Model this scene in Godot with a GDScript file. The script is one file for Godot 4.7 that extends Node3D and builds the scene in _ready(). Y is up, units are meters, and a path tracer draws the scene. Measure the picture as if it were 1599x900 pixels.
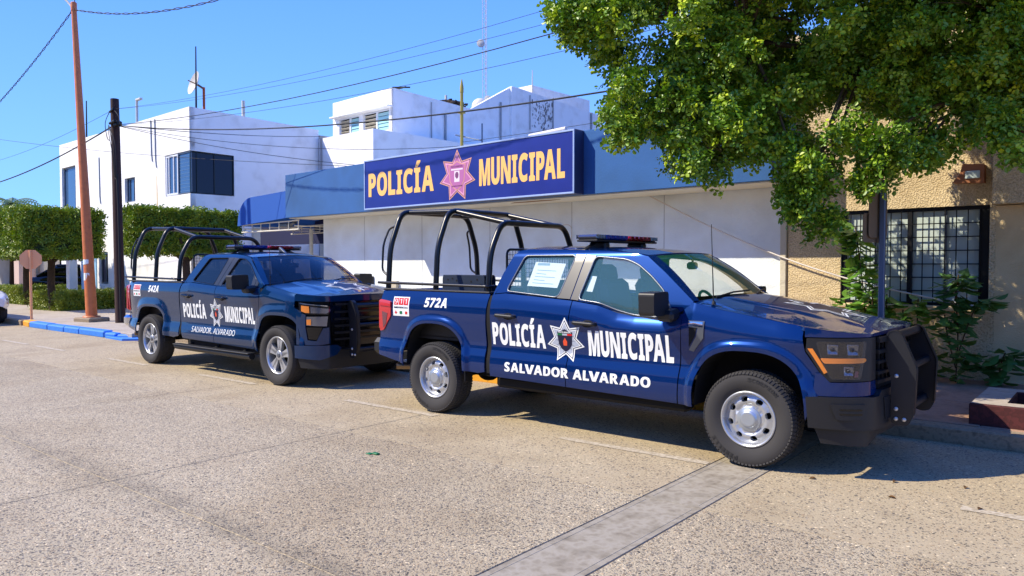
extends Node3D
# Two police pickups parked in front of a municipal police station, early afternoon sun from behind the left shoulder.
# World axes: +X along the street (the way the pickups face), +Y up, +Z from the buildings towards the road.

const TO_SUN := Vector3(-0.71, 1.0, 0.72)
const FACADE_O := Vector3(1.97, 0.0, -4.77)       # right end of the station's front wall, at the ground
const FACADE_TURN := 3.0                           # degrees between the street line and the front wall
const WALK_Y := 0.14

var M := {}
var taken := {}
var rng := RandomNumberGenerator.new()
var ft := Vector3.RIGHT
var fn := Vector3.BACK

# ------------------------------------------------------------------ mesh builder
class MB:
	var v := PackedVector3Array()
	var n := PackedVector3Array()
	var c := PackedColorArray()
	var col := Color.WHITE
	func tri(a: Vector3, b: Vector3, d: Vector3, na: Vector3, nb: Vector3, nd: Vector3) -> void:
		var g := (b - a).cross(d - a)
		if g.length_squared() < 1e-16:
			return
		if g.dot(na + nb + nd) > 0.0:
			v.append(a); v.append(d); v.append(b)
			n.append(na); n.append(nd); n.append(nb)
		else:
			v.append(a); v.append(b); v.append(d)
			n.append(na); n.append(nb); n.append(nd)
		c.append(col); c.append(col); c.append(col)
	func flat(a: Vector3, b: Vector3, d: Vector3, out: Vector3) -> void:
		var g := (b - a).cross(d - a)
		if g.length_squared() < 1e-16:
			return
		g = g.normalized()
		if g.dot(out) < 0.0:
			g = -g
		tri(a, b, d, g, g, g)
	func quad(a: Vector3, b: Vector3, d: Vector3, e: Vector3, out: Vector3) -> void:
		flat(a, b, d, out)
		flat(a, d, e, out)
	# a box with chamfered edges, centred on the transform's origin
	func box(t: Transform3D, size: Vector3, ch := 0.0) -> void:
		var h := size * 0.5
		ch = minf(ch, minf(h.x, minf(h.y, h.z)) * 0.9)
		for axis in 3:
			for s in [-1.0, 1.0]:
				var w := Vector3.ZERO
				w[axis] = s
				var a1 := (axis + 1) % 3
				var a2 := (axis + 2) % 3
				var p := []
				for k in [[-1, -1], [1, -1], [1, 1], [-1, 1]]:
					var q := Vector3.ZERO
					q[axis] = s * h[axis]
					q[a1] = k[0] * (h[a1] - ch)
					q[a2] = k[1] * (h[a2] - ch)
					p.append(t * q)
				quad(p[0], p[1], p[2], p[3], t.basis * w)
		if ch <= 0.0:
			return
		for axis in 3:
			var a1 := (axis + 1) % 3
			var a2 := (axis + 2) % 3
			for s1 in [-1.0, 1.0]:
				for s2 in [-1.0, 1.0]:
					var p := []
					for k in [[-1, 0], [1, 0], [1, 1], [-1, 1]]:
						var q := Vector3.ZERO
						q[axis] = k[0] * (h[axis] - ch)
						q[a1] = s1 * (h[a1] - (ch if k[1] == 0 else 0.0))
						q[a2] = s2 * (h[a2] - (0.0 if k[1] == 0 else ch))
						p.append(t * q)
					var w := Vector3.ZERO
					w[a1] = s1
					w[a2] = s2
					quad(p[0], p[1], p[2], p[3], t.basis * w)
		for sx in [-1.0, 1.0]:
			for sy in [-1.0, 1.0]:
				for sz in [-1.0, 1.0]:
					flat(t * Vector3(sx * h.x, sy * (h.y - ch), sz * (h.z - ch)), t * Vector3(sx * (h.x - ch), sy * h.y, sz * (h.z - ch)), t * Vector3(sx * (h.x - ch), sy * (h.y - ch), sz * h.z), t.basis * Vector3(sx, sy, sz))
	func bx(x0: float, x1: float, y0: float, y1: float, z0: float, z1: float, ch := 0.0) -> void:
		box(Transform3D(Basis(), Vector3((x0 + x1) / 2, (y0 + y1) / 2, (z0 + z1) / 2)), Vector3(absf(x1 - x0), absf(y1 - y0), absf(z1 - z0)), ch)
	# a tube through points; radius may be one number or one per point
	func tube(pts: Array, r: Variant, sides := 10, caps := true) -> void:
		var k := pts.size()
		var up := Vector3.UP
		var rings := []
		for i in k:
			var d: Vector3 = (pts[mini(i + 1, k - 1)] - pts[maxi(i - 1, 0)]).normalized()
			if absf(d.dot(up)) > 0.95:
				up = Vector3.RIGHT if absf(d.x) < 0.8 else Vector3.BACK
			var a := d.cross(up).normalized()
			var b := a.cross(d).normalized()
			up = b
			var rr: float = r if r is float else r[i]
			var ring := []
			for j in sides:
				var t := TAU * j / sides
				var o := a * cos(t) + b * sin(t)
				ring.append([pts[i] + o * rr, o])
			rings.append(ring)
		for i in k - 1:
			for j in sides:
				var j2 := (j + 1) % sides
				var p = rings[i][j]; var q = rings[i][j2]; var s = rings[i + 1][j2]; var t2 = rings[i + 1][j]
				tri(p[0], q[0], s[0], p[1], q[1], s[1])
				tri(p[0], s[0], t2[0], p[1], s[1], t2[1])
		if caps:
			for e in [0, k - 1]:
				var d: Vector3 = (pts[0] - pts[1]).normalized() if e == 0 else (pts[k - 1] - pts[k - 2]).normalized()
				for j in sides:
					tri(pts[e], rings[e][j][0], rings[e][(j + 1) % sides][0], d, d, d)
	# a profile of (along, radius) turned about the transform's z axis
	func lathe(t: Transform3D, prof: Array, segs := 32) -> void:
		var k := prof.size()
		var nr := []
		for i in k:
			var d: Vector2 = prof[mini(i + 1, k - 1)] - prof[maxi(i - 1, 0)]
			nr.append(Vector2(-d.y, d.x).normalized())
		for i in k - 1:
			for j in segs:
				var a0 := TAU * j / segs
				var a1 := TAU * (j + 1) / segs
				var q := []
				for e in [[i, a0], [i, a1], [i + 1, a1], [i + 1, a0]]:
					var pr: Vector2 = prof[e[0]]
					var rad := Vector3(cos(e[1]), sin(e[1]), 0)
					q.append([t * (rad * pr.y + Vector3(0, 0, pr.x)), (t.basis * (rad * nr[e[0]].y + Vector3(0, 0, nr[e[0]].x))).normalized()])
				tri(q[0][0], q[1][0], q[2][0], q[0][1], q[1][1], q[2][1])
				tri(q[0][0], q[2][0], q[3][0], q[0][1], q[2][1], q[3][1])
	# a flat outline pushed from z0 to z1 in the transform's axes, with a small chamfer on the front
	func prism(t: Transform3D, poly: PackedVector2Array, z0: float, z1: float, ch := 0.0) -> void:
		if Geometry2D.is_polygon_clockwise(poly):
			poly = poly.duplicate()
			poly.reverse()
		var inner := poly
		if ch > 0.0:
			var off := Geometry2D.offset_polygon(poly, -ch)
			if off.size() == 1 and off[0].size() == poly.size():
				inner = off[0]
				# line the two outlines up
				var best := 0
				for i in inner.size():
					if inner[i].distance_to(poly[0]) < inner[best].distance_to(poly[0]):
						best = i
				var turned := PackedVector2Array()
				for i in inner.size():
					turned.append(inner[(best + i) % inner.size()])
				inner = turned
			else:
				ch = 0.0
		for e in [[z0, poly, -1.0], [z1, inner, 1.0]]:
			var ids := Geometry2D.triangulate_polygon(e[1])
			var w: Vector3 = t.basis * Vector3(0, 0, e[2] * signf(z1 - z0))
			for i in range(0, ids.size(), 3):
				flat(t * Vector3(e[1][ids[i]].x, e[1][ids[i]].y, e[0]), t * Vector3(e[1][ids[i + 1]].x, e[1][ids[i + 1]].y, e[0]), t * Vector3(e[1][ids[i + 2]].x, e[1][ids[i + 2]].y, e[0]), w)
		var zm := z1 - ch * signf(z1 - z0)
		for i in poly.size():
			var a := poly[i]
			var b := poly[(i + 1) % poly.size()]
			var o := Vector3(b.y - a.y, a.x - b.x, 0)
			quad(t * Vector3(a.x, a.y, z0), t * Vector3(b.x, b.y, z0), t * Vector3(b.x, b.y, zm), t * Vector3(a.x, a.y, zm), t.basis * o)
			if ch > 0.0:
				var a2 := inner[i]
				var b2 := inner[(i + 1) % poly.size()]
				quad(t * Vector3(a.x, a.y, zm), t * Vector3(b.x, b.y, zm), t * Vector3(b2.x, b2.y, z1), t * Vector3(a2.x, a2.y, z1), t.basis * (o + Vector3(0, 0, o.length() * signf(z1 - z0))))
	func ball(p: Vector3, r: Vector3, rows := 8, cols := 12) -> void:
		for i in rows:
			for j in cols:
				var q := []
				for e in [[i, j], [i, j + 1], [i + 1, j + 1], [i + 1, j]]:
					var la: float = PI * e[0] / rows
					var lo: float = TAU * e[1] / cols
					var d := Vector3(sin(la) * cos(lo), cos(la), sin(la) * sin(lo))
					q.append([p + d * r, (d / r).normalized()])
				tri(q[0][0], q[1][0], q[2][0], q[0][1], q[1][1], q[2][1])
				tri(q[0][0], q[2][0], q[3][0], q[0][1], q[2][1], q[3][1])
	func mesh(colored := false) -> ArrayMesh:
		var arr := []
		arr.resize(Mesh.ARRAY_MAX)
		arr[Mesh.ARRAY_VERTEX] = v
		arr[Mesh.ARRAY_NORMAL] = n
		if colored:
			arr[Mesh.ARRAY_COLOR] = c
		var am := ArrayMesh.new()
		if v.size() > 0:
			am.add_surface_from_arrays(Mesh.PRIMITIVE_TRIANGLES, arr)
		return am

# ------------------------------------------------------------------ scene helpers
func numbered(called: String, parent: Node) -> String:
	var key := str(parent.get_instance_id()) + called
	taken[key] = taken.get(key, -1) + 1
	return called if taken[key] == 0 else "%s_%03d" % [called, taken[key]]

func put(called: String, mesh: Mesh, mat: Material, parent: Node = self) -> MeshInstance3D:
	var o := MeshInstance3D.new()
	o.name = numbered(called, parent)
	o.mesh = mesh
	o.material_override = mat
	parent.add_child(o, true)
	return o

func obj(called: String, mb: MB, mat: Material, parent: Node = self, colored := false) -> MeshInstance3D:
	return put(called, mb.mesh(colored), mat, parent)

func node(called: String, at: Vector3, turn := 0.0, parent: Node = self) -> Node3D:
	var o := Node3D.new()
	o.name = numbered(called, parent)
	parent.add_child(o, true)
	o.position = at
	o.rotation_degrees.y = turn
	return o

func tag(o: Node, label: String, category: String, group := "") -> Node:
	o.set_meta("label", label)
	o.set_meta("category", category)
	if group != "":
		o.set_meta("group", group)
	return o

func kind(o: Node, k: String) -> Node:
	o.set_meta("kind", k)
	return o

func lin(r: float, g: float, b: float, a := 1.0) -> Color:
	var q := Color(r, g, b).linear_to_srgb()
	return Color(q.r, q.g, q.b, a)

func mat(called: String, albedo: Color, rough := 0.6, metal := 0.0) -> StandardMaterial3D:
	var m := StandardMaterial3D.new()
	m.resource_name = called
	m.albedo_color = albedo
	m.roughness = rough
	m.metallic = metal
	M[called] = m
	return m

func F(u: float, y: float, w: float) -> Vector3:      # a point by its place along, above and in front of the station's wall
	return FACADE_O + ft * u + Vector3(0, y, 0) + fn * w

func FT() -> Transform3D:
	return Transform3D(Basis(ft, Vector3.UP, fn), FACADE_O)

func pv(a: Array) -> PackedVector2Array:
	var p := PackedVector2Array()
	for i in range(0, a.size(), 2):
		p.append(Vector2(a[i], a[i + 1]))
	return p

func ramp(t: Array, x: float) -> float:                # piecewise linear table of [x, value]
	if x <= t[0][0]:
		return t[0][1]
	for i in t.size() - 1:
		if x <= t[i + 1][0]:
			return lerpf(t[i][1], t[i + 1][1], (x - t[i][0]) / (t[i + 1][0] - t[i][0]))
	return t[-1][1]

func smooth_curve(pts: Array, per := 6) -> Array:       # Catmull-Rom through 3-D points
	var out := []
	for i in pts.size() - 1:
		var a: Vector3 = pts[maxi(i - 1, 0)]
		var b: Vector3 = pts[i]
		var d: Vector3 = pts[i + 1]
		var e: Vector3 = pts[mini(i + 2, pts.size() - 1)]
		for k in per:
			out.append(b.cubic_interpolate(d, a, e, float(k) / per))
	out.append(pts[-1])
	return out

func bent(pts: Array, r: float, per := 5) -> Array:     # a polyline with its corners rounded
	var out := [pts[0]]
	for i in range(1, pts.size() - 1):
		var a: Vector3 = pts[i - 1]
		var b: Vector3 = pts[i]
		var d: Vector3 = pts[i + 1]
		var l := minf(r, minf(a.distance_to(b), b.distance_to(d)) * 0.45)
		var p := b + (a - b).normalized() * l
		var q := b + (d - b).normalized() * l
		for k in per + 1:
			var t := float(k) / per
			out.append(p.lerp(b, t).lerp(b.lerp(q, t), t))
	out.append(pts[-1])
	return out

# A curved skin: a flat outline (with holes) cut into small cells and bent by a map; sgn says which side is out; lip is a turned-in edge.
func skin(mb: MB, outline: PackedVector2Array, holes: Array, step: float, map: Callable, sgn := 1.0, lip := 0.0) -> void:
	var lo := outline[0]
	var hi := outline[0]
	for p in outline:
		lo = Vector2(minf(lo.x, p.x), minf(lo.y, p.y))
		hi = Vector2(maxf(hi.x, p.x), maxf(hi.y, p.y))
	var nx := maxi(1, int(ceil((hi.x - lo.x) / step)))
	var ny := maxi(1, int(ceil((hi.y - lo.y) / step)))
	var sx := (hi.x - lo.x) / nx
	var sy := (hi.y - lo.y) / ny
	var cut := PackedByteArray()
	cut.resize(nx * ny)
	var loops := [outline]
	loops.append_array(holes)
	for lp in loops:
		for i in lp.size():
			var a: Vector2 = lp[i]
			var b: Vector2 = lp[(i + 1) % lp.size()]
			var k := int(ceil(a.distance_to(b) / (minf(sx, sy) * 0.1))) + 1
			for j in k + 1:
				var p := a.lerp(b, float(j) / k)
				for dx in [-0.02, 0.02]:
					for dy in [-0.02, 0.02]:
						var cx := int(floor((p.x - lo.x) / sx + dx))
						var cy := int(floor((p.y - lo.y) / sy + dy))
						if cx >= 0 and cy >= 0 and cx < nx and cy < ny:
							cut[cy * nx + cx] = 1
	var memo := {}
	for cy in ny:
		for cx in nx:
			var x0 := lo.x + cx * sx
			var y0 := lo.y + cy * sy
			var cell := PackedVector2Array([Vector2(x0, y0), Vector2(x0 + sx, y0), Vector2(x0 + sx, y0 + sy), Vector2(x0, y0 + sy)])
			var pieces := [cell]
			if cut[cy * nx + cx] == 0:
				var m := Vector2(x0 + sx * 0.5, y0 + sy * 0.5)
				if not Geometry2D.is_point_in_polygon(m, outline):
					continue
				var inside := false
				for h in holes:
					if Geometry2D.is_point_in_polygon(m, h):
						inside = true
				if inside:
					continue
			else:
				pieces = Geometry2D.intersect_polygons(cell, outline)
				for h in holes:
					var left := []
					for q in pieces:
						left.append_array(Geometry2D.clip_polygons(q, h))
					pieces = left
			for q in pieces:
				if q.size() < 3:
					continue
				var ids := PackedInt32Array([0, 1, 2, 0, 2, 3]) if q.size() == 4 and cut[cy * nx + cx] == 0 else Geometry2D.triangulate_polygon(q)
				var P := []
				for p in q:
					P.append(bend(p, map, sgn, memo))
				for i in range(0, ids.size(), 3):
					var a = P[ids[i]]; var b = P[ids[i + 1]]; var d = P[ids[i + 2]]
					mb.tri(a[0], b[0], d[0], a[1], b[1], d[1])
	if lip > 0.0:
		for lp in loops:
			for i in lp.size():
				var a: Vector2 = lp[i]
				var b: Vector2 = lp[(i + 1) % lp.size()]
				var k := maxi(1, int(ceil(a.distance_to(b) / step)))
				for j in k:
					var p = bend(a.lerp(b, float(j) / k), map, sgn, memo)
					var q = bend(a.lerp(b, float(j + 1) / k), map, sgn, memo)
					var out := Vector3(q[0] - p[0]).cross(p[1])
					mb.quad(p[0], q[0], q[0] - q[1] * lip, p[0] - p[1] * lip, out)

func bend(p: Vector2, map: Callable, sgn: float, memo: Dictionary) -> Array:
	var key := Vector2i(roundi(p.x * 20000.0), roundi(p.y * 20000.0))
	if memo.has(key):
		return memo[key]
	var e := 0.011
	var du: Vector3 = map.call(p + Vector2(e, 0)) - map.call(p - Vector2(e, 0))
	var dv: Vector3 = map.call(p + Vector2(0, e)) - map.call(p - Vector2(0, e))
	var r := [map.call(p), (du.cross(dv) * sgn).normalized()]
	memo[key] = r
	return r

# Flat lettering or emblem triangles (a list of Vector2, three by three) laid on a map, a little proud of it.
func decal(mb: MB, tris: PackedVector2Array, step: float, map: Callable, sgn: float, off: float) -> void:
	var memo := {}
	for i in range(0, tris.size(), 3):
		var t := PackedVector2Array([tris[i], tris[i + 1], tris[i + 2]])
		var lo := Vector2(minf(t[0].x, minf(t[1].x, t[2].x)), minf(t[0].y, minf(t[1].y, t[2].y)))
		var hi := Vector2(maxf(t[0].x, maxf(t[1].x, t[2].x)), maxf(t[0].y, maxf(t[1].y, t[2].y)))
		for gx in range(int(floor(lo.x / step)), int(floor(hi.x / step)) + 1):
			for gy in range(int(floor(lo.y / step)), int(floor(hi.y / step)) + 1):
				var cell := PackedVector2Array([Vector2(gx, gy) * step, Vector2(gx + 1, gy) * step, Vector2(gx + 1, gy + 1) * step, Vector2(gx, gy + 1) * step])
				for q in Geometry2D.intersect_polygons(cell, t):
					var P := []
					for p in q:
						P.append(bend(p, map, sgn, memo))
					for k in range(1, q.size() - 1):
						mb.tri(P[0][0] + P[0][1] * off, P[k][0] + P[k][1] * off, P[k + 1][0] + P[k + 1][1] * off, P[0][1], P[k][1], P[k + 1][1])

func poly_tris(poly: PackedVector2Array) -> PackedVector2Array:
	var out := PackedVector2Array()
	for i in Geometry2D.triangulate_polygon(poly):
		out.append(poly[i])
	return out

var text_cache := {}
func glyph(f: Font, ch: String) -> PackedVector3Array:
	var tm := TextMesh.new()
	tm.font = f
	tm.font_size = 64
	tm.pixel_size = 0.01
	tm.depth = 0.0
	tm.text = ch
	var arr := tm.get_mesh_arrays()
	var vs: PackedVector3Array = arr[Mesh.ARRAY_VERTEX]
	if arr[Mesh.ARRAY_INDEX] == null:
		return vs
	var out := PackedVector3Array()
	for i in arr[Mesh.ARRAY_INDEX]:
		out.append(vs[i])
	return out

# Letters as flat triangles; capital height 1, left end at 0, on the base line. Returns [triangles, width].
func letters(s: String, bold := true) -> Array:
	if text_cache.has([s, bold]):
		return text_cache[[s, bold]]
	var sf := SystemFont.new()
	sf.font_names = PackedStringArray(["Droid Sans"])
	sf.font_weight = 700 if bold else 400
	var f := FontVariation.new()
	f.base_font = sf
	f.variation_embolden = 0.75 if bold else 0.0
	var top := -INF
	var base := INF
	for p in glyph(f, "I"):
		top = maxf(top, p.y)
		base = minf(base, p.y)
	var k := 1.0 / (top - base)
	var out := PackedVector2Array()
	var x := 0.0
	for i in s.length():
		var ch := s[i]
		if ch == " ":
			x += 0.34
			continue
		var g := PackedVector2Array()
		if ch == "V" and bold:
			g = poly_tris(pv([0, 1, 0.33, 1, 0.53, 0.35, 0.73, 1, 1.06, 1, 0.71, 0, 0.35, 0]))
		else:
			for p in glyph(f, ch):
				g.append(Vector2(p.x * k, (p.y - base) * k))
		var x0 := INF
		var x1 := -INF
		for p in g:
			x0 = minf(x0, p.x)
			x1 = maxf(x1, p.x)
		var gap := 0.10 if bold else 0.13
		if i > 0 and (ch in "AV" and s[i - 1] in "AVLP"):
			gap = -0.03 if ch != s[i - 1] else 0.04
		if i > 0:
			x += gap
		for p in g:
			out.append(Vector2(p.x - x0 + x, p.y))
		x += x1 - x0
	var r := [out, x]
	text_cache[[s, bold]] = r
	return r

# The same letters fitted to a rectangle: left, base line, width, height of capitals, slant.
func fitted(s: String, x: float, y: float, w: float, h: float, slant := 0.0, bold := true) -> PackedVector2Array:
	var l := letters(s, bold)
	var out := PackedVector2Array()
	for p in l[0]:
		out.append(Vector2(x + p.x * w / l[1] + p.y * h * slant, y + p.y * h))
	return out

func flat_tris(mb: MB, tris: PackedVector2Array, t: Transform3D, z: float) -> void:
	for i in range(0, tris.size(), 3):
		mb.flat(t * Vector3(tris[i].x, tris[i].y, z), t * Vector3(tris[i + 1].x, tris[i + 1].y, z), t * Vector3(tris[i + 2].x, tris[i + 2].y, z), t.basis.z)

func star7(r: float, inner: float, c := Vector2.ZERO, sx := 1.0) -> PackedVector2Array:
	var p := PackedVector2Array()
	for i in 14:
		var a := PI / 2 + TAU * i / 14
		p.append(c + Vector2(cos(a) * sx, sin(a)) * (r if i % 2 == 0 else r * inner))
	return p

func shield(w: float, h: float, c := Vector2.ZERO) -> PackedVector2Array:
	return pv([c.x - w, c.y + h * 0.75, c.x - w * 0.5, c.y + h * 0.8, c.x, c.y + h, c.x + w * 0.5, c.y + h * 0.8, c.x + w, c.y + h * 0.75, c.x + w * 0.85, c.y - h * 0.35, c.x + w * 0.5, c.y - h * 0.75, c.x, c.y - h, c.x - w * 0.5, c.y - h * 0.75, c.x - w * 0.85, c.y - h * 0.35])

# ------------------------------------------------------------------ textures
func noise_tex(freq: float, stops: Array, size := 512, octaves := 5, seed_ := 1, kind_ := FastNoiseLite.TYPE_SIMPLEX_SMOOTH, as_normal := false, bump := 4.0) -> NoiseTexture2D:
	var fnl := FastNoiseLite.new()
	fnl.noise_type = kind_
	fnl.seed = seed_
	fnl.frequency = freq
	fnl.fractal_octaves = octaves
	if kind_ == FastNoiseLite.TYPE_CELLULAR:
		fnl.cellular_return_type = FastNoiseLite.RETURN_DISTANCE
	var t := NoiseTexture2D.new()
	t.width = size
	t.height = size
	t.seamless = true
	t.noise = fnl
	t.as_normal_map = as_normal
	t.bump_strength = bump
	if stops.size() > 0:
		var g := Gradient.new()
		g.offsets = PackedFloat32Array(stops.map(func(s): return s[0]))
		g.colors = PackedColorArray(stops.map(func(s): return s[1]))
		t.color_ramp = g
	return t

func tri_map(m: StandardMaterial3D, metres: float) -> void:
	m.uv1_triplanar = true
	m.uv1_world_triplanar = true
	m.uv1_scale = Vector3.ONE / metres
	m.uv1_triplanar_sharpness = 4.0

func weather(m: StandardMaterial3D, tex: Texture2D, metres: float) -> void:
	m.detail_enabled = true
	m.detail_blend_mode = BaseMaterial3D.BLEND_MODE_MUL
	m.detail_albedo = tex
	m.detail_uv_layer = BaseMaterial3D.DETAIL_UV_2
	m.uv2_triplanar = true
	m.uv2_world_triplanar = true
	m.uv2_scale = Vector3.ONE / metres

# Pebbles set in sandy mortar: a square that repeats without a seam. Returns [colour, height].
func pebble_images(size: int, count: int, rmin: float, rmax: float, base: Color, stones: Array, seed_: int) -> Array:
	var r := RandomNumberGenerator.new()
	r.seed = seed_
	var data := PackedByteArray()
	data.resize(size * size * 3)
	var high := PackedByteArray()
	high.resize(size * size)
	var b8 := [int(base.r * 255), int(base.g * 255), int(base.b * 255)]
	for i in size * size:
		var d := r.randi() % 27 - 13
		data[i * 3] = clampi(b8[0] + d, 0, 255)
		data[i * 3 + 1] = clampi(b8[1] + d, 0, 255)
		data[i * 3 + 2] = clampi(b8[2] + d, 0, 255)
		high[i] = 90 + (d >> 1)
	for k in count:
		var cx := r.randf() * size
		var cy := r.randf() * size
		var ra := lerpf(rmin, rmax, pow(r.randf(), 2.2))
		var rb := ra * r.randf_range(0.5, 0.95)
		var an := r.randf() * PI
		var ca := cos(an)
		var sa := sin(an)
		var st: Color = stones[r.randi() % stones.size()]
		var li := r.randf_range(0.8, 1.2)
		var reach := int(ceil(ra))
		var wob := r.randf_range(0.0, 0.25)
		var ph := r.randf() * TAU
		for dy in range(-reach, reach + 1):
			for dx in range(-reach, reach + 1):
				var x := (dx * ca + dy * sa) / ra
				var y := (-dx * sa + dy * ca) / rb
				var q := x * x + y * y
				if q > 1.0:
					continue
				if wob > 0.12 and q > 0.6 and sin(atan2(y, x) * 3.0 + ph) > 0.4:
					continue
				var px := posmod(int(cx) + dx, size)
				var py := posmod(int(cy) + dy, size)
				var o := py * size + px
				var g := li * (1.0 + r.randf_range(-0.06, 0.06))
				data[o * 3] = clampi(int(st.r * 255 * g), 0, 255)
				data[o * 3 + 1] = clampi(int(st.g * 255 * g), 0, 255)
				data[o * 3 + 2] = clampi(int(st.b * 255 * g), 0, 255)
				high[o] = clampi(int(95 + 130 * sqrt(1.0 - q)), 0, 255)
	var im := Image.create_from_data(size, size, false, Image.FORMAT_RGB8, data)
	var hm := Image.create_from_data(size, size, false, Image.FORMAT_L8, high)
	hm.convert(Image.FORMAT_RGBA8)
	return [ImageTexture.create_from_image(im), ImageTexture.create_from_image(hm)]

func materials() -> void:
	var m: StandardMaterial3D
	var g := func(a: float) -> Color: return Color(a, a, a)
	var stains := noise_tex(0.006, [[0.0, Color(0.90, 0.88, 0.85)], [0.42, Color(0.98, 0.975, 0.965)], [0.6, Color.WHITE], [1.0, Color(0.95, 0.94, 0.93)]], 512, 5, 7)
	var soot := noise_tex(0.012, [[0.0, Color(0.84, 0.83, 0.81)], [0.35, Color(0.965, 0.96, 0.95)], [0.55, Color.WHITE], [1.0, Color.WHITE]], 512, 6, 19)
	var faint := noise_tex(0.012, [[0.0, Color(0.91, 0.905, 0.895)], [0.35, Color(0.98, 0.978, 0.975)], [0.5, Color.WHITE], [1.0, Color.WHITE]], 512, 6, 19)
	# the road: washed pebble concrete
	var stones := [Color(0.43, 0.40, 0.345), Color(0.57, 0.525, 0.44), Color(0.34, 0.325, 0.295), Color(0.64, 0.56, 0.435), Color(0.67, 0.61, 0.50), Color(0.60, 0.525, 0.415), Color(0.78, 0.715, 0.585), Color(0.53, 0.50, 0.445), Color(0.76, 0.695, 0.565)]
	var pb := pebble_images(1024, 32000, 1.4, 6.0, Color(0.715, 0.658, 0.535), stones, 5)
	m = mat("pebble_concrete", Color(0.99, 0.99, 0.985), 0.85)
	m.vertex_color_use_as_albedo = true
	m.albedo_texture = pb[0]
	m.heightmap_enabled = true
	m.heightmap_texture = pb[1]
	m.heightmap_scale = 0.55
	tri_map(m, 1.9)
	weather(m, stains, 9.0)
	var pb2 := pebble_images(1024, 19000, 1.3, 5.0, Color(0.715, 0.658, 0.535), stones, 9)
	m = mat("worn_concrete", Color(0.97, 0.965, 0.95), 0.88)
	m.vertex_color_use_as_albedo = true
	m.albedo_texture = pb2[0]
	m.heightmap_enabled = true
	m.heightmap_texture = pb2[1]
	m.heightmap_scale = 0.25
	tri_map(m, 2.3)
	weather(m, stains, 7.0)
	m = mat("smooth_concrete", Color(0.64, 0.605, 0.53), 0.85)
	m.vertex_color_use_as_albedo = true
	m.albedo_texture = noise_tex(0.02, [[0.0, Color(0.80, 0.78, 0.75)], [0.45, Color(0.97, 0.965, 0.95)], [0.6, Color.WHITE], [1.0, Color(0.86, 0.84, 0.81)]], 512, 7, 3)
	tri_map(m, 1.3)
	weather(m, soot, 2.0)
	m = mat("joint_sand", Color(0.44, 0.39, 0.32), 0.95)
	m = mat("old_paint_line", Color(0.745, 0.695, 0.595), 0.85)
	m.albedo_texture = noise_tex(0.05, [[0.0, Color(0.78, 0.76, 0.72)], [0.45, Color(0.93, 0.92, 0.9)], [0.6, Color.WHITE], [1.0, Color.WHITE]], 256, 6, 33)
	tri_map(m, 0.7)
	m = mat("earth", Color(0.52, 0.45, 0.36), 0.95)
	m.albedo_texture = noise_tex(0.03, [[0.0, g.call(0.8)], [1.0, g.call(1.0)]], 256, 5, 4)
	tri_map(m, 3.0)
	m = mat("pavement", Color(0.70, 0.655, 0.585), 0.88)
	m.albedo_texture = noise_tex(0.03, [[0.0, Color(0.84, 0.82, 0.8)], [0.5, Color.WHITE], [1.0, Color(0.93, 0.92, 0.9)]], 512, 6, 12)
	tri_map(m, 2.1)
	weather(m, stains, 5.0)
	m = mat("reddish_pavement", Color(0.66, 0.52, 0.42), 0.88)
	m.albedo_texture = noise_tex(0.03, [[0.0, Color(0.84, 0.82, 0.8)], [0.5, Color.WHITE], [1.0, Color(0.93, 0.92, 0.9)]], 512, 6, 13)
	tri_map(m, 1.7)
	weather(m, soot, 3.0)
	m = mat("kerb_grey", Color(0.60, 0.53, 0.42), 0.9)
	m.albedo_texture = noise_tex(0.04, [[0.0, g.call(0.7)], [0.5, Color.WHITE], [1.0, g.call(0.85)]], 256, 5, 14)
	tri_map(m, 0.9)
	for k in [["kerb_blue", Color(0.20, 0.50, 0.85)], ["kerb_yellow", Color(0.88, 0.62, 0.14)]]:
		m = mat(k[0], k[1], 0.7)
		m.albedo_texture = noise_tex(0.03, [[0.0, g.call(0.75)], [0.35, Color.WHITE], [1.0, g.call(0.93)]], 256, 5, 15)
		tri_map(m, 0.8)
	# walls
	var grain := noise_tex(0.06, [], 512, 5, 21, FastNoiseLite.TYPE_SIMPLEX_SMOOTH, true, 3.0)
	for k in [["white_wall", Color(0.94, 0.935, 0.92)], ["station_white", Color(0.925, 0.955, 0.95)], ["fascia_blue", Color(0.18, 0.375, 0.60)], ["cream_wall", Color(0.80, 0.77, 0.68)], ["grey_wall", Color(0.62, 0.62, 0.62)], ["pink_wall", Color(0.78, 0.68, 0.62)]]:
		m = mat(k[0], k[1], 0.85)
		m.normal_enabled = true
		m.normal_texture = grain
		m.normal_scale = 0.15 if k[0] == "fascia_blue" else 0.4
		tri_map(m, 1.6)
		weather(m, faint if k[0] == "white_wall" else stains, 6.0)
	m = mat("stucco_beige", Color(0.89, 0.81, 0.645), 0.92)
	m.heightmap_enabled = true
	m.heightmap_texture = noise_tex(0.022, [[0.0, g.call(0.0)], [0.42, g.call(0.35)], [0.55, g.call(0.8)], [1.0, g.call(1.0)]], 512, 6, 41)
	m.heightmap_scale = 1.1
	m.albedo_texture = noise_tex(0.022, [[0.0, Color(0.76, 0.72, 0.66)], [0.45, Color(0.97, 0.96, 0.94)], [1.0, Color.WHITE]], 512, 6, 41)
	tri_map(m, 0.36)
	weather(m, stains, 2.6)
	m = mat("plain_beige", Color(0.86, 0.77, 0.59), 0.9)
	m.normal_enabled = true
	m.normal_texture = grain
	tri_map(m, 0.8)
	weather(m, stains, 3.0)
	m = mat("stain_rust", Color(0.55, 0.42, 0.28), 0.9)
	m = mat("peeling_dark", Color(0.50, 0.48, 0.47), 0.95)
	m = mat("blind_slat", Color(0.36, 0.49, 0.62), 0.5)
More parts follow.
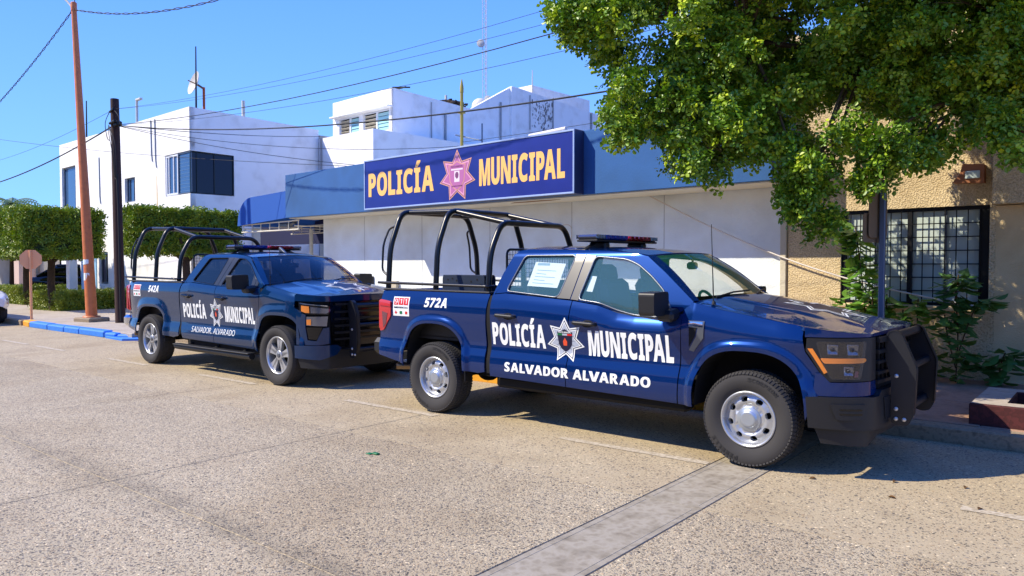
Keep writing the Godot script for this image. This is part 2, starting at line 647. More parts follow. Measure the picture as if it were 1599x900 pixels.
	m = mat("tinted_pane", Color(0.07, 0.06, 0.16), 0.04)
	m.metallic = 0.25
	m = mat("blue_pane", Color(0.27, 0.40, 0.54), 0.08)
	m.metallic = 0.35
	m = mat("frosted_pane", Color(0.74, 0.79, 0.76), 0.22)
	m = mat("louvre_pane", Color(0.62, 0.80, 0.80), 0.12)
	m = mat("dark_inside", Color(0.06, 0.06, 0.065), 0.9)
	m = mat("white_frame", Color(0.86, 0.87, 0.88), 0.4)
	m = mat("black_iron", Color(0.035, 0.035, 0.04), 0.5, 0.3)
	# sign
	m = mat("sign_panel", Color(0.14, 0.19, 0.53), 0.3)
	weather(m, noise_tex(0.008, [[0.0, Color(0.86, 0.86, 0.9)], [0.6, Color.WHITE], [1.0, Color.WHITE]], 256, 4, 51), 2.5)
	m = mat("sign_side", Color(0.16, 0.21, 0.36), 0.5)
	m = mat("sign_edge", Color(0.62, 0.70, 0.84), 0.4)
	m = mat("sign_letter", Color(0.98, 0.76, 0.42), 0.45)
	m = mat("star_rose", Color(0.72, 0.42, 0.62), 0.4)
	m = mat("star_dark", Color(0.48, 0.24, 0.42), 0.5)
	m = mat("star_pale", Color(0.88, 0.62, 0.72), 0.4)
	m = mat("star_tan", Color(0.85, 0.62, 0.50), 0.4)
	m = mat("star_white", Color(0.90, 0.84, 0.86), 0.4)
	m = mat("canopy_cloth", Color(0.075, 0.32, 0.64), 0.7)
	m.backlight_enabled = true
	m.backlight = Color(0.05, 0.12, 0.22)
	m = mat("navy_cloth", Color(0.06, 0.09, 0.26), 0.8)
	m = mat("cream_paint", Color(0.83, 0.81, 0.74), 0.5)
	m = mat("brass_paint", Color(0.62, 0.55, 0.24), 0.5, 0.3)
	# street things
	m = mat("orange_paint", Color(0.80, 0.45, 0.24), 0.5)
	weather(m, soot, 1.2)
	m = mat("sign_back", Color(0.93, 0.67, 0.47), 0.55)
	m = mat("dark_wood", Color(0.28, 0.175, 0.145), 0.85)
	m.albedo_texture = noise_tex(0.03, [[0.0, g.call(0.6)], [1.0, Color.WHITE]], 256, 5, 61)
	m.uv1_triplanar = true
	m.uv1_world_triplanar = true
	m.uv1_scale = Vector3(6.0, 0.7, 6.0)
	m = mat("grey_steel", Color(0.36, 0.40, 0.47), 0.45, 0.5)
	m = mat("galvanised", Color(0.62, 0.63, 0.64), 0.45, 0.7)
	m = mat("tan_metal", Color(0.48, 0.40, 0.30), 0.6)
	m = mat("cable_black", Color(0.06, 0.06, 0.07), 0.7)
	m = mat("cable_white", Color(0.85, 0.82, 0.78), 0.6)
	m = mat("dish_white", Color(0.78, 0.76, 0.72), 0.6)
	m = mat("red_paint", Color(0.32, 0.12, 0.11), 0.8)
	m.albedo_texture = noise_tex(0.03, [[0.0, Color(1.0, 1.0, 1.0)], [0.5, Color(0.8, 0.75, 0.72)], [0.62, Color(1.0, 1.0, 1.0)], [1.0, Color(1.0, 1.0, 1.0)]], 256, 5, 71)
	tri_map(m, 0.7)
	m = mat("soil", Color(0.30, 0.23, 0.17), 1.0)
	m = mat("clay_shade", Color(0.62, 0.40, 0.26), 0.85)
	m = mat("bowl_dark", Color(0.42, 0.43, 0.47), 0.10, 0.8)
	m = mat("terracotta", Color(0.66, 0.32, 0.16), 0.8)
	m = mat("board_dark", Color(0.13, 0.12, 0.10), 0.5)
	m = mat("board_gold", Color(0.78, 0.60, 0.16), 0.5)
	m = mat("poster_blue", Color(0.55, 0.75, 0.90), 0.5)
	# plants
	m = mat("bark", Color(0.36, 0.28, 0.20), 0.95)
	m.albedo_texture = noise_tex(0.03, [[0.0, g.call(0.5)], [1.0, Color.WHITE]], 256, 5, 81)
	m.uv1_triplanar = true
	m.uv1_world_triplanar = true
	m.uv1_scale = Vector3(5, 1.2, 5)
	m = mat("twig", Color(0.34, 0.27, 0.17), 0.9)
	for k in [["tree_leaf", Color(0.99, 0.99, 0.99), Color(0.50, 0.58, 0.10)], ["hedge_leaf", Color(0.97, 0.97, 0.97), Color(0.40, 0.45, 0.10)]]:
		m = mat(k[0], k[1], 0.42)
		m.vertex_color_use_as_albedo = true
		m.backlight_enabled = true
		m.backlight = k[2]
	m = mat("broad_leaf", lin(0.11, 0.245, 0.03), 0.38)
	m.backlight_enabled = true
	m.backlight = Color(0.35, 0.45, 0.1)
	m = mat("broad_leaf_dark", lin(0.06, 0.145, 0.03), 0.42)
	m.backlight_enabled = true
	m.backlight = Color(0.25, 0.35, 0.08)
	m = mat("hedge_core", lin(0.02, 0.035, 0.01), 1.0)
	m = mat("dry_leaf", Color(0.45, 0.32, 0.16), 0.8)
	m = mat("palm_leaf", lin(0.09, 0.15, 0.05), 0.5)
	m.backlight_enabled = true
	m.backlight = Color(0.3, 0.36, 0.12)
	# vehicles
	for k in [["paint_royal", lin(0.0015, 0.021, 0.115)], ["paint_navy", lin(0.002, 0.025, 0.085)], ["paint_white", Color(0.86, 0.86, 0.86)], ["paint_black", Color(0.05, 0.05, 0.06)], ["paint_silver_blue", Color(0.50, 0.58, 0.70)], ["paint_maroon", Color(0.30, 0.08, 0.09)]]:
		m = mat(k[0], k[1], 0.24, 0.3)
		m.metallic_specular = 0.15
		m.clearcoat_enabled = true
		m.clearcoat = 1.0
		m.clearcoat_roughness = 0.02
	M["paint_white"].metallic = 0.0
	m = mat("black_plastic", Color(0.085, 0.086, 0.092), 0.5)
	m.normal_enabled = true
	m.normal_texture = noise_tex(0.2, [], 256, 3, 91, FastNoiseLite.TYPE_SIMPLEX, true, 1.5)
	m.normal_scale = 0.25
	tri_map(m, 0.12)
	m = mat("gloss_black", Color(0.03, 0.03, 0.035), 0.12)
	m = mat("black_powder", Color(0.035, 0.04, 0.05), 0.33)
	m = mat("plate_black", Color(0.085, 0.09, 0.11), 0.45)
	m = mat("satin_pillar", Color(0.16, 0.16, 0.165), 0.28)
	m = mat("underside", Color(0.035, 0.035, 0.035), 0.9)
	m = mat("tyre_rubber", Color(0.205, 0.198, 0.192), 0.85)
	m = mat("tyre_letter", Color(0.11, 0.107, 0.105), 0.6)
	m = mat("silver_rim", Color(0.74, 0.75, 0.76), 0.34, 0.7)
	m = mat("hub_steel", Color(0.70, 0.73, 0.76), 0.32, 0.7)
	m = mat("rim_inside", Color(0.06, 0.06, 0.06), 0.6, 0.3)
	m = mat("chrome", Color(0.82, 0.83, 0.85), 0.08, 1.0)
	m = mat("trim_grey", Color(0.40, 0.42, 0.45), 0.3, 0.6)
	m = mat("seat_cloth", Color(0.26, 0.29, 0.33), 0.9)
	m = mat("headliner_cloth", Color(0.62, 0.63, 0.64), 0.9)
	m = mat("dash_dark", Color(0.07, 0.075, 0.08), 0.7)
	m = mat("bench_steel", Color(0.17, 0.21, 0.27), 0.45, 0.3)
	m = mat("lettering_white", Color(0.90, 0.91, 0.90), 0.4)
	m = mat("lettering_grey", Color(0.66, 0.69, 0.74), 0.35)
	m = mat("decal_navy", Color(0.04, 0.06, 0.20), 0.35)
	m = mat("decal_red", Color(0.80, 0.10, 0.10), 0.4)
	m = mat("decal_green", Color(0.05, 0.42, 0.22), 0.4)
	m = mat("decal_orange", Color(0.86, 0.30, 0.16), 0.4)
	m = mat("paper", Color(0.88, 0.92, 0.90), 0.8)
	m = mat("paper_print", Color(0.55, 0.66, 0.72), 0.8)
	m = mat("lamp_red", Color(0.72, 0.02, 0.05), 0.08)
	m.clearcoat_enabled = true
	m = mat("lamp_smoke", Color(0.42, 0.25, 0.28), 0.12)
	m = mat("lamp_amber", Color(0.86, 0.49, 0.09), 0.12)
	m.clearcoat_enabled = true
	m = mat("lamp_dark", Color(0.05, 0.05, 0.06), 0.15)
	m = mat("lamp_clear", Color(0.48, 0.49, 0.53), 0.10, 0.8)
	m = mat("bar_blue", Color(0.05, 0.16, 0.46), 0.06)
	m = mat("bar_red", Color(0.50, 0.03, 0.06), 0.06)
	m = mat("bolt", Color(0.80, 0.80, 0.80), 0.3, 0.6)
	m = mat("exhaust", Color(0.50, 0.42, 0.32), 0.4, 0.8)
	for k in [["clear_glass", Color(0.45, 0.68, 0.72, 0.20)], ["screen_glass", Color(0.25, 0.60, 0.45, 0.20)], ["smoked_glass", Color(0.015, 0.03, 0.05, 0.72)], ["smoked_screen", Color(0.03, 0.06, 0.07, 0.42)], ["lamp_glass", Color(0.5, 0.5, 0.55, 0.03)]]:
		m = mat(k[0], k[1], 0.02)
		m.transparency = BaseMaterial3D.TRANSPARENCY_ALPHA

# ------------------------------------------------------------------ ground and street
func ground_and_street() -> void:
	var b := MB.new()
	b.quad(Vector3(-400, -0.06, -400), Vector3(400, -0.06, -400), Vector3(400, -0.06, 400), Vector3(-400, -0.06, 400), Vector3.UP)
	kind(obj("ground", b, M["earth"]), "structure")
	b = MB.new()
	b.quad(Vector3(-90, -0.012, -9), Vector3(40, -0.012, -9), Vector3(40, -0.012, 18), Vector3(-90, -0.012, 18), Vector3.UP)
	var road := kind(obj("road", b, M["joint_sand"]), "structure")
	# slabs, three and a half metres long, with open joints; one narrow band of smooth concrete crosses near the front pickup
	var xs := [40.0, 32.0, 25.0, 18.0, 14.4, 10.9, 7.4, 3.875]
	var x := 3.405
	var xl := [3.405, 0.0, -3.55, -7.0, -10.5, -14.0, -17.5, -21.0, -24.5, -28.0, -35.0, -42.0, -55.0, -70.0, -90.0]
	var zs := [-1.2, 2.2, 4.5, 6.85, 9.2, 11.6, 18.0]
	var spans := []
	for i in xs.size() - 1:
		spans.append([xs[i + 1], xs[i], ""])
	spans.append([3.41, 3.87, "smooth_concrete"])
	for i in xl.size() - 1:
		spans.append([xl[i + 1], xl[i], ""])
	for sp in spans:
		for j in zs.size() - 1:
			var s := MB.new()
			var g := 0.0022
			s.bx(sp[0] + g, sp[1] - g, -0.05, -0.001, zs[j] + g, zs[j + 1] - g, 0.003)
			road_top(s, sp[0] + g + 0.003, sp[1] - g - 0.003, zs[j] + g + 0.003, zs[j + 1] - g - 0.003, sp[0] > -25.0 and sp[1] < 12.0)
			var m: String = sp[2] if sp[2] != "" else ("worn_concrete" if j == 0 else "pebble_concrete")
			obj("slab", s, M[m], road, true)
	# tooled borders of the smooth band
	for j in zs.size() - 1:
		for e in [3.46, 3.82]:
			var s := MB.new()
			s.bx(e - 0.003, e + 0.003, -0.002, 0.002, zs[j] + 0.05, zs[j + 1] - 0.05, 0.0015)
			obj("tooled_edge", s, M["smooth_concrete"], road)
	# worn bay line: dashes
	for d in [[-13.4, -11.9], [-11.45, -10.0], [-8.05, -6.6], [-4.9, -3.4], [-1.40, 0.16], [1.86, 3.39], [5.25, 6.8], [8.6, 10.1]]:
		var s := MB.new()
		var n := 8
		for i in n:
			var x0 := lerpf(d[0], d[1], float(i) / n)
			var x1 := lerpf(d[0], d[1], float(i + 1) / n)
			var wob := 0.010 * sin(i * 2.3 + d[0])
			s.quad(Vector3(x0, 0.004, 1.045 + wob - x0 * 0.012), Vector3(x1, 0.004, 1.045 - wob - x1 * 0.012), Vector3(x1, 0.004, 1.145 + wob - x1 * 0.012), Vector3(x0, 0.004, 1.145 - wob - x0 * 0.012), Vector3.UP)
		obj("painted_line", s, M["old_paint_line"], road)
	# pavements
	b = MB.new()
	b.bx(-90, -11.2, -0.05, WALK_Y, -14, -0.62, 0.01)
	b.bx(-11.2, 40, -0.05, WALK_Y, -14, -1.26, 0.01)
	kind(obj("pavement", b, M["pavement"]), "structure")
	# reddish slabs in front of the house on the right
	b = MB.new()
	b.quad(Vector3(1.6, WALK_Y - 0.002, -5.4), Vector3(12, WALK_Y - 0.002, -5.4), Vector3(12, WALK_Y - 0.002, -1.30), Vector3(1.6, WALK_Y - 0.002, -1.30), Vector3.UP)
	var rp := kind(obj("reddish_pavement", b, M["kerb_grey"]), "structure")
	for i in 9:
		for j in 3:
			var s := MB.new()
			s.bx(1.6 + i * 1.15 + 0.004, 2.75 + i * 1.15 - 0.004, WALK_Y - 0.03, WALK_Y + 0.008 + 0.002 * ((i * 7 + j * 3) % 3), -5.4 + j * 1.36 + 0.004, -4.04 + j * 1.36 - 0.004, 0.004)
			obj("paving_slab", s, M["reddish_pavement"], rp)
	# kerbs
	var kerb := kind(node("kerb", Vector3.ZERO), "structure")
	for i in 24:
		var x0 := -11.0 + i * 1.5
		if x0 > 14:
			break
		var yellow := x0 < 2.3 and x0 > -2.1
		var s := MB.new()
		var t := Transform3D(Basis(Vector3.UP, 0.006 * sin(i * 1.7)), Vector3(x0 + 0.75, 0.068, -1.17 - (0.0 if x0 < 3.0 else 0.016 * (x0 - 3.0))))
		s.box(t, Vector3(1.492, 0.165, 0.20), 0.018)
		obj("kerbstone", s, M["kerb_yellow" if yellow else "kerb_grey"], kerb)
	var pts := [Vector2(-17.62, -0.52), Vector2(-16.85, -0.42), Vector2(-15.55, -0.41), Vector2(-14.5, -0.42), Vector2(-13.6, -0.43), Vector2(-12.2, -0.44), Vector2(-11.75, -0.50), Vector2(-11.25, -0.72), Vector2(-11.05, -1.08)]
	for i in pts.size() - 1:
		var a: Vector2 = pts[i]
		var d: Vector2 = pts[i + 1]
		var m := (a + d) * 0.5
		var s := MB.new()
		var len := a.distance_to(d)
		var low := 0.0 if i < 5 else 0.025 * (i - 4)
		s.box(Transform3D(Basis(Vector3.UP, -atan2(d.y - a.y, d.x - a.x)) * Basis(Vector3(1, 0, 0), 0.05), Vector3(m.x, 0.068 - low * 0.5 + 0.004 * sin(i * 2.1), m.y - 0.10)), Vector3(len - 0.012, 0.17 - low, 0.24), 0.03)
		obj("kerbstone", s, M["kerb_yellow" if i == 0 else "kerb_blue"], kerb)
	for i in 12:
		var s := MB.new()
		s.box(Transform3D(Basis(), Vector3(-18.4 - i * 1.5, 0.066, -0.56)), Vector3(1.49, 0.16, 0.2), 0.02)
		obj("kerbstone", s, M["kerb_grey"], kerb)
	# blue ramp beside the kerb end
	b = MB.new()
	b.prism(Transform3D(Basis(Vector3(1, 0, 0), Vector3(0, 0, 1), Vector3(0, -1, 0)), Vector3(0, 0, 0)), pv([-12.05, -0.40, -11.1, -0.36, -10.75, -0.75, -11.1, -0.9, -11.7, -0.7]), 0.0, -0.05, 0.01)
	kind(obj("kerb_ramp", b, M["kerb_blue"]), "structure")
	# bits lying on the road
	var r2 := RandomNumberGenerator.new()
	r2.seed = 88
	var spots := [[4.25, 0.95, "dry leaf on the road just right of the front pickup's tyre, nearest the tyre"], [4.75, 0.62, "dry leaf on the lit road right of the front pickup, beyond the shadow edge"], [5.2, 0.45, "dry yellowish leaf on the lit road near the right edge of the view"], [4.8, 1.1, "brown leaf lying alone on the road before the right-hand bay line"], [5.35, 1.02, "brown leaf lying on the right-hand bay line"]]
	for q in spots:
		var s := MB.new()
		var a := r2.randf() * TAU
		leaf_shape(s, Transform3D(Basis(Vector3.UP, a), Vector3(q[0], 0.006, q[1])), 0.055, 0.032, 0.012)
		tag(obj("dry_leaf", s, M["dry_leaf"]), q[2], "leaf", "dry leaves on the road")
	b = MB.new()
	b.bx(0.93, 1.0, 0.001, 0.016, 2.62, 2.66, 0.004)
	b.bx(0.88, 0.94, 0.001, 0.008, 2.64, 2.69, 0.003)
	tag(obj("litter_scrap", b, M["decal_green"]), "small dark green scrap of litter in the middle of the road", "litter")

# The worn top of a slab: wheel tracks, oil, dust along the kerb and dark dirt along some joints tint the concrete.
func road_top(b: MB, x0: float, x1: float, z0: float, z1: float, fine: bool) -> void:
	var n1 := FastNoiseLite.new()
	n1.seed = 3
	n1.frequency = 0.55
	n1.fractal_octaves = 4
	var n2 := FastNoiseLite.new()
	n2.seed = 8
	n2.frequency = 2.6
	n2.fractal_octaves = 4
	var stained := func(x: float, z: float) -> Color:
		var a := n1.get_noise_2d(x, z)
		var c := n2.get_noise_2d(x, z)
		var d := 0.0
		d += (0.27 + 0.30 * c) * exp(-pow((z - 4.47 - 0.06 * a) / 0.13, 2.0)) * smoothstep(-6.0, -1.0, x)
		d += 0.045 * exp(-pow((z - 3.1) / 0.35, 2.0)) + 0.05 * exp(-pow((z - 5.6) / 0.35, 2.0))
		d += 0.10 * exp(-pow(absf(fposmod(x + 0.03, 3.52) - 0.03) / 0.05, 2.0)) * clampf(0.5 + c * 1.5, 0.0, 1.0) * (1.0 if x < 1.5 else 0.0)
		d += 0.05 * maxf(0.0, a) + 0.05 * maxf(0.0, c)
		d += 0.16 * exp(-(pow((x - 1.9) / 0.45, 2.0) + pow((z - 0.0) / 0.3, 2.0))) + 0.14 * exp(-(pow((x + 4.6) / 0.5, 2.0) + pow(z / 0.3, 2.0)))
		for sp in [[2.9, 3.4, 0.14], [1.2, 5.3, 0.2], [-2.2, 3.0, 0.16], [4.7, 2.9, 0.1], [0.6, 1.6, 0.09], [-5.2, 5.0, 0.3], [2.2, 1.9, 0.12], [-1.0, 5.8, 0.12], [3.2, 5.1, 0.09], [4.9, 1.5, 0.12]]:
			d += 0.13 * exp(-(pow(x - sp[0], 2.0) + pow((z - sp[1]) * (1.2 + c), 2.0)) / (sp[2] * sp[2]))
		var dust := smoothstep(2.6, 0.6, z + 0.5 * a) * 0.6
		var k := (1.0 - clampf(d, 0.0, 0.5)) * (0.97 + 0.06 * a)
		return Color(k, k * (1.0 - 0.03 * dust), k * (1.0 - 0.085 * dust))
	var st := 0.11 if fine else 1.0
	var nx := maxi(1, int(ceil((x1 - x0) / st)))
	var nz := maxi(1, int(ceil((z1 - z0) / st)))
	var row := []
	for i in nx + 1:
		var line := []
		for j in nz + 1:
			line.append(stained.call(lerpf(x0, x1, float(i) / nx), lerpf(z0, z1, float(j) / nz)))
		row.append(line)
	for i in nx:
		for j in nz:
			var xa := lerpf(x0, x1, float(i) / nx)
			var xb := lerpf(x0, x1, float(i + 1) / nx)
			var za := lerpf(z0, z1, float(j) / nz)
			var zb := lerpf(z0, z1, float(j + 1) / nz)
			for q in [[xa, za, i, j], [xb, za, i + 1, j], [xb, zb, i + 1, j + 1], [xa, za, i, j], [xb, zb, i + 1, j + 1], [xa, zb, i, j + 1]]:
				b.v.append(Vector3(q[0], 0.0, q[1]))
				b.n.append(Vector3.UP)
				b.c.append(row[q[2]][q[3]])

func leaf_shape(b: MB, t: Transform3D, l: float, w: float, fold: float) -> void:
	var pts := [Vector3(0, 0, 0), Vector3(w * 0.42, fold, l * 0.3), Vector3(w * 0.5, fold, l * 0.55), Vector3(w * 0.28, fold * 0.6, l * 0.82), Vector3(0, -fold * 0.5, l)]
	var mid := [Vector3(0, 0, 0), Vector3(0, 0, l * 0.3), Vector3(0, 0, l * 0.55), Vector3(0, -fold * 0.2, l * 0.82), Vector3(0, -fold * 0.5, l)]
	for s in [-1.0, 1.0]:
		for i in 4:
			var a: Vector3 = t * (pts[i] * Vector3(s, 1, 1))
			var d: Vector3 = t * (pts[i + 1] * Vector3(s, 1, 1))
			b.quad(a, d, t * mid[i + 1], t * mid[i], t.basis.y)

# ------------------------------------------------------------------ buildings
func wall(called: String, parent: Node, m: String, outline: Array, holes: Array, t: Transform3D, depth := 0.2, step := 0.9) -> MeshInstance3D:
	var b := MB.new()
	var hs := []
	for h in holes:
		hs.append(pv(h))
	skin(b, pv(outline), hs, step, func(p: Vector2) -> Vector3: return t * Vector3(p.x, p.y, 0), 1.0, depth)
	return obj(called, b, M[m], parent)

func rect(a: float, b: float, c: float, d: float) -> Array:
	return [a, b, c, b, c, d, a, d]

func fbox(b: MB, u0: float, u1: float, y0: float, y1: float, w0: float, w1: float, ch := 0.0) -> void:
	b.box(FT() * Transform3D(Basis(), Vector3((u0 + u1) / 2, (y0 + y1) / 2, (w0 + w1) / 2)), Vector3(u1 - u0, y1 - y0, absf(w1 - w0)), ch)

func station() -> void:
	var t := node("police_station", Vector3.ZERO)
	tag(t, "low white police station front with a deep blue fascia band", "building")
	wall("front_wall", t, "station_white", rect(-12.62, 0.0, 0.0, 3.0), [], FT(), 0.25, 2.0)
	var b := MB.new()
	fbox(b, -12.62, -0.01, 0.0, 2.92, -9.0, -0.26)
	fbox(b, -12.95, 0.10, 2.93, 3.9, -9.0, -0.02)
	obj("building_body", b, M["station_white"], t)
	b = MB.new()
	fbox(b, -13.08, 0.15, 2.925, 4.05, 0.01, 0.86, 0.006)
	obj("fascia", b, M["fascia_blue"], t)
	b = MB.new()
	fbox(b, -13.0, 0.06, 2.905, 2.925, 0.02, 0.80)
	obj("soffit", b, M["cream_paint"], t)
	for u in [-4.20, -2.16, -6.4, -8.6, -10.8]:
		b = MB.new()
		fbox(b, u - 0.004, u + 0.004, 0.0, 2.9, 0.0, 0.0035)
		obj("panel_joint", b, M["grey_wall"], t)
	b = MB.new()
	fbox(b, -0.07, 0.03, 0.0, 2.9, -0.04, 0.035, 0.01)
	obj("end_pier", b, M["cream_wall"], t)
	# rust stains and a dead lamp under the sign
	b = MB.new()
	b.prism(FT() * Transform3D(Basis(Vector3(1, 0, 0), PI / 2), Vector3.ZERO), pv([-5.3, 0.55, -4.9, 0.50, -4.3, 0.52, -4.0, 0.6, -4.4, 0.68, -5.1, 0.66]), -2.903, -2.899)
	obj("soffit_stain", b, M["stain_rust"], t)
	# back wall of the open entrance on the left
	b = MB.new()
	fbox(b, -20.4, -12.7, 0.0, 2.95, -5.2, -5.0)
	obj("entrance_wall", b, M["cream_wall"], t)
	b = MB.new()
	fbox(b, -14.1, -12.66, 0.0, 2.9, -2.6, -2.4)
	obj("entrance_wall", b, M["grey_wall"], t)
	# pipe lying along the top
	b = MB.new()
	b.tube([F(-4.85, 4.17, 0.5), F(-3.95, 4.21, 0.5)], 0.045, 10)
	b.tube([F(-4.0, 4.02, 0.5), F(-4.0, 4.24, 0.5)], 0.04, 10)
	tag(obj("roof_pipe", b, M["cable_white"]), "short white pipe lying on the fascia top behind the sign", "pipe")
	b = MB.new()
	b.tube([F(-3.1, 4.0, 0.4), F(-3.1, 4.25, 0.4), F(-2.95, 4.27, 0.4)], 0.03, 8)
	tag(obj("roof_pipe", b, M["terracotta"]), "rusty bent pipe stub on the fascia top by the tree", "pipe")
	# sign
	var s := node("station_sign", Vector3.ZERO)
	tag(s, "long purple-blue box sign reading POLICÍA MUNICIPAL with a rose star", "sign")
	b = MB.new()
	fbox(b, -9.28, -3.27, 2.93, 4.045, 0.865, 1.12)
	obj("sign_box", b, M["sign_side"], s)
	b = MB.new()
	fbox(b, -9.25, -3.30, 2.96, 4.015, 1.121, 1.128)
	obj("sign_panel", b, M["sign_panel"], s)
	b = MB.new()
	for e in [[-9.28, -3.27, 2.93, 2.962], [-9.28, -3.27, 4.013, 4.045], [-9.28, -9.248, 2.962, 4.013], [-3.302, -3.27, 2.962, 4.013]]:
		fbox(b, e[0], e[1], e[2], e[3], 1.1205, 1.142, 0.004)
	obj("sign_edge", b, M["sign_edge"], s)
	for e in [["POLICÍA", -9.12, 2.20], ["MUNICIPAL", -5.60, 2.12]]:
		b = MB.new()
		flat_tris(b, fitted(e[0], e[1], 3.215, e[2], 0.52), FT(), 1.1315)
		obj("lettering", b, M["sign_letter"], s)
	var c := Vector2(-6.22, 3.465)
	var lay := [["star", "star_tan", star7(0.53, 0.60, c, 1.0), 1.1312], ["star_band", "star_dark", star7(0.49, 0.60, c, 1.0), 1.1325], ["star_inner", "star_pale", star7(0.46, 0.60, c, 1.0), 1.1338], ["star_middle", "star_rose", star7(0.40, 0.62, c, 1.0), 1.1351], ["shield_rim", "star_tan", shield(0.245, 0.30, c), 1.1364], ["shield", "star_rose", shield(0.225, 0.28, c), 1.1377]]
	for e in lay:
		b = MB.new()
		flat_tris(b, poly_tris(e[2]), FT(), e[3])
		obj(e[0], b, M[e[1]], s)
	b = MB.new()
	flat_tris(b, fitted("POLICÍA MUNICIPAL", c.x - 0.17, c.y + 0.17, 0.34, 0.035), FT(), 1.139)
	flat_tris(b, fitted("SALVADOR ALVARADO", c.x - 0.15, c.y - 0.215, 0.30, 0.028), FT(), 1.139)
	obj("shield_words", b, M["star_dark"], s)
	b = MB.new()
	flat_tris(b, poly_tris(pv(rect(c.x - 0.17, c.y + 0.115, c.x + 0.03, c.y + 0.145))), FT(), 1.139)
	flat_tris(b, poly_tris(pv(rect(c.x - 0.075, c.y - 0.12, c.x + 0.075, c.y + 0.10))), FT(), 1.139)
	flat_tris(b, poly_tris(pv(rect(c.x + 0.03, c.y + 0.115, c.x + 0.17, c.y + 0.145))), FT(), 1.139)
	obj("shield_figure", b, M["star_white"], s)
	b = MB.new()
	flat_tris(b, poly_tris(pv([c.x - 0.045, c.y - 0.02, c.x - 0.05, c.y + 0.04, c.x - 0.02, c.y + 0.08, c.x + 0.03, c.y + 0.075, c.x + 0.05, c.y + 0.03, c.x + 0.04, c.y - 0.03, c.x, c.y - 0.06])), FT(), 1.1405)
	obj("figure_head", b, M["star_dark"], s)
	# blue barrel canopy over the entrance
	var k := node("entrance_canopy", Vector3.ZERO)
	tag(k, "bright blue rounded cloth canopy beside the station's fascia", "canopy")
	var prof := [Vector2(-15.72, 2.80)]
	for i in 11:
		var a := PI - PI / 2 * i / 10
		prof.append(Vector2(-14.92 + 0.78 * cos(a), 2.86 + 0.72 * sin(a)))
	prof.append(Vector2(-13.10, 3.64))
	b = MB.new()
	var face := PackedVector2Array(prof)
	face.append(Vector2(-13.10, 2.93))
	b.prism(FT(), face, 0.80, 0.83)
	obj("front_cloth", b, M["canopy_cloth"], k)
	b = MB.new()
	for i in prof.size() - 1:
		var a: Vector2 = prof[i]
		var d: Vector2 = prof[i + 1]
		b.quad(F(a.x, a.y, 0.82), F(d.x, d.y, 0.82), F(d.x, d.y, -1.88), F(a.x, a.y, -1.88), ft * (a.y - d.y) * -1.0 + Vector3.UP * (d.x - a.x + 0.001))
	obj("top_cloth", b, M["canopy_cloth"], k)
	b = MB.new()
	b.prism(FT(), face, -1.9, -1.87)
	fbox(b, -19.0, -12.66, 2.34, 3.05, -1.75, -1.72)
	obj("valance", b, M["navy_cloth"], k)
	for w in [0.70, -0.9]:
		b = MB.new()
		b.tube([F(-15.7, 2.83, w), F(-12.7, 2.86, w)], 0.022, 6)
		b.tube([F(-15.7, 2.62, w), F(-12.7, 2.62, w)], 0.022, 6)
		for i in 7:
			b.tube([F(-15.6 + i * 0.48, 2.62, w), F(-15.6 + i * 0.48, 2.84, w)], 0.014, 6)
		obj("truss", b, M["cream_paint"], k)
	b = MB.new()
	for u in [-15.6, -14.2, -12.9]:
		b.tube([F(u, 2.72, 0.7), F(u + 0.3, 2.72, -3.0)], 0.016, 6)
	obj("truss", b, M["cream_paint"], k)
	b = MB.new()
	b.tube([F(-14.15, 0.14, -0.6), F(-14.15, 2.7, -0.6)], 0.055, 10)
	obj("canopy_post", b, M["cream_paint"], k)
	b = MB.new()
	fbox(b, -14.05, -13.6, 2.72, 2.84, 0.3, 0.5, 0.03)
	b.tube([F(-13.6, 2.80, 0.4), F(-13.35, 2.84, 0.4)], 0.05, 8)
	tag(obj("security_camera", b, M["trim_grey"]), "small grey camera housing under the canopy's front edge", "camera")
	# little dark board on the wall
	var bd := node("wall_board", Vector3.ZERO)
	tag(bd, "small dark plaque with gold bars on the white wall between the pickups", "plaque")
	b = MB.new()
	fbox(b, -11.75, -10.42, 0.98, 1.40, 0.002, 0.05, 0.008)
	obj("board", b, M["board_dark"], bd)
	b = MB.new()
	for e in [[-11.6, -10.85, 1.27, 1.31], [-11.5, -10.95, 1.19, 1.22], [-10.72, -10.55, 1.05, 1.34], [-11.0, -10.85, 1.14, 1.25]]:
		fbox(b, e[0], e[1], e[2], e[3], 0.0515, 0.056)
	obj("gold_bar", b, M["board_gold"], bd)
	b = MB.new()
	fbox(b, -9.72, -9.45, 0.6, 1.30, 0.002, 0.09, 0.006)
	tag(obj("meter_box", b, M["cream_wall"]), "narrow cream box on the white wall behind the front pickup's cage", "meter box")
	# sagging white cable down the wall to the house
	b = MB.new()
	b.tube(smooth_curve([F(-2.42, 2.90, 0.06), F(-1.28, 2.34, 0.06), F(0.0, 1.80, 0.07), F(1.02, 1.47, 0.07), F(1.9, 1.27, 0.10), F(2.6, 1.14, 0.08)], 6), 0.012, 6)
	tag(obj("wall_cable", b, M["cable_white"]), "sagging white cable running down the white wall across the barred window", "cable")
	b = MB.new()
	b.tube(smooth_curve([F(-7.0, 2.80, 0.03), F(-6.6, 2.72, 0.03), F(-5.6, 2.52, 0.03), F(-4.6, 2.46, 0.03), F(-4.22, 2.44, 0.03), F(-4.19, 2.1, 0.03), F(-4.20, 1.2, 0.03)], 5), 0.008, 6)
	tag(obj("wall_cable", b, M["cable_white"]), "thin pale cable on the white wall below the sign above the cage", "cable")

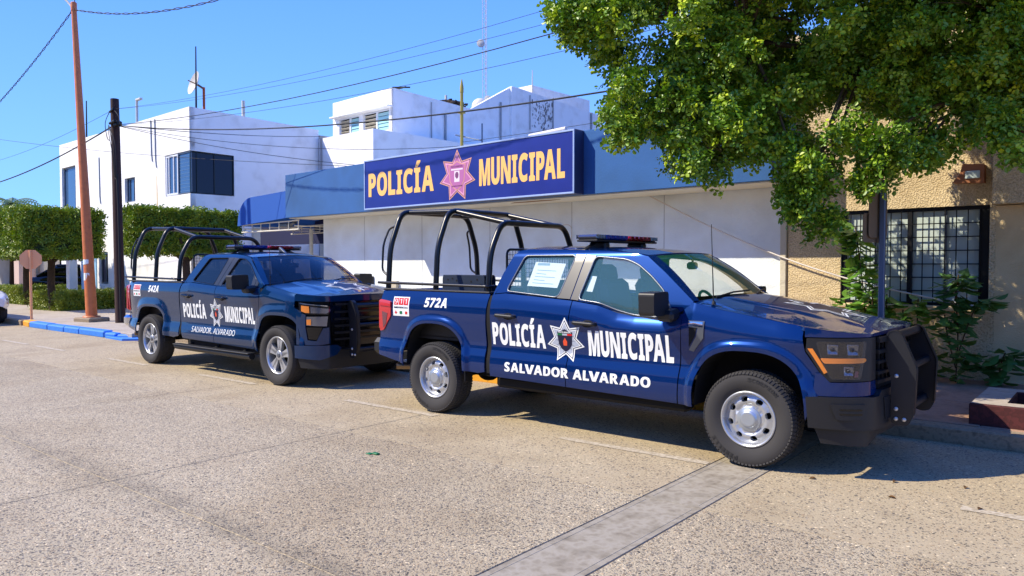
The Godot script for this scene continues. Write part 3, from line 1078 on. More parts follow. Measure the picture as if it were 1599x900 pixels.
func win(parent: Node, u0: float, u1: float, y0: float, y1: float, w: float, t: Transform3D, pane: String, bars: Array, frame := "white_frame", fw := 0.05) -> void:
	var root := node("window", Vector3.ZERO, 0, parent)
	var b := MB.new()
	for e in [[u0, u1, y0, y0 + fw], [u0, u1, y1 - fw, y1], [u0, u0 + fw, y0 + fw, y1 - fw], [u1 - fw, u1, y0 + fw, y1 - fw]]:
		b.box(t * Transform3D(Basis(), Vector3((e[0] + e[1]) / 2, (e[2] + e[3]) / 2, w)), Vector3(e[1] - e[0], e[3] - e[2], 0.06), 0.006)
	for q in bars:
		b.box(t * Transform3D(Basis(), Vector3(q, (y0 + y1) / 2, w)), Vector3(fw * 0.8, y1 - y0 - 2 * fw, 0.05), 0.005)
	obj("frame", b, M[frame], root)
	var stops := [u0 + fw]
	stops.append_array(bars)
	stops.append(u1 - fw)
	for i in stops.size() - 1:
		b = MB.new()
		b.box(t * Transform3D(Basis(Vector3.UP, 0.004 * (i % 2)), Vector3((stops[i] + stops[i + 1]) / 2, (y0 + y1) / 2, w - 0.012)), Vector3(stops[i + 1] - stops[i], y1 - y0 - fw, 0.008))
		obj("pane", b, M[pane], root)

func white_block() -> void:
	var t := node("white_building", Vector3.ZERO)
	tag(t, "two-storey white building with a tinted corner window and flat roof", "building")
	var U := -20.51
	var ff := FT()
	wall("front_wall", t, "white_wall", [-33.64, 0.0, U, 0.0, U, 4.11, U - 1.95, 4.11, U - 1.95, 5.56, U, 5.56, U, 7.03, -33.64, 7.12], [rect(-33.38, 4.0, -31.6, 6.05), rect(-26.15, 4.1, -25.15, 5.03), rect(-29.0, 0.9, -28.0, 2.2)], ff, 0.18, 0.6)
	# the side wall turns back from the corner
	var st := Transform3D(Basis(-fn, Vector3.UP, ft), F(U, 0, 0))
	wall("side_wall", t, "white_wall", [0.0, 0.0, 5.05, 0.0, 5.05, 6.9, 0.0, 7.03, 0.0, 5.56, 1.58, 5.54, 1.58, 4.11, 0.0, 4.11], [], st, 0.18, 0.6)
	var b := MB.new()
	fbox(b, -33.6, U - 0.22, 6.6, 6.75, -12.0, -0.2)
	obj("roof", b, M["grey_wall"], t)
	b = MB.new()
	fbox(b, -33.62, -33.4, 0.0, 7.05, -12.0, -0.19)
	fbox(b, -33.4, U - 0.2, 0.0, 7.0, -12.2, -12.0)
	obj("back_wall", b, M["white_wall"], t)
	b = MB.new()
	fbox(b, -33.3, U - 0.4, 0.1, 6.5, -11.8, -0.6)
	obj("inside", b, M["dark_inside"], t)
	win(t, -33.36, -31.62, 4.02, 6.03, -0.12, ff, "blue_pane", [-31.95], "trim_grey", 0.05)
	win(t, -26.13, -25.17, 4.12, 5.01, -0.12, ff, "blue_pane", [-25.9, -25.5], "trim_grey", 0.04)
	win(t, -28.98, -28.02, 0.92, 2.18, -0.12, ff, "tinted_pane", [-28.5], "trim_grey", 0.05)
	# the corner window: two faces meeting at the corner
	win(t, U - 1.93, U - 0.98, 4.13, 5.54, -0.05, ff, "blue_pane", [U - 1.72, U - 1.35], "white_frame", 0.07)
	win(t, U - 0.98, U - 0.01, 4.13, 5.54, -0.05, ff, "blue_pane", [], "trim_grey", 0.04)
	win(t, 0.01, 1.56, 4.13, 5.52, -0.03, st, "tinted_pane", [0.24, 0.86], "gloss_black", 0.025)
	# slats of the blind behind the corner pane
	var bl := node("window_blind", Vector3.ZERO, 0, t)
	for i in 11:
		b = MB.new()
		fbox(b, U - 0.92, U - 0.06, 4.22 + i * 0.12, 4.232 + i * 0.12, -0.058, -0.052)
		obj("slat", b, M["blind_slat"], bl)
	# pilasters and sill line low on the side
	for w in [-0.9, -2.4]:
		b = MB.new()
		b.box(st * Transform3D(Basis(), Vector3(-w, 1.6, 0.06)), Vector3(0.35, 2.9, 0.12), 0.01)
		obj("pilaster", b, M["cream_wall"], t)
	b = MB.new()
	b.box(st * Transform3D(Basis(), Vector3(1.75, 2.06, 0.08)), Vector3(0.22, 0.28, 0.16), 0.02)
	obj("lamp_box", b, M["board_dark"], t)
	# drain pipes and cables on the front
	for q in [[-23.6, 6.95, 5.45], [-23.25, 6.95, 5.2], [-28.75, 6.1, 4.2]]:
		b = MB.new()
		b.tube([F(q[0], q[1], 0.02), F(q[0] + 0.03, q[2] + 0.3, 0.02), F(q[0] + 0.1, q[2], 0.02)], 0.025, 6)
		obj("conduit", b, M["galvanised"], t)
	b = MB.new()
	for i in 5:
		fbox(b, -23.22 + 0.02 * (i % 2), -23.16 + 0.02 * (i % 3), 4.0 - i * 0.3 + 0.02, 4.3 + 0.6 - i * 0.3, 0.0015, 0.004 + 0.0004 * i)
	obj("rust_streak", b, M["plain_beige"], t)
	# low block and box room further right
	var l := node("white_annexe", Vector3.ZERO)
	tag(l, "plain white block joining the two-storey building, half shaded, under the boxy upper storey", "building")
	b = MB.new()
	fbox(b, U + 0.02, -17.07, 0.0, 6.55, -14.0, -5.05)
	obj("wall", b, M["white_wall"], l)
	b = MB.new()
	b.tube([F(-20.3, 6.58, -5.02), F(-20.3, 5.0, -5.0), F(-20.26, 3.5, -5.0)], 0.05, 8)
	obj("drain_pipe", b, M["grey_wall"], l)
	var u := node("upper_storey", Vector3.ZERO)
	tag(u, "boxy white upper storey with two louvred windows behind the sign", "building")
	var bt := FT() * Transform3D(Basis(), Vector3(0, 0, -7.04))
	var side := Transform3D(Basis(-fn, Vector3.UP, ft), F(-18.47, 0, -7.04))
	wall("front_wall", u, "white_wall", [-22.45, 0, -18.47, 0, -18.47, 8.56, -22.45, 8.52], [rect(-22.0, 6.95, -20.62, 7.76), rect(-20.35, 6.95, -18.68, 7.80)], bt, 0.16, 0.6)
	wall("side_wall", u, "white_wall", [0, 0, 14.0, 0, 14.0, 9.47, 6.94, 9.82, 4.28, 8.39, 0, 8.56], [], side, 0.2, 1.5)
	b = MB.new()
	fbox(b, -22.45, -22.25, 0.0, 8.5, -12.0, -7.22)
	obj("side_wall", b, M["white_wall"], u)
	b = MB.new()
	fbox(b, -22.2, -18.7, 8.2, 8.3, -20.0, -7.25)
	obj("roof", b, M["grey_wall"], u)
	b = MB.new()
	fbox(b, -22.2, -18.75, 5.0, 8.1, -11.0, -7.5)
	obj("inside", b, M["dark_inside"], u)
	for q in [[-22.0, -21.30, "dark_inside"], [-21.30, -20.62, "louvre_pane"], [-20.35, -19.52, "dark_inside"], [-19.52, -18.68, "louvre_pane"]]:
		var wn := node("window", Vector3.ZERO, 0, u)
		b = MB.new()
		for e in [[q[0], q[1], 6.95, 6.99], [q[0], q[1], 7.74, 7.79], [q[0], q[0] + 0.05, 6.99, 7.74], [q[1] - 0.05, q[1], 6.99, 7.74]]:
			b.box(bt * Transform3D(Basis(), Vector3((e[0] + e[1]) / 2, (e[2] + e[3]) / 2, -0.08)), Vector3(e[1] - e[0], e[3] - e[2], 0.05), 0.004)
		obj("frame", b, M["white_frame"], wn)
		for i in 5:
			b = MB.new()
			b.box(bt * Transform3D(Basis(Vector3.RIGHT, -0.6 if q[2] == "dark_inside" else -0.2), Vector3((q[0] + q[1]) / 2, 7.06 + i * 0.145, -0.09)), Vector3(q[1] - q[0] - 0.1, 0.012 if q[2] == "dark_inside" else 0.135, 0.12 if q[2] == "dark_inside" else 0.008))
			obj("slat", b, M["cream_wall" if q[2] == "dark_inside" else "louvre_pane"], wn)
	b = MB.new()
	b.box(bt * Transform3D(Basis(), Vector3(-20.4, 7.85, 0.12)), Vector3(3.9, 0.06, 0.28), 0.01)
	obj("window_hood", b, M["white_wall"], u)
	# pilaster, pipes, joints and the peeling patch on the long shaded side
	b = MB.new()
	b.box(side * Transform3D(Basis(), Vector3(6.9, 4.9, 0.06)), Vector3(0.30, 9.7, 0.12), 0.01)
	obj("pilaster", b, M["white_wall"], u)
	for q in [[1.98, 8.3, 5.2, 0.025], [6.1, 8.95, 5.0, 0.045], [8.1, 9.6, 8.0, 0.025], [9.8, 9.75, 6.5, 0.03], [12.9, 9.5, 6.0, 0.05], [2.75, 7.9, 5.0, 0.05]]:
		b = MB.new()
		b.tube([side * Vector3(q[0], q[1], 0.05), side * Vector3(q[0], q[2], 0.05)], q[3], 6)
		obj("wall_pipe", b, M["grey_wall"], u)
	var r := RandomNumberGenerator.new()
	r.seed = 12
	b = MB.new()
	for i in 150:
		var px := 9.1 + 1.0 * (r.randf() - 0.5) + 0.8 * (r.randf() - 0.5)
		var py := 8.85 + 0.8 * (r.randf() - 0.5) + 0.8 * (r.randf() - 0.5)
		var q := PackedVector2Array()
		var k := 5 + r.randi() % 3
		var rad := 0.02 + 0.07 * r.randf() * r.randf()
		for j in k:
			q.append(Vector2(px, py) + Vector2.from_angle(TAU * j / k) * rad * r.randf_range(0.5, 1.2) * Vector2(0.8, 1.5))
		for j in range(1, k - 1):
			b.flat(side * Vector3(q[0].x, q[0].y, 0.004 + 0.0001 * i), side * Vector3(q[j].x, q[j].y, 0.004 + 0.0001 * i), side * Vector3(q[j + 1].x, q[j + 1].y, 0.004 + 0.0001 * i), side.basis.z)
	obj("peeling_patch", b, M["peeling_dark"], u)
	# roof room behind
	b = MB.new()
	fbox(b, -22.3, -20.8, 8.3, 10.95, -23.0, -18.0)
	var rr := tag(obj("roof_room", b, M["white_wall"]), "small white roof room with an antenna rising behind the long shaded wall", "building")
	b = MB.new()
	b.ball(F(-19.6, 8.92, -13.0), Vector3(0.37, 0.36, 0.37), 8, 14)
	b.lathe(Transform3D(Basis(Vector3(1, 0, 0), -PI / 2), F(-19.6, 8.2, -13.0)), [Vector2(0, 0.37), Vector2(0.75, 0.37)], 16)
	tag(obj("water_tank", b, M["cream_paint"]), "rounded cream water tank on the roof in the dip of the shaded wall", "water tank")
	b = MB.new()
	for i in 40:
		b.box(Transform3D(Basis(Vector3(r.randf() - 0.5, 1, r.randf() - 0.5).normalized(), r.randf() * 3.0), F(-19.1 + 0.8 * (r.randf() - 0.5), 8.5 + 0.25 * r.randf(), -10.9 + 1.2 * (r.randf() - 0.5))), Vector3(0.25, 0.08, 0.12) * r.randf_range(0.6, 1.4))
	b.prism(Transform3D(Basis(fn, Vector3.UP, -ft), F(-19.4, 8.25, -10.9)), pv([-0.7, 0, 0.7, 0, 0.45, 0.40, -0.1, 0.58]), 0.0, 0.3)
	tag(obj("rubble_heap", b, M["bark"]), "heap of brown scrap and rubble on the roof beside the yellow pole", "rubble")

func pole(called: String, a: Vector3, b2: Vector3, r0: float, r1: float, m: String, label: String, cat: String, group := "") -> MeshInstance3D:
	var b := MB.new()
	b.tube([a, a.lerp(b2, 0.5), b2], [r0, (r0 + r1) / 2, r1], 8)
	return tag(obj(called, b, M[m]), label, cat, group)

func rooftops() -> void:
	# grid dish on the white building's corner
	var d := node("grid_dish", F(-20.9, 7.0, -0.7))
	tag(d, "pale round grid dish tilted up on a post at the white building's corner", "dish antenna")
	var b := MB.new()
	b.tube([Vector3(0, -0.3, 0), Vector3(0, 0.85, 0)], 0.045, 8)
	obj("post", b, M["terracotta"], d)
	b = MB.new()
	var bs := Basis(Vector3.UP, deg_to_rad(-8)) * Basis(Vector3.RIGHT, deg_to_rad(-16)) 
	var t := Transform3D(bs, Vector3(-0.28, 0.98, 0.1))
	var pr := []
	for i in 7:
		var q := 0.42 * (6 - i) / 6.0
		pr.append(Vector2(q * q * 0.75 , q))
	pr.reverse()
	b.lathe(t, pr, 24)
	obj("dish", b, M["dish_white"], d)
	b = MB.new()
	b.tube([t * Vector3(0, 0, 0), t * Vector3(0, 0, 0.32)], 0.02, 6)
	b.tube([t * Vector3(0, 0, 0), Vector3(0, 0.8, 0)], 0.04, 6)
	obj("feed_arm", b, M["tan_metal"], d)
	pole("antenna_mast", F(-20.75, 6.9, -0.35), F(-20.72, 9.15, -0.35), 0.035, 0.02, "cable_black", "thin dark antenna mast beside the grid dish", "antenna")
	pole("antenna_mast", F(-32.6, 6.9, -0.8), F(-32.55, 9.1, -0.8), 0.04, 0.025, "cable_black", "thin dark antenna mast at the far left end of the white roof", "antenna")
	pole("roof_stub", F(-20.6, 6.6, -2.0), F(-20.6, 7.55, -2.0), 0.06, 0.06, "dish_white", "short white pipe standing on the roof right of the grid dish", "pipe")
	b = MB.new()
	b.tube([F(-26.4, 6.9, -0.6), F(-26.4, 8.25, -0.6)], 0.05, 8)
	b.box(FT() * Transform3D(Basis(), Vector3(-26.2, 8.2, -0.6)), Vector3(0.45, 0.09, 0.12), 0.02)
	tag(obj("roof_camera_post", b, M["dish_white"]), "white post with a small arm on the white roof behind the wooden pole", "post")
	pole("roof_stub", F(-19.7, 8.25, -11.0), F(-19.7, 9.1, -11.0), 0.06, 0.05, "dish_white", "short white pipe on the upper storey's roof left of the yellow pole", "pipe")
	pole("antenna_mast", F(-20.75, 10.2, -18.0), F(-20.75, 11.7, -18.0), 0.04, 0.02, "dish_white", "white whip antenna on the small roof room", "antenna")
	b = MB.new()
	b.box(FT() * Transform3D(Basis(), Vector3(-18.6, 8.62, -7.5)), Vector3(0.8, 0.05, 0.05), 0.0)
	b.box(FT() * Transform3D(Basis(Vector3.UP, 0.7), Vector3(-18.6, 8.68, -7.6)), Vector3(0.7, 0.05, 0.05), 0.0)
	tag(obj("roof_bracket", b, M["cable_black"]), "dark metal bracket on the upper storey's front corner", "bracket")
	# brass-yellow pole behind the sign
	b = MB.new()
	b.tube([F(-9.34, 3.9, -2.0), F(-9.34, 6.15, -2.0)], 0.042, 10)
	b.lathe(Transform3D(Basis(Vector3(1, 0, 0), -PI / 2), F(-9.34, 6.12, -2.0)), [Vector2(0, 0.05), Vector2(0.14, 0.05), Vector2(0.34, 0.012)], 10)
	b.box(FT() * Transform3D(Basis(), Vector3(-9.34, 5.6, -2.0)), Vector3(0.14, 0.03, 0.14), 0.005)
	tag(obj("flag_pole", b, M["brass_paint"]), "thin yellow pole with a pointed white tip rising behind the sign's star", "pole")
	b = MB.new()
	b.tube([F(-9.0, 4.0, -2.4), F(-9.0, 5.34, -2.4)], 0.02, 6)
	b.tube([F(-9.0, 4.90, -2.4), F(-9.7, 5.08, -2.4)], 0.018, 6)
	b.box(FT() * Transform3D(Basis(Vector3.BACK, -0.25), Vector3(-9.80, 5.11, -2.4)), Vector3(0.32, 0.04, 0.12), 0.01)
	tag(obj("roof_lamp", b, M["grey_steel"]), "small grey roof lamp on a bent arm beside the yellow pole", "lamp")
	# guyed lattice mast far behind
	var m := node("lattice_mast", Vector3(-33.9, 0, -38.4))
	tag(m, "tall slender white lattice radio mast far behind the roofs", "radio mast")
	b = MB.new()
	var legs := [Vector3(0.2, 0, 0), Vector3(-0.1, 0, 0.17), Vector3(-0.1, 0, -0.17)]
	for q in legs:
		b.tube([q, q + Vector3(0, 36, 0)], 0.022, 5)
	obj("leg", b, M["dish_white"], m)
	b = MB.new()
	for i in 80:
		var y := i * 0.45
		for k in 3:
			b.tube([legs[k] + Vector3(0, y, 0), legs[(k + 1) % 3] + Vector3(0, y + 0.45, 0)], 0.010, 4, false)
	obj("brace", b, M["dish_white"], m)
	for q in [[Vector3(-0.25, 16.9 + 2.4, 0.2), 0.32], [Vector3(0.4, 14.8, 0.1), 0.3]]:
		b = MB.new()
		b.lathe(Transform3D(Basis(Vector3.UP, 0.6), q[0]), [Vector2(-0.1, 0.0), Vector2(-0.02, q[1] * 0.7), Vector2(0.05, q[1]), Vector2(0.12, q[1]), Vector2(0.14, 0.0)], 16)
		obj("dish", b, M["dish_white"], m)

func beige_house() -> void:
	var t := node("beige_house", Vector3.ZERO)
	tag(t, "beige rough stucco house with a barred window, shaded by the tree", "house")
	wall("front_wall", t, "stucco_beige", [0.04, 0.0, 2.80, 0.0, 2.80, 5.2, 0.04, 5.2], [rect(0.84, 1.13, 2.73, 2.48)], FT(), 0.14, 0.7)
	var b := MB.new()
	fbox(b, 2.80, 9.0, 0.0, 2.46, -0.9, -0.002)
	obj("side_wall", b, M["plain_beige"], t)
	b = MB.new()
	fbox(b, 2.79, 9.0, 2.47, 5.2, -0.9, 0.22)
	obj("upper_wall", b, M["stucco_beige"], t)
	b = MB.new()
	fbox(b, 0.06, 9.0, 0.0, 5.15, -6.0, -0.9)
	obj("building_body", b, M["plain_beige"], t)
	b = MB.new()
	fbox(b, 0.9, 2.7, 1.0, 2.6, -0.5, -0.45)
	obj("curtain", b, M["frosted_pane"], t)
	b = MB.new()
	fbox(b, 0.80, 2.77, 1.06, 1.125, -0.1, 0.06, 0.01)
	obj("window_sill", b, M["plain_beige"], t)
	var wn := node("window", Vector3.ZERO, 0, t)
	b = MB.new()
	for e in [[0.84, 2.73, 1.13, 1.17], [0.84, 2.73, 2.43, 2.48], [0.84, 0.90, 1.17, 2.43], [2.61, 2.73, 1.17, 2.43], [1.73, 1.79, 1.17, 2.43]]:
		fbox(b, e[0], e[1], e[2], e[3], -0.125, -0.04, 0.004)
	obj("frame", b, M["black_iron"], wn)
	var us := [0.90, 1.32, 1.73]
	for e in [[0.90, 1.30], [1.30, 1.73], [1.79, 2.20], [2.20, 2.61]]:
		b = MB.new()
		fbox(b, e[0], e[1], 1.17, 2.43, -0.105 - (0.012 if e[0] == 1.30 or e[0] == 2.20 else 0.0), -0.098 - (0.012 if e[0] == 1.30 or e[0] == 2.20 else 0.0))
		obj("pane", b, M["frosted_pane"], wn)
	for e in [1.30, 2.20]:
		b = MB.new()
		fbox(b, e - 0.015, e + 0.015, 1.17, 2.43, -0.10, -0.085)
		obj("frame", b, M["trim_grey"], wn)
	for i in 13:
		var u := 0.97 + i * 0.137
		if absf(u - 1.76) < 0.05:
			continue
		b = MB.new()
		fbox(b, u - 0.006, u + 0.006, 1.165, 2.44, -0.035, -0.023)
		obj("bar", b, M["black_iron"], wn)
	for i in 6:
		var y := 1.33 + i * 0.185
		b = MB.new()
		fbox(b, 0.88, 2.64, y - 0.007, y + 0.007, -0.047, -0.0355)
		obj("bar", b, M["black_iron"], wn)
	# terracotta wall lamp
	var l := node("wall_lamp", Vector3.ZERO)
	tag(l, "terracotta wall lamp on the beige wall above the barred window", "lamp")
	b = MB.new()
	b.prism(FT() * Transform3D(Basis(), Vector3(2.42, 2.78, 0)), pv([-0.10, 0.0, 0.26, -0.02, 0.26, 0.22, 0.02, 0.24, -0.02, 0.10]), 0.005, 0.16, 0.01)
	obj("shade", b, M["clay_shade"], l)
	b = MB.new()
	fbox(b, 2.47, 2.64, 2.82, 2.92, 0.162, 0.18, 0.006)
	obj("lens", b, M["frosted_pane"], l)

func left_buildings() -> void:
	# open-fronted house behind the clipped trees
	var t := node("porch_house", Vector3.ZERO)
	tag(t, "low house with a dark open porch and pale columns behind the clipped trees", "house")
	var b := MB.new()
	b.bx(-52.0, -34.2, 0.0, 3.6, -16.0, -9.8)
	obj("wall", b, M["grey_wall"], t)
	b = MB.new()
	b.bx(-52.5, -34.0, 3.0, 3.5, -9.8, -5.2)
	obj("porch_roof", b, M["cream_wall"], t)
	for e in [[-34.6, -6.0, "pink_wall"], [-34.2, -6.9, "cream_wall"], [-39.5, -5.6, "pink_wall"], [-45.0, -5.6, "cream_wall"]]:
		b = MB.new()
		b.bx(e[0] - 0.35, e[0] + 0.35, 0.0, 3.0, e[1] - 0.35, e[1] + 0.35, 0.02)
		obj("column", b, M[e[2]], t)
	b = MB.new()
	b.bx(-44, -36, 0.1, 2.8, -9.9, -9.76)
	obj("dark_doorway", b, M["dark_inside"], t)
	b = MB.new()
	b.bx(-25.4, -25.1, 0.14, 2.6, -4.75, -4.45, 0.02)
	tag(obj("gate_pillar", b, M["white_wall"]), "slim white pillar left of the wooden pole", "pillar")
	b = MB.new()
	b.bx(-24.95, -23.6, 0.3, 2.1, -4.86, -4.82, 0.0)
	tag(obj("wall_banner", b, M["poster_blue"]), "pale blue banner panel beside the slim white pillar", "banner")

func street_posts() -> void:
	# back of the eight-sided traffic sign
	var t := node("traffic_sign", Vector3(-17.95, WALK_Y, -0.82), 0)
	tag(t, "eight-sided traffic sign seen from its plain orange-pink back, by the blue kerb", "traffic sign")
	var b := MB.new()
	b.tube([Vector3(0, 0, 0), Vector3(0, 1.96, 0)], 0.034, 8)
	obj("post", b, M["sign_back"], t)
	var oct := PackedVector2Array()
	for i in 8:
		oct.append(Vector2.from_angle(TAU * (i + 0.5) / 8) * 0.29)
	b = MB.new()
	b.prism(Transform3D(Basis(Vector3.UP, deg_to_rad(66)), Vector3(-0.03, 1.70, -0.02)), oct, -0.004, 0.002)
	obj("plate", b, M["sign_back"], t)
	# leaning orange lamp post
	var o := node("lamp_post", Vector3(-15.82, WALK_Y, -1.59))
	tag(o, "tall orange lamp post leaning left on a concrete foot", "lamp post")
	b = MB.new()
	b.tube([Vector3(0, 0.1, 0), Vector3(-0.13, 2.3, 0.03), Vector3(-0.55, 8.62, 0.11)], [0.145, 0.125, 0.068], 14)
	obj("pole", b, M["orange_paint"], o)
	b = MB.new()
	b.lathe(Transform3D(Basis(Vector3(1, 0, 0), -PI / 2), Vector3(-0.548, 8.5, 0.108)), [Vector2(0, 0.078), Vector2(0.22, 0.078), Vector2(0.24, 0.05), Vector2(0.24, 0.0)], 14)
	obj("cap", b, M["orange_paint"], o)
	b = MB.new()
	b.tube(smooth_curve([Vector3(-0.56, 8.55, 0.11), Vector3(-0.95, 8.95, 0.3), Vector3(-1.6, 9.3, 0.9), Vector3(-2.0, 9.4, 1.3)], 5), 0.03, 8)
	obj("arm", b, M["cream_paint"], o)
	b = MB.new()
	b.box(Transform3D(Basis(Vector3.UP, 0.75), Vector3(-2.2, 9.38, 1.5)), Vector3(0.7, 0.12, 0.24), 0.05)
	obj("lamp_head", b, M["galvanised"], o)
	b = MB.new()
	b.tube(bent([Vector3(-0.5, 8.72, 0.1), Vector3(-0.5, 8.92, 0.1), Vector3(-0.36, 8.96, 0.1), Vector3(-0.38, 8.82, 0.1)], 0.05), 0.012, 6)
	obj("hook", b, M["cable_black"], o)
	b = MB.new()
	b.box(Transform3D(Basis(Vector3.UP, 0.2), Vector3(0, 0.04, 0)), Vector3(0.72, 0.14, 0.6), 0.03)
	obj("foot", b, M["kerb_grey"], o)
	b = MB.new()
	b.lathe(Transform3D(Basis(Vector3(1, 0, 0), -PI / 2), Vector3(-0.002, 0.1, 0)), [Vector2(0, 0.22), Vector2(0.05, 0.22), Vector2(0.06, 0.15)], 14)
	obj("flange", b, M["orange_paint"], o)
	for e in [[1.62, 0.14, 0.24], [1.22, 0.20, 0.17]]:
		b = MB.new()
		for i in 5:
			var a := -0.2 + 0.28 * i
			var a2 := a + 0.28
			var c := Vector3(-0.058 * e[0], e[0], 0.014 * e[0])
			b.quad(c + Vector3(sin(a), 0, cos(a)) * 0.136 - Vector3(0, e[1] / 2, 0), c + Vector3(sin(a2), 0, cos(a2)) * 0.136 - Vector3(0, e[1] / 2 - 0.01 * i, 0), c + Vector3(sin(a2), 0, cos(a2)) * 0.133 + Vector3(0, e[1] / 2 + 0.012 * (i % 2), 0), c + Vector3(sin(a), 0, cos(a)) * 0.133 + Vector3(0, e[1] / 2, 0), Vector3(sin(a), 0, cos(a)))
		obj("torn_sticker", b, M["paper"], o)
	# wooden pole
	var w := node("utility_pole", Vector3(-14.72, 0, -1.88))
	tag(w, "dark weathered wooden utility pole with cable clamps, left of the rear pickup", "utility pole", "utility poles")
	b = MB.new()
	b.tube([Vector3(0, 0, 0), Vector3(-0.12, 3.0, -0.02), Vector3(-0.24, 6.12, -0.04)], [0.128, 0.118, 0.105], 14)
	obj("pole", b, M["dark_wood"], w)
	b = MB.new()
	b.tube([Vector3(-0.36, 5.78, 0.04), Vector3(0.06, 5.80, 0.12)], 0.03, 6)
	b.box(Transform3D(Basis(), Vector3(0.05, 5.42, 0.02)), Vector3(0.22, 0.13, 0.16), 0.02)
	b.tube([Vector3(-0.22, 5.45, 0.1), Vector3(0.22, 5.46, 0.16)], 0.035, 6)
	obj("clamp", b, M["black_iron"], w)
	b = MB.new()
	b.tube([Vector3(0.17, 0.2, 0.06), Vector3(0.10, 3.0, 0.05), Vector3(0.02, 4.1, 0.04)], 0.03, 6)
	obj("riser_pipe", b, M["cable_black"], w)
	b = MB.new()
	for k in 4:
		b.tube(smooth_curve([Vector3(-0.2, 5.4, 0.14), Vector3(-0.1 + 0.12 * k, 5.15 - 0.1 * k, 0.18), Vector3(0.05 + 0.07 * k, 4.6 - 0.2 * k, 0.16), Vector3(0.02, 4.0, 0.10)], 4), 0.009, 5)
	b.tube(smooth_curve([Vector3(-0.32, 5.8, 0.05), Vector3(-0.5, 5.5, 0.1), Vector3(-0.4, 5.1, 0.1), Vector3(-0.25, 5.0, 0.1)], 4), 0.01, 5)
	b.tube(smooth_curve([Vector3(0.0, 5.8, 0.1), Vector3(0.28, 5.6, 0.1), Vector3(0.4, 5.35, 0.1)], 4), 0.01, 5)
	obj("loose_cable", b, M["cable_black"], w)
	var w2: Node3D = w.duplicate()
	w2.name = numbered("utility_pole", self)
	add_child(w2)
	w2.position = Vector3(21.0, 0, -1.9)
	w2.scale = Vector3(1, 1.25, 1)
	tag(w2, "taller wooden utility pole beyond the right edge where the cables end", "utility pole", "utility poles")
	# grey post with sign backs by the house
	var g := node("sign_post", Vector3(4.15, WALK_Y, -1.5))
	tag(g, "grey square steel post carrying two tan sign backs before the barred window", "sign post")
	b = MB.new()
	b.box(Transform3D(Basis(), Vector3(-0.02, 1.18, 0)), Vector3(0.058, 2.5, 0.058), 0.008)
	obj("post", b, M["grey_steel"], g)
	for e in [[0.0, 2.08, 0.20, 0.25, -0.045], [0.035, 1.93, 0.24, 0.15, -0.075]]:
		b = MB.new()
		b.prism(Transform3D(Basis(Vector3.UP, deg_to_rad(78)), Vector3(-0.02 + e[4], e[1], e[0])), cut_corner(pv([-e[2], -e[3], e[2], -e[3], e[2], e[3], -e[2], e[3]]), 0.05, 3), -0.002, 0.002)
		obj("plate", b, M["tan_metal"], g)
	# planter of red-painted concrete
	var p := node("tree_planter", Vector3(5.75, WALK_Y, -2.0))
	tag(p, "low concrete tree planter with flaking dark red sides on the pavement", "planter")
	b = MB.new()
	for e in [[-0.80, 0.80, 0.40, 0.62], [-0.80, 0.80, -0.62, -0.40], [-0.80, -0.50, -0.40, 0.40], [0.50, 0.80, -0.40, 0.40]]:
		b.bx(e[0] + (0.002 if e[2] == -0.40 else 0.0), e[1], 0.0, 0.215, e[2], e[3], 0.012)
	obj("rim", b, M["red_paint"], p)
	b = MB.new()
	for e in [[-0.785, 0.785, 0.41, 0.605], [-0.785, 0.785, -0.605, -0.41], [-0.785, -0.51, -0.41, 0.41], [0.51, 0.785, -0.41, 0.41]]:
		b.quad(Vector3(e[0], 0.2175, e[2]), Vector3(e[1], 0.2175, e[2]), Vector3(e[1], 0.2175, e[3]), Vector3(e[0], 0.2175, e[3]), Vector3.UP)
	obj("rim_top", b, M["pavement"], p)
	b = MB.new()
	b.bx(-0.5, 0.5, 0.0, 0.10, -0.4, 0.4)
	obj("soil", b, M["soil"], p)

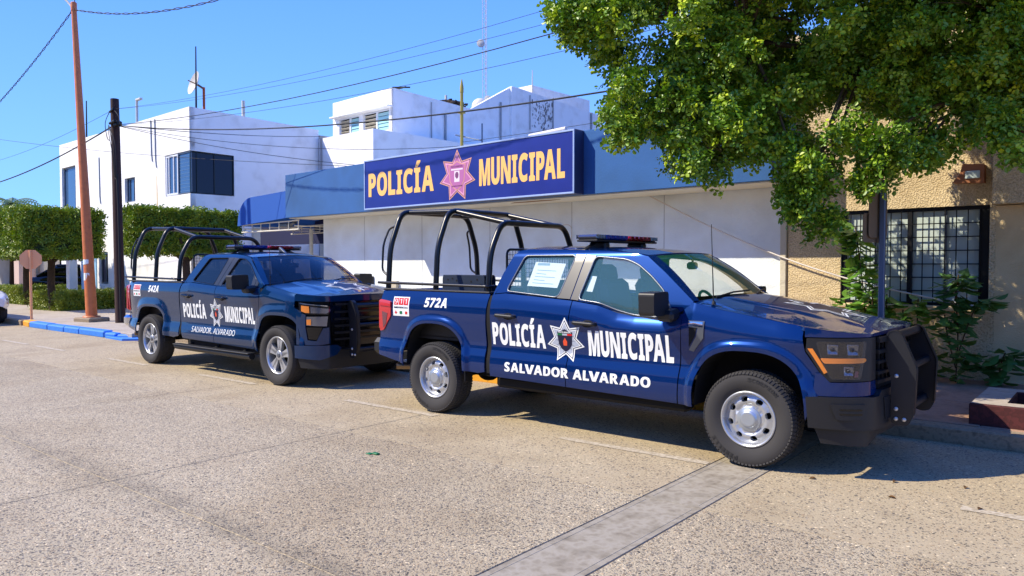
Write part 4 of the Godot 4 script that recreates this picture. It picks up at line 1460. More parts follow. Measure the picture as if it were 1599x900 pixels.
func cables() -> void:
	var P := Vector3(-14.90, 5.42, -1.88)
	var T := Vector3(-14.95, 5.85, -1.9)
	var list := [
		[P, 1.58, Vector3(21, 5.9, -1.9), 0.013, "thick dark cable sagging past the sign's top to the tree, lowest of the long cables"],
		[P, 1.25, Vector3(21, 7.4, -1.7), 0.008, "dark cable rising from the wooden pole over the box storey towards the tree top"],
		[T, 1.13, Vector3(21, 7.3, -1.5), 0.0035, "highest thin cable from the wooden pole's top across the open sky"],
		[T, 1.15, Vector3(21, 7.1, -2.1), 0.0035, "second thin cable from the wooden pole's top, just under the highest one"],
		[P, 1.25, Vector3(21, 6.9, -2.3), 0.004, "faint thin cable crossing the sky between the dark cable and the box storey"],
		[P, 0.10, F(-20.2, 6.6, -4.9), 0.010, "dark cable hanging level from the wooden pole across the white side wall"],
		[P, 0.20, F(-9.6, 4.07, -1.0), 0.008, "thin cable dropping from the wooden pole to the station roof's left end"],
		[P, 0.30, F(-9.34, 4.75, -2.0), 0.007, "thin cable from the wooden pole to the yellow pole behind the sign"],
		[F(-9.34, 4.85, -2.0), 0.12, F(4.0, 5.3, -3.0), 0.006, "thin cable from the yellow pole along the shaded wall towards the tree"],
		[F(-9.34, 4.65, -2.1), 0.12, F(4.0, 4.9, -3.2), 0.006, "lower thin cable from the yellow pole along the shaded wall"],
		[P, 0.35, Vector3(-30.0, 4.5, -1.9), 0.018, "thick dark cable sloping down left from the wooden pole"],
		[Vector3(-34.0, 7.6, -1.9), 0.25, F(-10.4, 4.06, 0.8), 0.007, "thin cable slanting down from the far left to the fascia top beside the sign"],
		[T, 0.35, Vector3(-36.0, 6.1, -3.5), 0.005, "faint thin cable running left from the wooden pole's top"],
	]
	for c in list:
		var b := MB.new()
		var pts := []
		for i in 33:
			var t := i / 32.0
			pts.append(c[0].lerp(c[2], t) - Vector3(0, 4.0 * c[1] * t * (1.0 - t), 0))
		b.tube(pts, c[3], 6)
		tag(obj("cable", b, M["cable_black"]), c[4], "cable", "cables over the street")
	# the twisted pairs at the orange lamp post
	for e in [[Vector3(-16.4, 8.72, -1.5), Vector3(-19.53, 7.75, -1.5), Vector3(-27.0, 6.3, -1.6), "twisted pair of cables drooping left from the orange lamp post"], [Vector3(-16.3, 8.66, -1.48), Vector3(-11.45, 7.60, -1.5), Vector3(-1.0, 7.6, -1.6), "twisted pair of cables drooping right from the orange lamp post"]]:
		var b := MB.new()
		for s in 2:
			var pts := []
			var tm: float = clampf((e[1].x - e[0].x) / (e[2].x - e[0].x), 0.1, 0.9)
			for i in 121:
				var t := i / 120.0
				var q: Vector3 = e[0].lerp(e[2], t)
				q += (e[1] - e[0].lerp(e[2], tm)) * (t * (1 - t)) / (tm * (1 - tm))
				q += Vector3(0, cos(t * 95.0 + s * PI), sin(t * 95.0 + s * PI)) * 0.018
				pts.append(q)
			b.tube(pts, 0.010, 5)
		tag(obj("cable", b, M["cable_black"]), e[3], "cable", "cables over the street")

# ------------------------------------------------------------------ the pickups
func lut_of(stops: Array) -> PackedFloat32Array:
	var raw := PackedFloat32Array()
	for i in 440:
		raw.append(ramp(stops, i * 0.005))
	for k in 2:
		var out := raw.duplicate()
		for i in range(3, 437):
			var s := 0.0
			for j in range(-3, 4):
				s += raw[i + j]
			out[i] = s / 7.0
		raw = out
	return raw

func arch(a: Array, y0: float) -> Array:      # wheel opening, right to left: [xc, yc, half width, height, power]
	var out := []
	out.append(Vector2(a[0] + a[2] * 1.0, y0))
	for i in 25:
		var t := PI * i / 24
		var cs := cos(t)
		out.append(Vector2(a[0] + a[2] * signf(cs) * pow(absf(cs), 2.0 / a[4]), a[1] + a[3] * pow(absf(sin(t)), 2.0 / a[4])))
	out.append(Vector2(a[0] - a[2], y0))
	return out

func zside(S: Dictionary, x: float, y: float) -> float:
	var sh: float = (1.34 - ramp(S.top, x)) * smoothstep(0.92, 1.22, y)
	var f := clampf((y + sh) / 0.005, 0.0, 438.0)
	var i := int(f)
	var z := lerpf(S.lut[i], S.lut[i + 1], f - i)
	if x > S.fx:
		z -= 0.245 * pow((x - S.fx) / 0.7, 2.2)
	if x < S.rx:
		z -= S.rk * pow((S.rx - x) / 0.5, 2.0)
	if y < 1.25:
		for a in S.arches:
			var dx: float = absf(x - a[0]) / a[2]
			if dx < 1.6:
				var dy: float = maxf(y - a[1], 0.0) / a[3]
				var d: float = (pow(pow(dx, a[4]) + pow(dy, a[4]), 1.0 / a[4]) - 1.0) * 0.5
				z += S.flare * (1.0 - smoothstep(S.flare_in, S.flare_out, d)) * smoothstep(1.25, 1.1, y)
	return z

func side_map(S: Dictionary, s: float, off := 0.0) -> Callable:
	return func(p: Vector2) -> Vector3: return Vector3(p.x, p.y, s * (zside(S, p.x, p.y) + off))

func glass_z(y: float) -> float:
	return minf(0.93 - 0.40 * (y - 1.34), 0.936) - 5.0 * pow(maxf(0.0, y - 1.78), 2.0)

func glass_map(s: float, off := 0.0) -> Callable:
	return func(p: Vector2) -> Vector3: return Vector3(p.x, p.y, s * (glass_z(p.y) + off))

func plan(u: float) -> Vector2:                # the nose seen from above: x and z by the distance from the middle
	var a := absf(u)
	if a <= 0.70:
		return Vector2(4.62 - 0.045 * pow(a / 0.7, 2.0), u)
	var t := (a - 0.70) / 0.55
	return Vector2((1 - t) * (1 - t) * 4.575 + 2 * t * (1 - t) * 4.50 + t * t * 4.10, signf(u) * ((1 - t) * (1 - t) * 0.70 + 2 * t * (1 - t) * 0.90 + t * t * 0.965))

func nose_map(S: Dictionary, off: float) -> Callable:
	return func(p: Vector2) -> Vector3:
		var q := plan(p.x)
		var d := (plan(p.x + 0.01) - plan(p.x - 0.01)).normalized()
		return Vector3(q.x + d.y * off + S.nose, p.y, q.y - d.x * off)

func mirrored(p: PackedVector2Array) -> PackedVector2Array:
	var o := PackedVector2Array()
	for q in p:
		o.append(Vector2(-q.x, q.y))
	return o

func part_skin(called: String, parent: Node, m: String, poly: PackedVector2Array, map: Callable, sgn: float, step := 0.06, lip := 0.012, holes := []) -> MeshInstance3D:
	var b := MB.new()
	skin(b, poly, holes, step, map, sgn, lip)
	return obj(called, b, M[m], parent)

func cut_corner(p: PackedVector2Array, r: float, per := 4) -> PackedVector2Array:
	var pts := []
	var k := p.size()
	var out := PackedVector2Array()
	for i in k:
		var a := p[(i + k - 1) % k]
		var b := p[i]
		var d := p[(i + 1) % k]
		var l := minf(r, minf(a.distance_to(b), b.distance_to(d)) * 0.45)
		var s := b + (a - b).normalized() * l
		var e := b + (d - b).normalized() * l
		for j in per + 1:
			var t := float(j) / per
			out.append(s.lerp(b, t).lerp(b.lerp(e, t), t))
	return out

func tyre_mesh(r: float, w: float, rim: float, words: Array) -> Array:
	var b := MB.new()
	var h := w * 0.5
	var t := Transform3D()
	var rt := r - 0.009
	b.lathe(t, [Vector2(-h * 0.72, rim), Vector2(-h * 0.9, rim + 0.035), Vector2(-h, lerpf(rim, r, 0.5)), Vector2(-h * 0.97, lerpf(rim, r, 0.78)), Vector2(-h * 0.86, r - 0.02), Vector2(-h * 0.74, rt), Vector2(h * 0.74, rt), Vector2(h * 0.86, r - 0.02), Vector2(h * 0.97, lerpf(rim, r, 0.78)), Vector2(h, lerpf(rim, r, 0.5)), Vector2(h * 0.9, rim + 0.035), Vector2(h * 0.72, rim)], 64)
	var count := 76
	for i in count:
		for row in 5:
			var a := TAU * (i + (0.5 if row % 2 else 0.0)) / count
			var z: float = [-0.80, -0.40, 0.0, 0.40, 0.80][row] * h
			var bs := Basis(Vector3(0, 0, 1), a) * Basis(Vector3(1, 0, 0), 0.0)
			var lean := Basis(Vector3(1, 0, 0), [0.35, -0.25, 0.3, -0.25, -0.35][row])
			if row == 0 or row == 4:
				b.box(Transform3D(bs * Basis(Vector3(0, 1, 0), (0.42 if row == 0 else -0.42)), bs * Vector3(r - 0.0175, 0, z)), Vector3(0.015, 0.021, h * 0.36), 0.0)
			else:
				b.box(Transform3D(bs * lean, bs * Vector3(r - 0.008, 0, z)), Vector3(0.016, 0.022, h * 0.33), 0.0)
	# raised lettering on the side wall
	var words_made := []
	var lb := MB.new()
	for wd in words:
		var total := 0.0
		var step: float = wd[2]
		var s: String = wd[0]
		for i in s.length():
			var a: float = wd[1] - (i - (s.length() - 1) * 0.5) * step
			var rr: float = lerpf(rim, r, 0.60)
			var tris := fitted(s[i], -0.016, -0.016, 0.030, 0.034)
			var bs := Basis(Vector3(0, 0, 1), a - PI / 2)
			flat_tris(lb, tris, Transform3D(bs, bs * Vector3(0, rr, 0)), h + 0.0015)
		words_made.append(lb.mesh())
		lb = MB.new()
	return [b.mesh(), words_made]

func steel_wheel(parent: Node3D) -> void:          # silver wheel with eight holes and a broad cap
	var zf := func(p: Vector2) -> Vector3:
		var r := p.length()
		var z := 0.075
		if r > 0.11:
			z = lerpf(0.062, 0.078, smoothstep(0.11, 0.145, r)) - 0.02 * smoothstep(0.155, 0.20, r)
		return Vector3(p.x, p.y, z)
	var disc := PackedVector2Array()
	for i in 48:
		disc.append(Vector2.from_angle(TAU * i / 48) * 0.213)
	var holes := []
	for i in 8:
		var a := TAU * (i + 0.32) / 8
		var q := PackedVector2Array()
		for e in [[0.142, -0.11], [0.142, 0.11], [0.160, 0.175], [0.186, 0.16], [0.192, 0.0], [0.186, -0.16], [0.160, -0.175]]:
			q.append(Vector2.from_angle(a + e[1]) * e[0])
		holes.append(cut_corner(q, 0.012, 2))
	var b := MB.new()
	skin(b, disc, holes, 0.03, zf, 1.0, 0.03)
	b.lathe(Transform3D(), [Vector2(0.045, 0.208), Vector2(0.075, 0.205), Vector2(0.098, 0.214), Vector2(0.108, 0.222), Vector2(0.110, 0.232), Vector2(0.100, 0.238), Vector2(0.085, 0.238)], 56)
	b.lathe(Transform3D(), [Vector2(-0.10, 0.232), Vector2(-0.09, 0.232), Vector2(-0.088, 0.205), Vector2(0.05, 0.205)], 40)
	obj("rim", b, M["silver_rim"], parent)
	var cap := MB.new()
	cap.lathe(Transform3D(), [Vector2(0.05, 0.104), Vector2(0.078, 0.103), Vector2(0.085, 0.098), Vector2(0.086, 0.078), Vector2(0.096, 0.070), Vector2(0.104, 0.062), Vector2(0.106, 0.05), Vector2(0.104, 0.044), Vector2(0.105, 0.0)], 40)
	obj("hub_cap", cap, M["hub_steel"], parent)

func spoke_wheel(parent: Node3D) -> void:          # bright wheel with five pairs of spokes
	var b := MB.new()
	for i in 5:
		for s in [-1.0, 1.0]:
			var a: float = TAU * i / 5 + 0.25 + s * 0.19
			var t := Transform3D(Basis(Vector3(0, 0, 1), a), Vector3.ZERO)
			var q := pv([0.045, -0.030, 0.12, -0.034, 0.19, -0.036, 0.248, -0.050, 0.25, 0.036, 0.19, 0.030, 0.12, 0.028, 0.045, 0.028])
			b.prism(t * Transform3D(Basis(Vector3(0, 1, 0), 0.0), Vector3(0, -s * 0.012, 0)), q, 0.03, 0.078, 0.011)
	b.lathe(Transform3D(), [Vector2(0.03, 0.075), Vector2(0.075, 0.072), Vector2(0.086, 0.060), Vector2(0.080, 0.036), Vector2(0.090, 0.030), Vector2(0.092, 0.0)], 32)
	b.lathe(Transform3D(), [Vector2(0.04, 0.238), Vector2(0.075, 0.240), Vector2(0.098, 0.246), Vector2(0.108, 0.256), Vector2(0.108, 0.266), Vector2(0.09, 0.268)], 60)
	b.lathe(Transform3D(), [Vector2(-0.10, 0.262), Vector2(-0.09, 0.262), Vector2(-0.088, 0.238), Vector2(0.05, 0.238)], 40)
	obj("rim", b, M["silver_rim"], parent)
	var cap := MB.new()
	cap.lathe(Transform3D(), [Vector2(0.09, 0.034), Vector2(0.095, 0.028), Vector2(0.096, 0.0)], 20)
	obj("hub_cap", cap, M["trim_grey"], parent)

func seat(b: MB, x: float, z: float, w: float) -> void:
	b.box(Transform3D(Basis(), Vector3(x + 0.12, 0.86, z)), Vector3(0.52, 0.2, w), 0.06)
	b.box(Transform3D(Basis(Vector3(0, 0, 1), 0.22), Vector3(x - 0.17, 1.22, z)), Vector3(0.17, 0.66, w), 0.06)
	b.box(Transform3D(Basis(Vector3(0, 0, 1), 0.2), Vector3(x - 0.26, 1.60, z)), Vector3(0.11, 0.19, minf(w, 0.27)), 0.045)

func emblem(parent: Node3D, map: Callable, sgn: float, c: Vector2, r: float, sx: float, whole := true) -> void:
	var lay := func(called: String, m: String, polys: Array, off: float) -> void:
		var b := MB.new()
		for q in polys:
			decal(b, poly_tris(q), 0.06, map, sgn, off)
		obj(called, b, M[m], parent)
	lay.call("star", "lettering_white", [star7(r, 0.60, c, sx)], 0.003)
	lay.call("star_band", "decal_navy", [star7(r * 0.885, 0.60, c, sx)], 0.0045)
	lay.call("star_line", "lettering_white", [star7(r * 0.82, 0.60, c, sx)], 0.006)
	lay.call("star_inner", "lettering_grey" if whole else "decal_navy", [star7(r * 0.75, 0.60, c, sx)], 0.0068)
	var rays := []
	for i in 14:
		var a := PI / 2 + TAU * (i + 0.5) / 14
		var d := Vector2(cos(a) * sx, sin(a))
		var e := Vector2(-sin(a) * sx, cos(a))
		rays.append(PackedVector2Array([c + d * r * 0.34 + e * r * 0.012, c + d * r * 0.34 - e * r * 0.012, c + d * r * 0.56]))
	lay.call("ray", "decal_navy", rays, 0.0075)
	if not whole:
		return
	lay.call("shield", "decal_navy", [shield(r * 0.40 * sx, r * 0.50, c)], 0.0085)
	var b := MB.new()
	decal(b, fitted("POLICÍA MUNICIPAL", c.x - r * 0.34 * sx, c.y + r * 0.33, r * 0.68 * sx, r * 0.06), 0.06, map, sgn, 0.010)
	obj("shield_words", b, M["lettering_white"], parent)
	var k := r * 0.38 * sx
	for f in [["decal_green", -1.0, -0.33], ["lettering_grey", -0.33, 0.33], ["decal_red", 0.33, 1.0]]:
		lay.call("shield_stripe", f[0], [pv([c.x + k * f[1], c.y + r * 0.22, c.x + k * f[2], c.y + r * 0.22, c.x + k * f[2], c.y + r * 0.30, c.x + k * f[1], c.y + r * 0.30])], 0.010)
	var fig := pv([c.x - r * 0.09 * sx, c.y - r * 0.22, c.x + r * 0.09 * sx, c.y - r * 0.22, c.x + r * 0.11 * sx, c.y - r * 0.05, c.x + r * 0.04 * sx, c.y + r * 0.06, c.x, c.y + r * 0.13, c.x - r * 0.05 * sx, c.y + r * 0.05, c.x - r * 0.11 * sx, c.y - r * 0.04])
	lay.call("shield_figure", "decal_orange", [fig], 0.010)

func cage(t: Node3D, lens: float) -> void:             # roll cage of black tube over the bed
	var hoops := [[-0.92, 1.385, 2.35], [-0.10, 1.385, 2.33], [0.71, 1.385, 2.16]]
	for h in hoops:
		var b := MB.new()
		var y: float = h[2]
		var low := 1.90 if y > 2.2 else 1.82
		b.tube(bent([Vector3(h[0], 1.0, 0.83), Vector3(h[0], h[1], 0.825), Vector3(h[0], low, 0.79), Vector3(h[0], y, 0.60), Vector3(h[0], y, -0.60), Vector3(h[0], low, -0.79), Vector3(h[0], h[1], -0.825), Vector3(h[0], 1.0, -0.83)], 0.14, 6), 0.034, 12)
		obj("cage_hoop", b, M["black_powder"], t)
	for s in [-1.0, 1.0]:
		for e in [[hoops[0], hoops[1]], [hoops[1], hoops[2]]]:
			var b := MB.new()
			b.tube([Vector3(e[0][0], e[0][2] - 0.004, s * 0.48), Vector3(e[1][0], e[1][2] - 0.004, s * 0.48)], 0.030, 12)
			obj("cage_rail", b, M["black_powder"], t)
		var g := MB.new()
		g.tube(bent([Vector3(-0.93, 2.17, s * 0.69), Vector3(-1.03, 2.14, s * 0.71), Vector3(-1.05, 1.95, s * 0.79), Vector3(-1.05, 1.62, s * 0.81), Vector3(-0.94, 1.56, s * 0.82)], 0.09), 0.014, 8)
		obj("grab_handle", g, M["black_powder"], t)
		var r := MB.new()
		r.tube(bent([Vector3(-0.97, 1.475, s * 0.94), Vector3(0.80, 1.455, s * 0.94), Vector3(0.80, 1.455, s * 0.80)], 0.05), 0.016, 8)
		for x in [-0.92, -0.10, 0.70]:
			r.tube([Vector3(x, 1.468, s * 0.945), Vector3(x, 1.455, s * 0.82)], 0.012, 6)
		obj("bed_rail_tube", r, M["black_powder"], t)
	# guard for the rear window
	var q := MB.new()
	q.tube(bent([Vector3(0.79, 1.36, 0.60), Vector3(0.79, 1.86, 0.60), Vector3(0.79, 1.86, -0.60), Vector3(0.79, 1.36, -0.60)], 0.07), 0.014, 8)
	for i in 23:
		var z := -0.55 + i * 0.05
		q.tube([Vector3(0.79, 1.38, z), Vector3(0.79, 1.86, z)], 0.003, 4, false)
	for i in 10:
		q.tube([Vector3(0.79, 1.40 + i * 0.05, 0.6), Vector3(0.79, 1.40 + i * 0.05, -0.6)], 0.003, 4, false)
	obj("rear_window_guard", q, M["black_powder"], t)

func light_bar(t: Node3D, x: float, y: float) -> void:
	var root := node("light_bar", Vector3(x, y, 0), 0, t)
	var b := MB.new()
	b.box(Transform3D(Basis(), Vector3(0, 0.035, 0)), Vector3(0.25, 0.02, 1.24), 0.006)
	for s in [-1.0, 1.0]:
		b.box(Transform3D(Basis(), Vector3(0, -0.012, s * 0.38)), Vector3(0.20, 0.075, 0.10), 0.015)
		b.box(Transform3D(Basis(Vector3(1, 0, 0), s * 0.35), Vector3(0, -0.02, s * 0.56)), Vector3(0.05, 0.015, 0.26), 0.004)
	obj("bar_base", b, M["black_plastic"], root)
	for e in [["bar_blue", 0.02, 0.47, "blue_lens"], ["lamp_clear", 0.47, 0.62, "clear_lens"], ["bar_red", -0.47, -0.02, "red_lens"], ["lamp_clear", -0.62, -0.47, "clear_lens"]]:
		var d := MB.new()
		d.box(Transform3D(Basis(), Vector3(0, 0.070, (e[1] + e[2]) / 2)), Vector3(0.26, 0.054, absf(e[2] - e[1]) - 0.004), 0.022)
		for k in 5:
			var z := lerpf(e[1], e[2], (k + 0.5) / 5.0)
			d.box(Transform3D(Basis(), Vector3(0.131, 0.075, z)), Vector3(0.006, 0.04, absf(e[2] - e[1]) / 7.0), 0.002)
			d.box(Transform3D(Basis(), Vector3(-0.131, 0.075, z)), Vector3(0.006, 0.04, absf(e[2] - e[1]) / 7.0), 0.002)
		obj(e[3], d, M[e[0]], root)

func push_bumper(t: Node3D, x0: float, big: bool) -> void:
	var out := pv([4.66, 0.42, 4.66, 0.78, 4.615, 0.93, 4.61, 1.10, 4.635, 1.155, 4.68, 1.17, 4.73, 1.145, 4.845, 0.87, 4.83, 0.50, 4.79, 0.41, 4.72, 0.395]) if big else pv([4.64, 0.42, 4.64, 0.95, 4.60, 1.12, 4.62, 1.18, 4.67, 1.205, 4.72, 1.18, 4.79, 1.0, 4.81, 0.62, 4.78, 0.45, 4.72, 0.395])
	for s in [-1.0, 1.0]:
		var root := node("bumper_plate", Vector3(x0, 0, s * 0.42), 0, t)
		var b := MB.new()
		b.prism(Transform3D(), cut_corner(out, 0.03, 3), -0.006, 0.008, 0.004)
		# folded edge round the plate
		var edge := []
		for q in cut_corner(out, 0.03, 3):
			edge.append(q)
		for i in edge.size():
			var a: Vector2 = edge[i]
			var d: Vector2 = edge[(i + 1) % edge.size()]
			if a.y < 0.5 or (a.x < 4.67 and a.y < 0.9):
				continue
			var o := Vector3(d.y - a.y, a.x - d.x, 0).normalized() * (-1.0 if Geometry2D.is_polygon_clockwise(out) else 1.0)
			var A := Vector3(a.x, a.y, 0.0)
			var D := Vector3(d.x, d.y, 0.0)
			var dep := Vector3(0, 0, -s * 0.05)
			b.quad(A, D, D + dep, A + dep, o)
			b.quad(A - o * 0.006, D - o * 0.006, D - o * 0.006 + dep, A - o * 0.006 + dep, -o)
			b.quad(A + Vector3(0, 0, s * 0.012), D + Vector3(0, 0, s * 0.012), D - o * 0.012 + Vector3(0, 0, s * 0.012), A - o * 0.012 + Vector3(0, 0, s * 0.012), Vector3(0, 0, s))
			b.quad(A + Vector3(0, 0, s * 0.012), D + Vector3(0, 0, s * 0.012), D, A, o)
		obj("plate", b, M["plate_black"], root)
		for q in [Vector2(4.70, 0.80), Vector2(4.70, 0.535), Vector2(4.70, 0.455), Vector2(4.76, 0.455)]:
			var k := MB.new()
			k.lathe(Transform3D(Basis(Vector3(0, 1, 0), 0.0 if s > 0 else PI), Vector3(q.x, q.y, 0)), [Vector2(0.006, 0.017), Vector2(0.016, 0.016), Vector2(0.02, 0.011), Vector2(0.021, 0.0)], 12)
			obj("bolt", k, M["bolt"], root)
	for e in [[4.68, 1.12, 0.035], [4.76, 0.86, 0.03], [4.74, 0.52, 0.035]]:
		var b := MB.new()
		b.tube([Vector3(x0 + e[0], e[1], -0.415), Vector3(x0 + e[0], e[1], 0.415)], e[2], 12)
		obj("cross_bar", b, M["plate_black"], t)

func make_pickup(called: String, S: Dictionary, at: Vector3, turn: float) -> Node3D:
	var t := node(called, at, turn)
	S.lut = lut_of(S.stops)
	var P: String = S.paint
	for s in [1.0, -1.0]:
		var seen: bool = s > 0
		var st := 0.032 if seen else 0.12
		var map := side_map(S, s)
		var ar := arch(S.arches[0], S.rear_low)
		var af := arch(S.arches[1], S.front_low)
		var q := pv(S.bed_head)
		for p in ar:
			q.append(p)
		q.append_array(pv(S.bed_tail))
		part_skin("bed_side", t, P, q, map, s, st * (0.6 if seen else 1.0), 0.014)
		var rd := part_skin("rear_door", t, P, pv(S.rear_door), map, s, st, 0.012)
		var fd := part_skin("front_door", t, P, pv(S.front_door), map, s, st, 0.012)
		q = pv(S.fender_head)
		for i in af.size():
			q.append(af[af.size() - 1 - i])
		q.append_array(pv(S.fender_tail))
		part_skin("front_fender", t, P, q, map, s, st * (0.55 if seen else 1.0), 0.014)
		for sm in S.seams:
			var strip := PackedVector2Array()
			var ps := pv(sm)
			for p in ps:
				strip.append(p - Vector2(0.03, 0))
			for i in ps.size():
				strip.append(ps[ps.size() - 1 - i] + Vector2(0.03, 0))
			part_skin("door_seam", t, "underside", strip, side_map(S, s, -0.009), s, 0.08, 0.0)
		# dark liners of the wheel wells and the edge of the body
		for a in [[ar, S.arches[0]], [af, S.arches[1]]]:
			var b := MB.new()
			for i in a[0].size() - 1:
				var p: Vector2 = a[0][i]
				var d: Vector2 = a[0][i + 1]
				var c := Vector2(a[1][0], a[1][1])
				var up := Vector2(0, 0.03)
				var o := Vector3(c.x - p.x, c.y - 0.2 - p.y, 0)
				b.quad(Vector3(p.x, p.y, s * 0.955) + Vector3(0, 0.004, 0), Vector3(d.x, d.y, s * 0.955) + Vector3(0, 0.004, 0), Vector3(d.x, d.y + 0.02, s * 0.58), Vector3(p.x, p.y + 0.02, s * 0.58), o)
			b.bx(a[1][0] - 0.52, a[1][0] + 0.52, 0.42, 1.02, s * 0.56, s * 0.58)
			obj("wheel_well", b, M["underside"], t)
		# cab side above the belt
		var holes := [cut_corner(pv(S.rear_glass), 0.05), cut_corner(pv(S.front_glass), 0.05)]
		part_skin("cab_frame", t, P, pv(S.frame), glass_map(s), s, st * 0.9, 0.02, holes)
		var g1 := part_skin("rear_side_window", t, S.side_glass, holes[0], glass_map(s, -0.014), s, 0.2, 0.0)
		var g2 := part_skin("front_side_window", t, S.side_glass, holes[1], glass_map(s, -0.014), s, 0.2, 0.0)
		for h in holes:
			var b := MB.new()
			var ring := []
			for p in h:
				ring.append(Vector3(p.x, p.y, s * (glass_z(p.y) + 0.001)))
			ring.append(ring[0])
			b.tube(ring, 0.009, 6, false)
			obj("window_seal", b, M[S.seal], t)
		part_skin("door_pillar", t, "satin_pillar", pv(S.pillar_a), glass_map(s, 0.006), s, 0.1, 0.008)
		part_skin("door_pillar", t, "satin_pillar", pv(S.pillar_b), glass_map(s, 0.006), s, 0.1, 0.008)
		part_skin("mirror_base", t, "satin_pillar", pv(S.sail), glass_map(s, 0.008), s, 0.1, 0.008)
		# handles
		for e in [[rd, S.handles[0]], [fd, S.handles[1]]]:
			var b := MB.new()
			var x: float = e[1][0]
			var y: float = e[1][1]
			var z: float = zside(S, x, y)
			b.tube(bent([Vector3(x - 0.125, y + 0.004, s * (z - 0.01)), Vector3(x - 0.115, y + 0.004, s * (z + 0.036)), Vector3(x + 0.115, y - 0.004, s * (z + 0.036)), Vector3(x + 0.125, y - 0.004, s * (z - 0.01))], 0.03), 0.019, 8)
			obj("door_handle", b, M[S.handle_mat], e[0])
			var cup := MB.new()
			cup.ball(Vector3(x + 0.03, y - 0.004, s * (z - 0.006)), Vector3(0.085, 0.04, 0.012))
			obj("handle_cup", cup, M["underside"], e[0])
		# mirror
		var mr := node("side_mirror", Vector3.ZERO, 0, t)
		var mb := MB.new()
		var mx: float = S.mirror[0]
		var my: float = S.mirror[1]
		mb.prism(Transform3D(Basis(Vector3(0, 1, 0), -PI / 2 * 1.0), Vector3(mx + 0.07, my, 0)), cut_corner(pv([s * 1.01, -0.105, s * 1.28, -0.10, s * 1.29, 0.105, s * 1.02, 0.11]), 0.035, 4), -0.06, 0.09, 0.03)
		obj("mirror_shell", mb, M["black_plastic"], mr)
		var mg := MB.new()
		mg.box(Transform3D(Basis(), Vector3(mx - 0.022, my, s * 1.145)), Vector3(0.004, 0.16, 0.22), 0.0)
		obj("mirror_face", mg, M["chrome"], mr)
		var arm := MB.new()
		arm.box(Transform3D(Basis(Vector3(1, 0, 0), s * 0.12), Vector3(mx + 0.12, my - 0.10, s * 1.00)), Vector3(0.17, 0.10, 0.19), 0.03)
		obj("mirror_arm", arm, M["black_plastic"], mr)
		# sills and door liners
		var sill := MB.new()
		sill.bx(S.sill[0], S.sill[1], 0.37, 0.50, s * 0.70, s * 0.88, 0.03)
		obj("sill", sill, M["underside"], t)
		part_skin("door_liner", t, "seat_cloth", pv([S.sill[0] + 0.05, 0.52, S.sill[0] + 0.05, 1.36, S.sill[1] - 0.15, 1.20, S.sill[1] - 0.15, 0.52]), side_map(S, s, -0.075), -s, 0.3, 0.0)
		# bed inside and rail
		var ib := MB.new()
		ib.bx(-0.86, S.gap - 0.03, 0.85, 1.372, s * 0.78, s * 0.80)
		obj("bed_inner_side", ib, M["black_plastic"], t)
		var cap := MB.new()
		cap.box(Transform3D(Basis(Vector3(0, 0, 1), -0.004), Vector3((S.gap - 0.9) / 2, ramp(S.top, 0.0) + 0.006, s * 0.865)), Vector3(S.gap + 0.87, 0.022, 0.15), 0.008)
		obj("bed_rail_cap", cap, M["black_plastic"], t)
		# tail lamp round the corner
		tail_lamp(t, S, s)
		# wheels
		for k in 2:
			var x: float = [0.0, S.wb][k]
			var w := node("wheel", Vector3(x, S.wr, s * S.track), 0.0 if s > 0 else 180.0, t)
			put("tyre", S.tyre[0], M["tyre_rubber"], w)
			if seen:
				for wm in S.tyre[1]:
					put("tyre_lettering", wm, M["tyre_letter"], w)
			if S.steel:
				steel_wheel(w)
			else:
				spoke_wheel(w)
			var br := MB.new()
			br.lathe(Transform3D(), [Vector2(-0.06, 0.19), Vector2(0.0, 0.19), Vector2(0.004, 0.17), Vector2(0.004, 0.0)], 24)
			obj("brake_drum", br, M["rim_inside"], w)
			if not seen:
				continue
		# mud flap behind the rear wheel and in front of the sill
		var fl := MB.new()
		fl.bx(0.495, 0.51, 0.40, 0.56, s * 0.86, s * 0.985, 0.006)
		obj("mud_flap", fl, M["black_plastic"], t)
	# hood
	var ye := func(x: float) -> float: return ramp(S.top, x)
	var zm := func(x: float) -> float:
		return 0.918 - (0.245 * pow((x - S.fx) / 0.7, 2.2) if x > S.fx else 0.0)
	var hm := func(p: Vector2) -> Vector3:
		var k := clampf(absf(p.y) / float(zm.call(p.x)), 0.0, 1.0)
		var y: float = ye.call(p.x) - 0.002 + S.crown * (1.0 - smoothstep(3.9, 4.66, p.x) * 0.72) * (1.0 - pow(k, 2.6))
		y += 0.014 * (smoothstep(0.60, 0.52, k) - 0.0) * smoothstep(4.6, 4.2, p.x) * smoothstep(3.1, 3.5, p.x)
		return Vector3(p.x, y, p.y)
	var hp := PackedVector2Array()
	for i in 13:
		var z := -0.905 + 1.81 * i / 12.0
		hp.append(Vector2(S.cowl + 0.17 * (1.0 - pow(absf(z) / 0.9, 2.0)), z))
	for i in 6:
		var x := lerpf(S.cowl + 0.2, 4.08, i / 5.0)
		hp.append(Vector2(x, zm.call(x)))
	for i in 25:
		var u := 1.22 - 2.44 * i / 24.0
		var q := plan(u)
		hp.append(Vector2(q.x + S.nose - 0.004, q.y * 0.985))
	for i in 6:
		var x := lerpf(4.08, S.cowl + 0.2, i / 5.0)
		hp.append(Vector2(x, -zm.call(x)))
	var hood := part_skin("hood", t, P, hp, hm, -1.0, 0.07, 0.03)
	emblem(hood, hm, -1.0, Vector2(S.hood_star, 0.0), 0.36, 1.0, false)
	# roof
	var rt := func(p: Vector2) -> Vector3:
		var k := clampf(absf(p.y) / 0.70, 0.0, 1.0)
		return Vector3(p.x, ramp(S.roof, p.x) + 0.045 * (1.0 - pow(k, 2.5)), p.y)
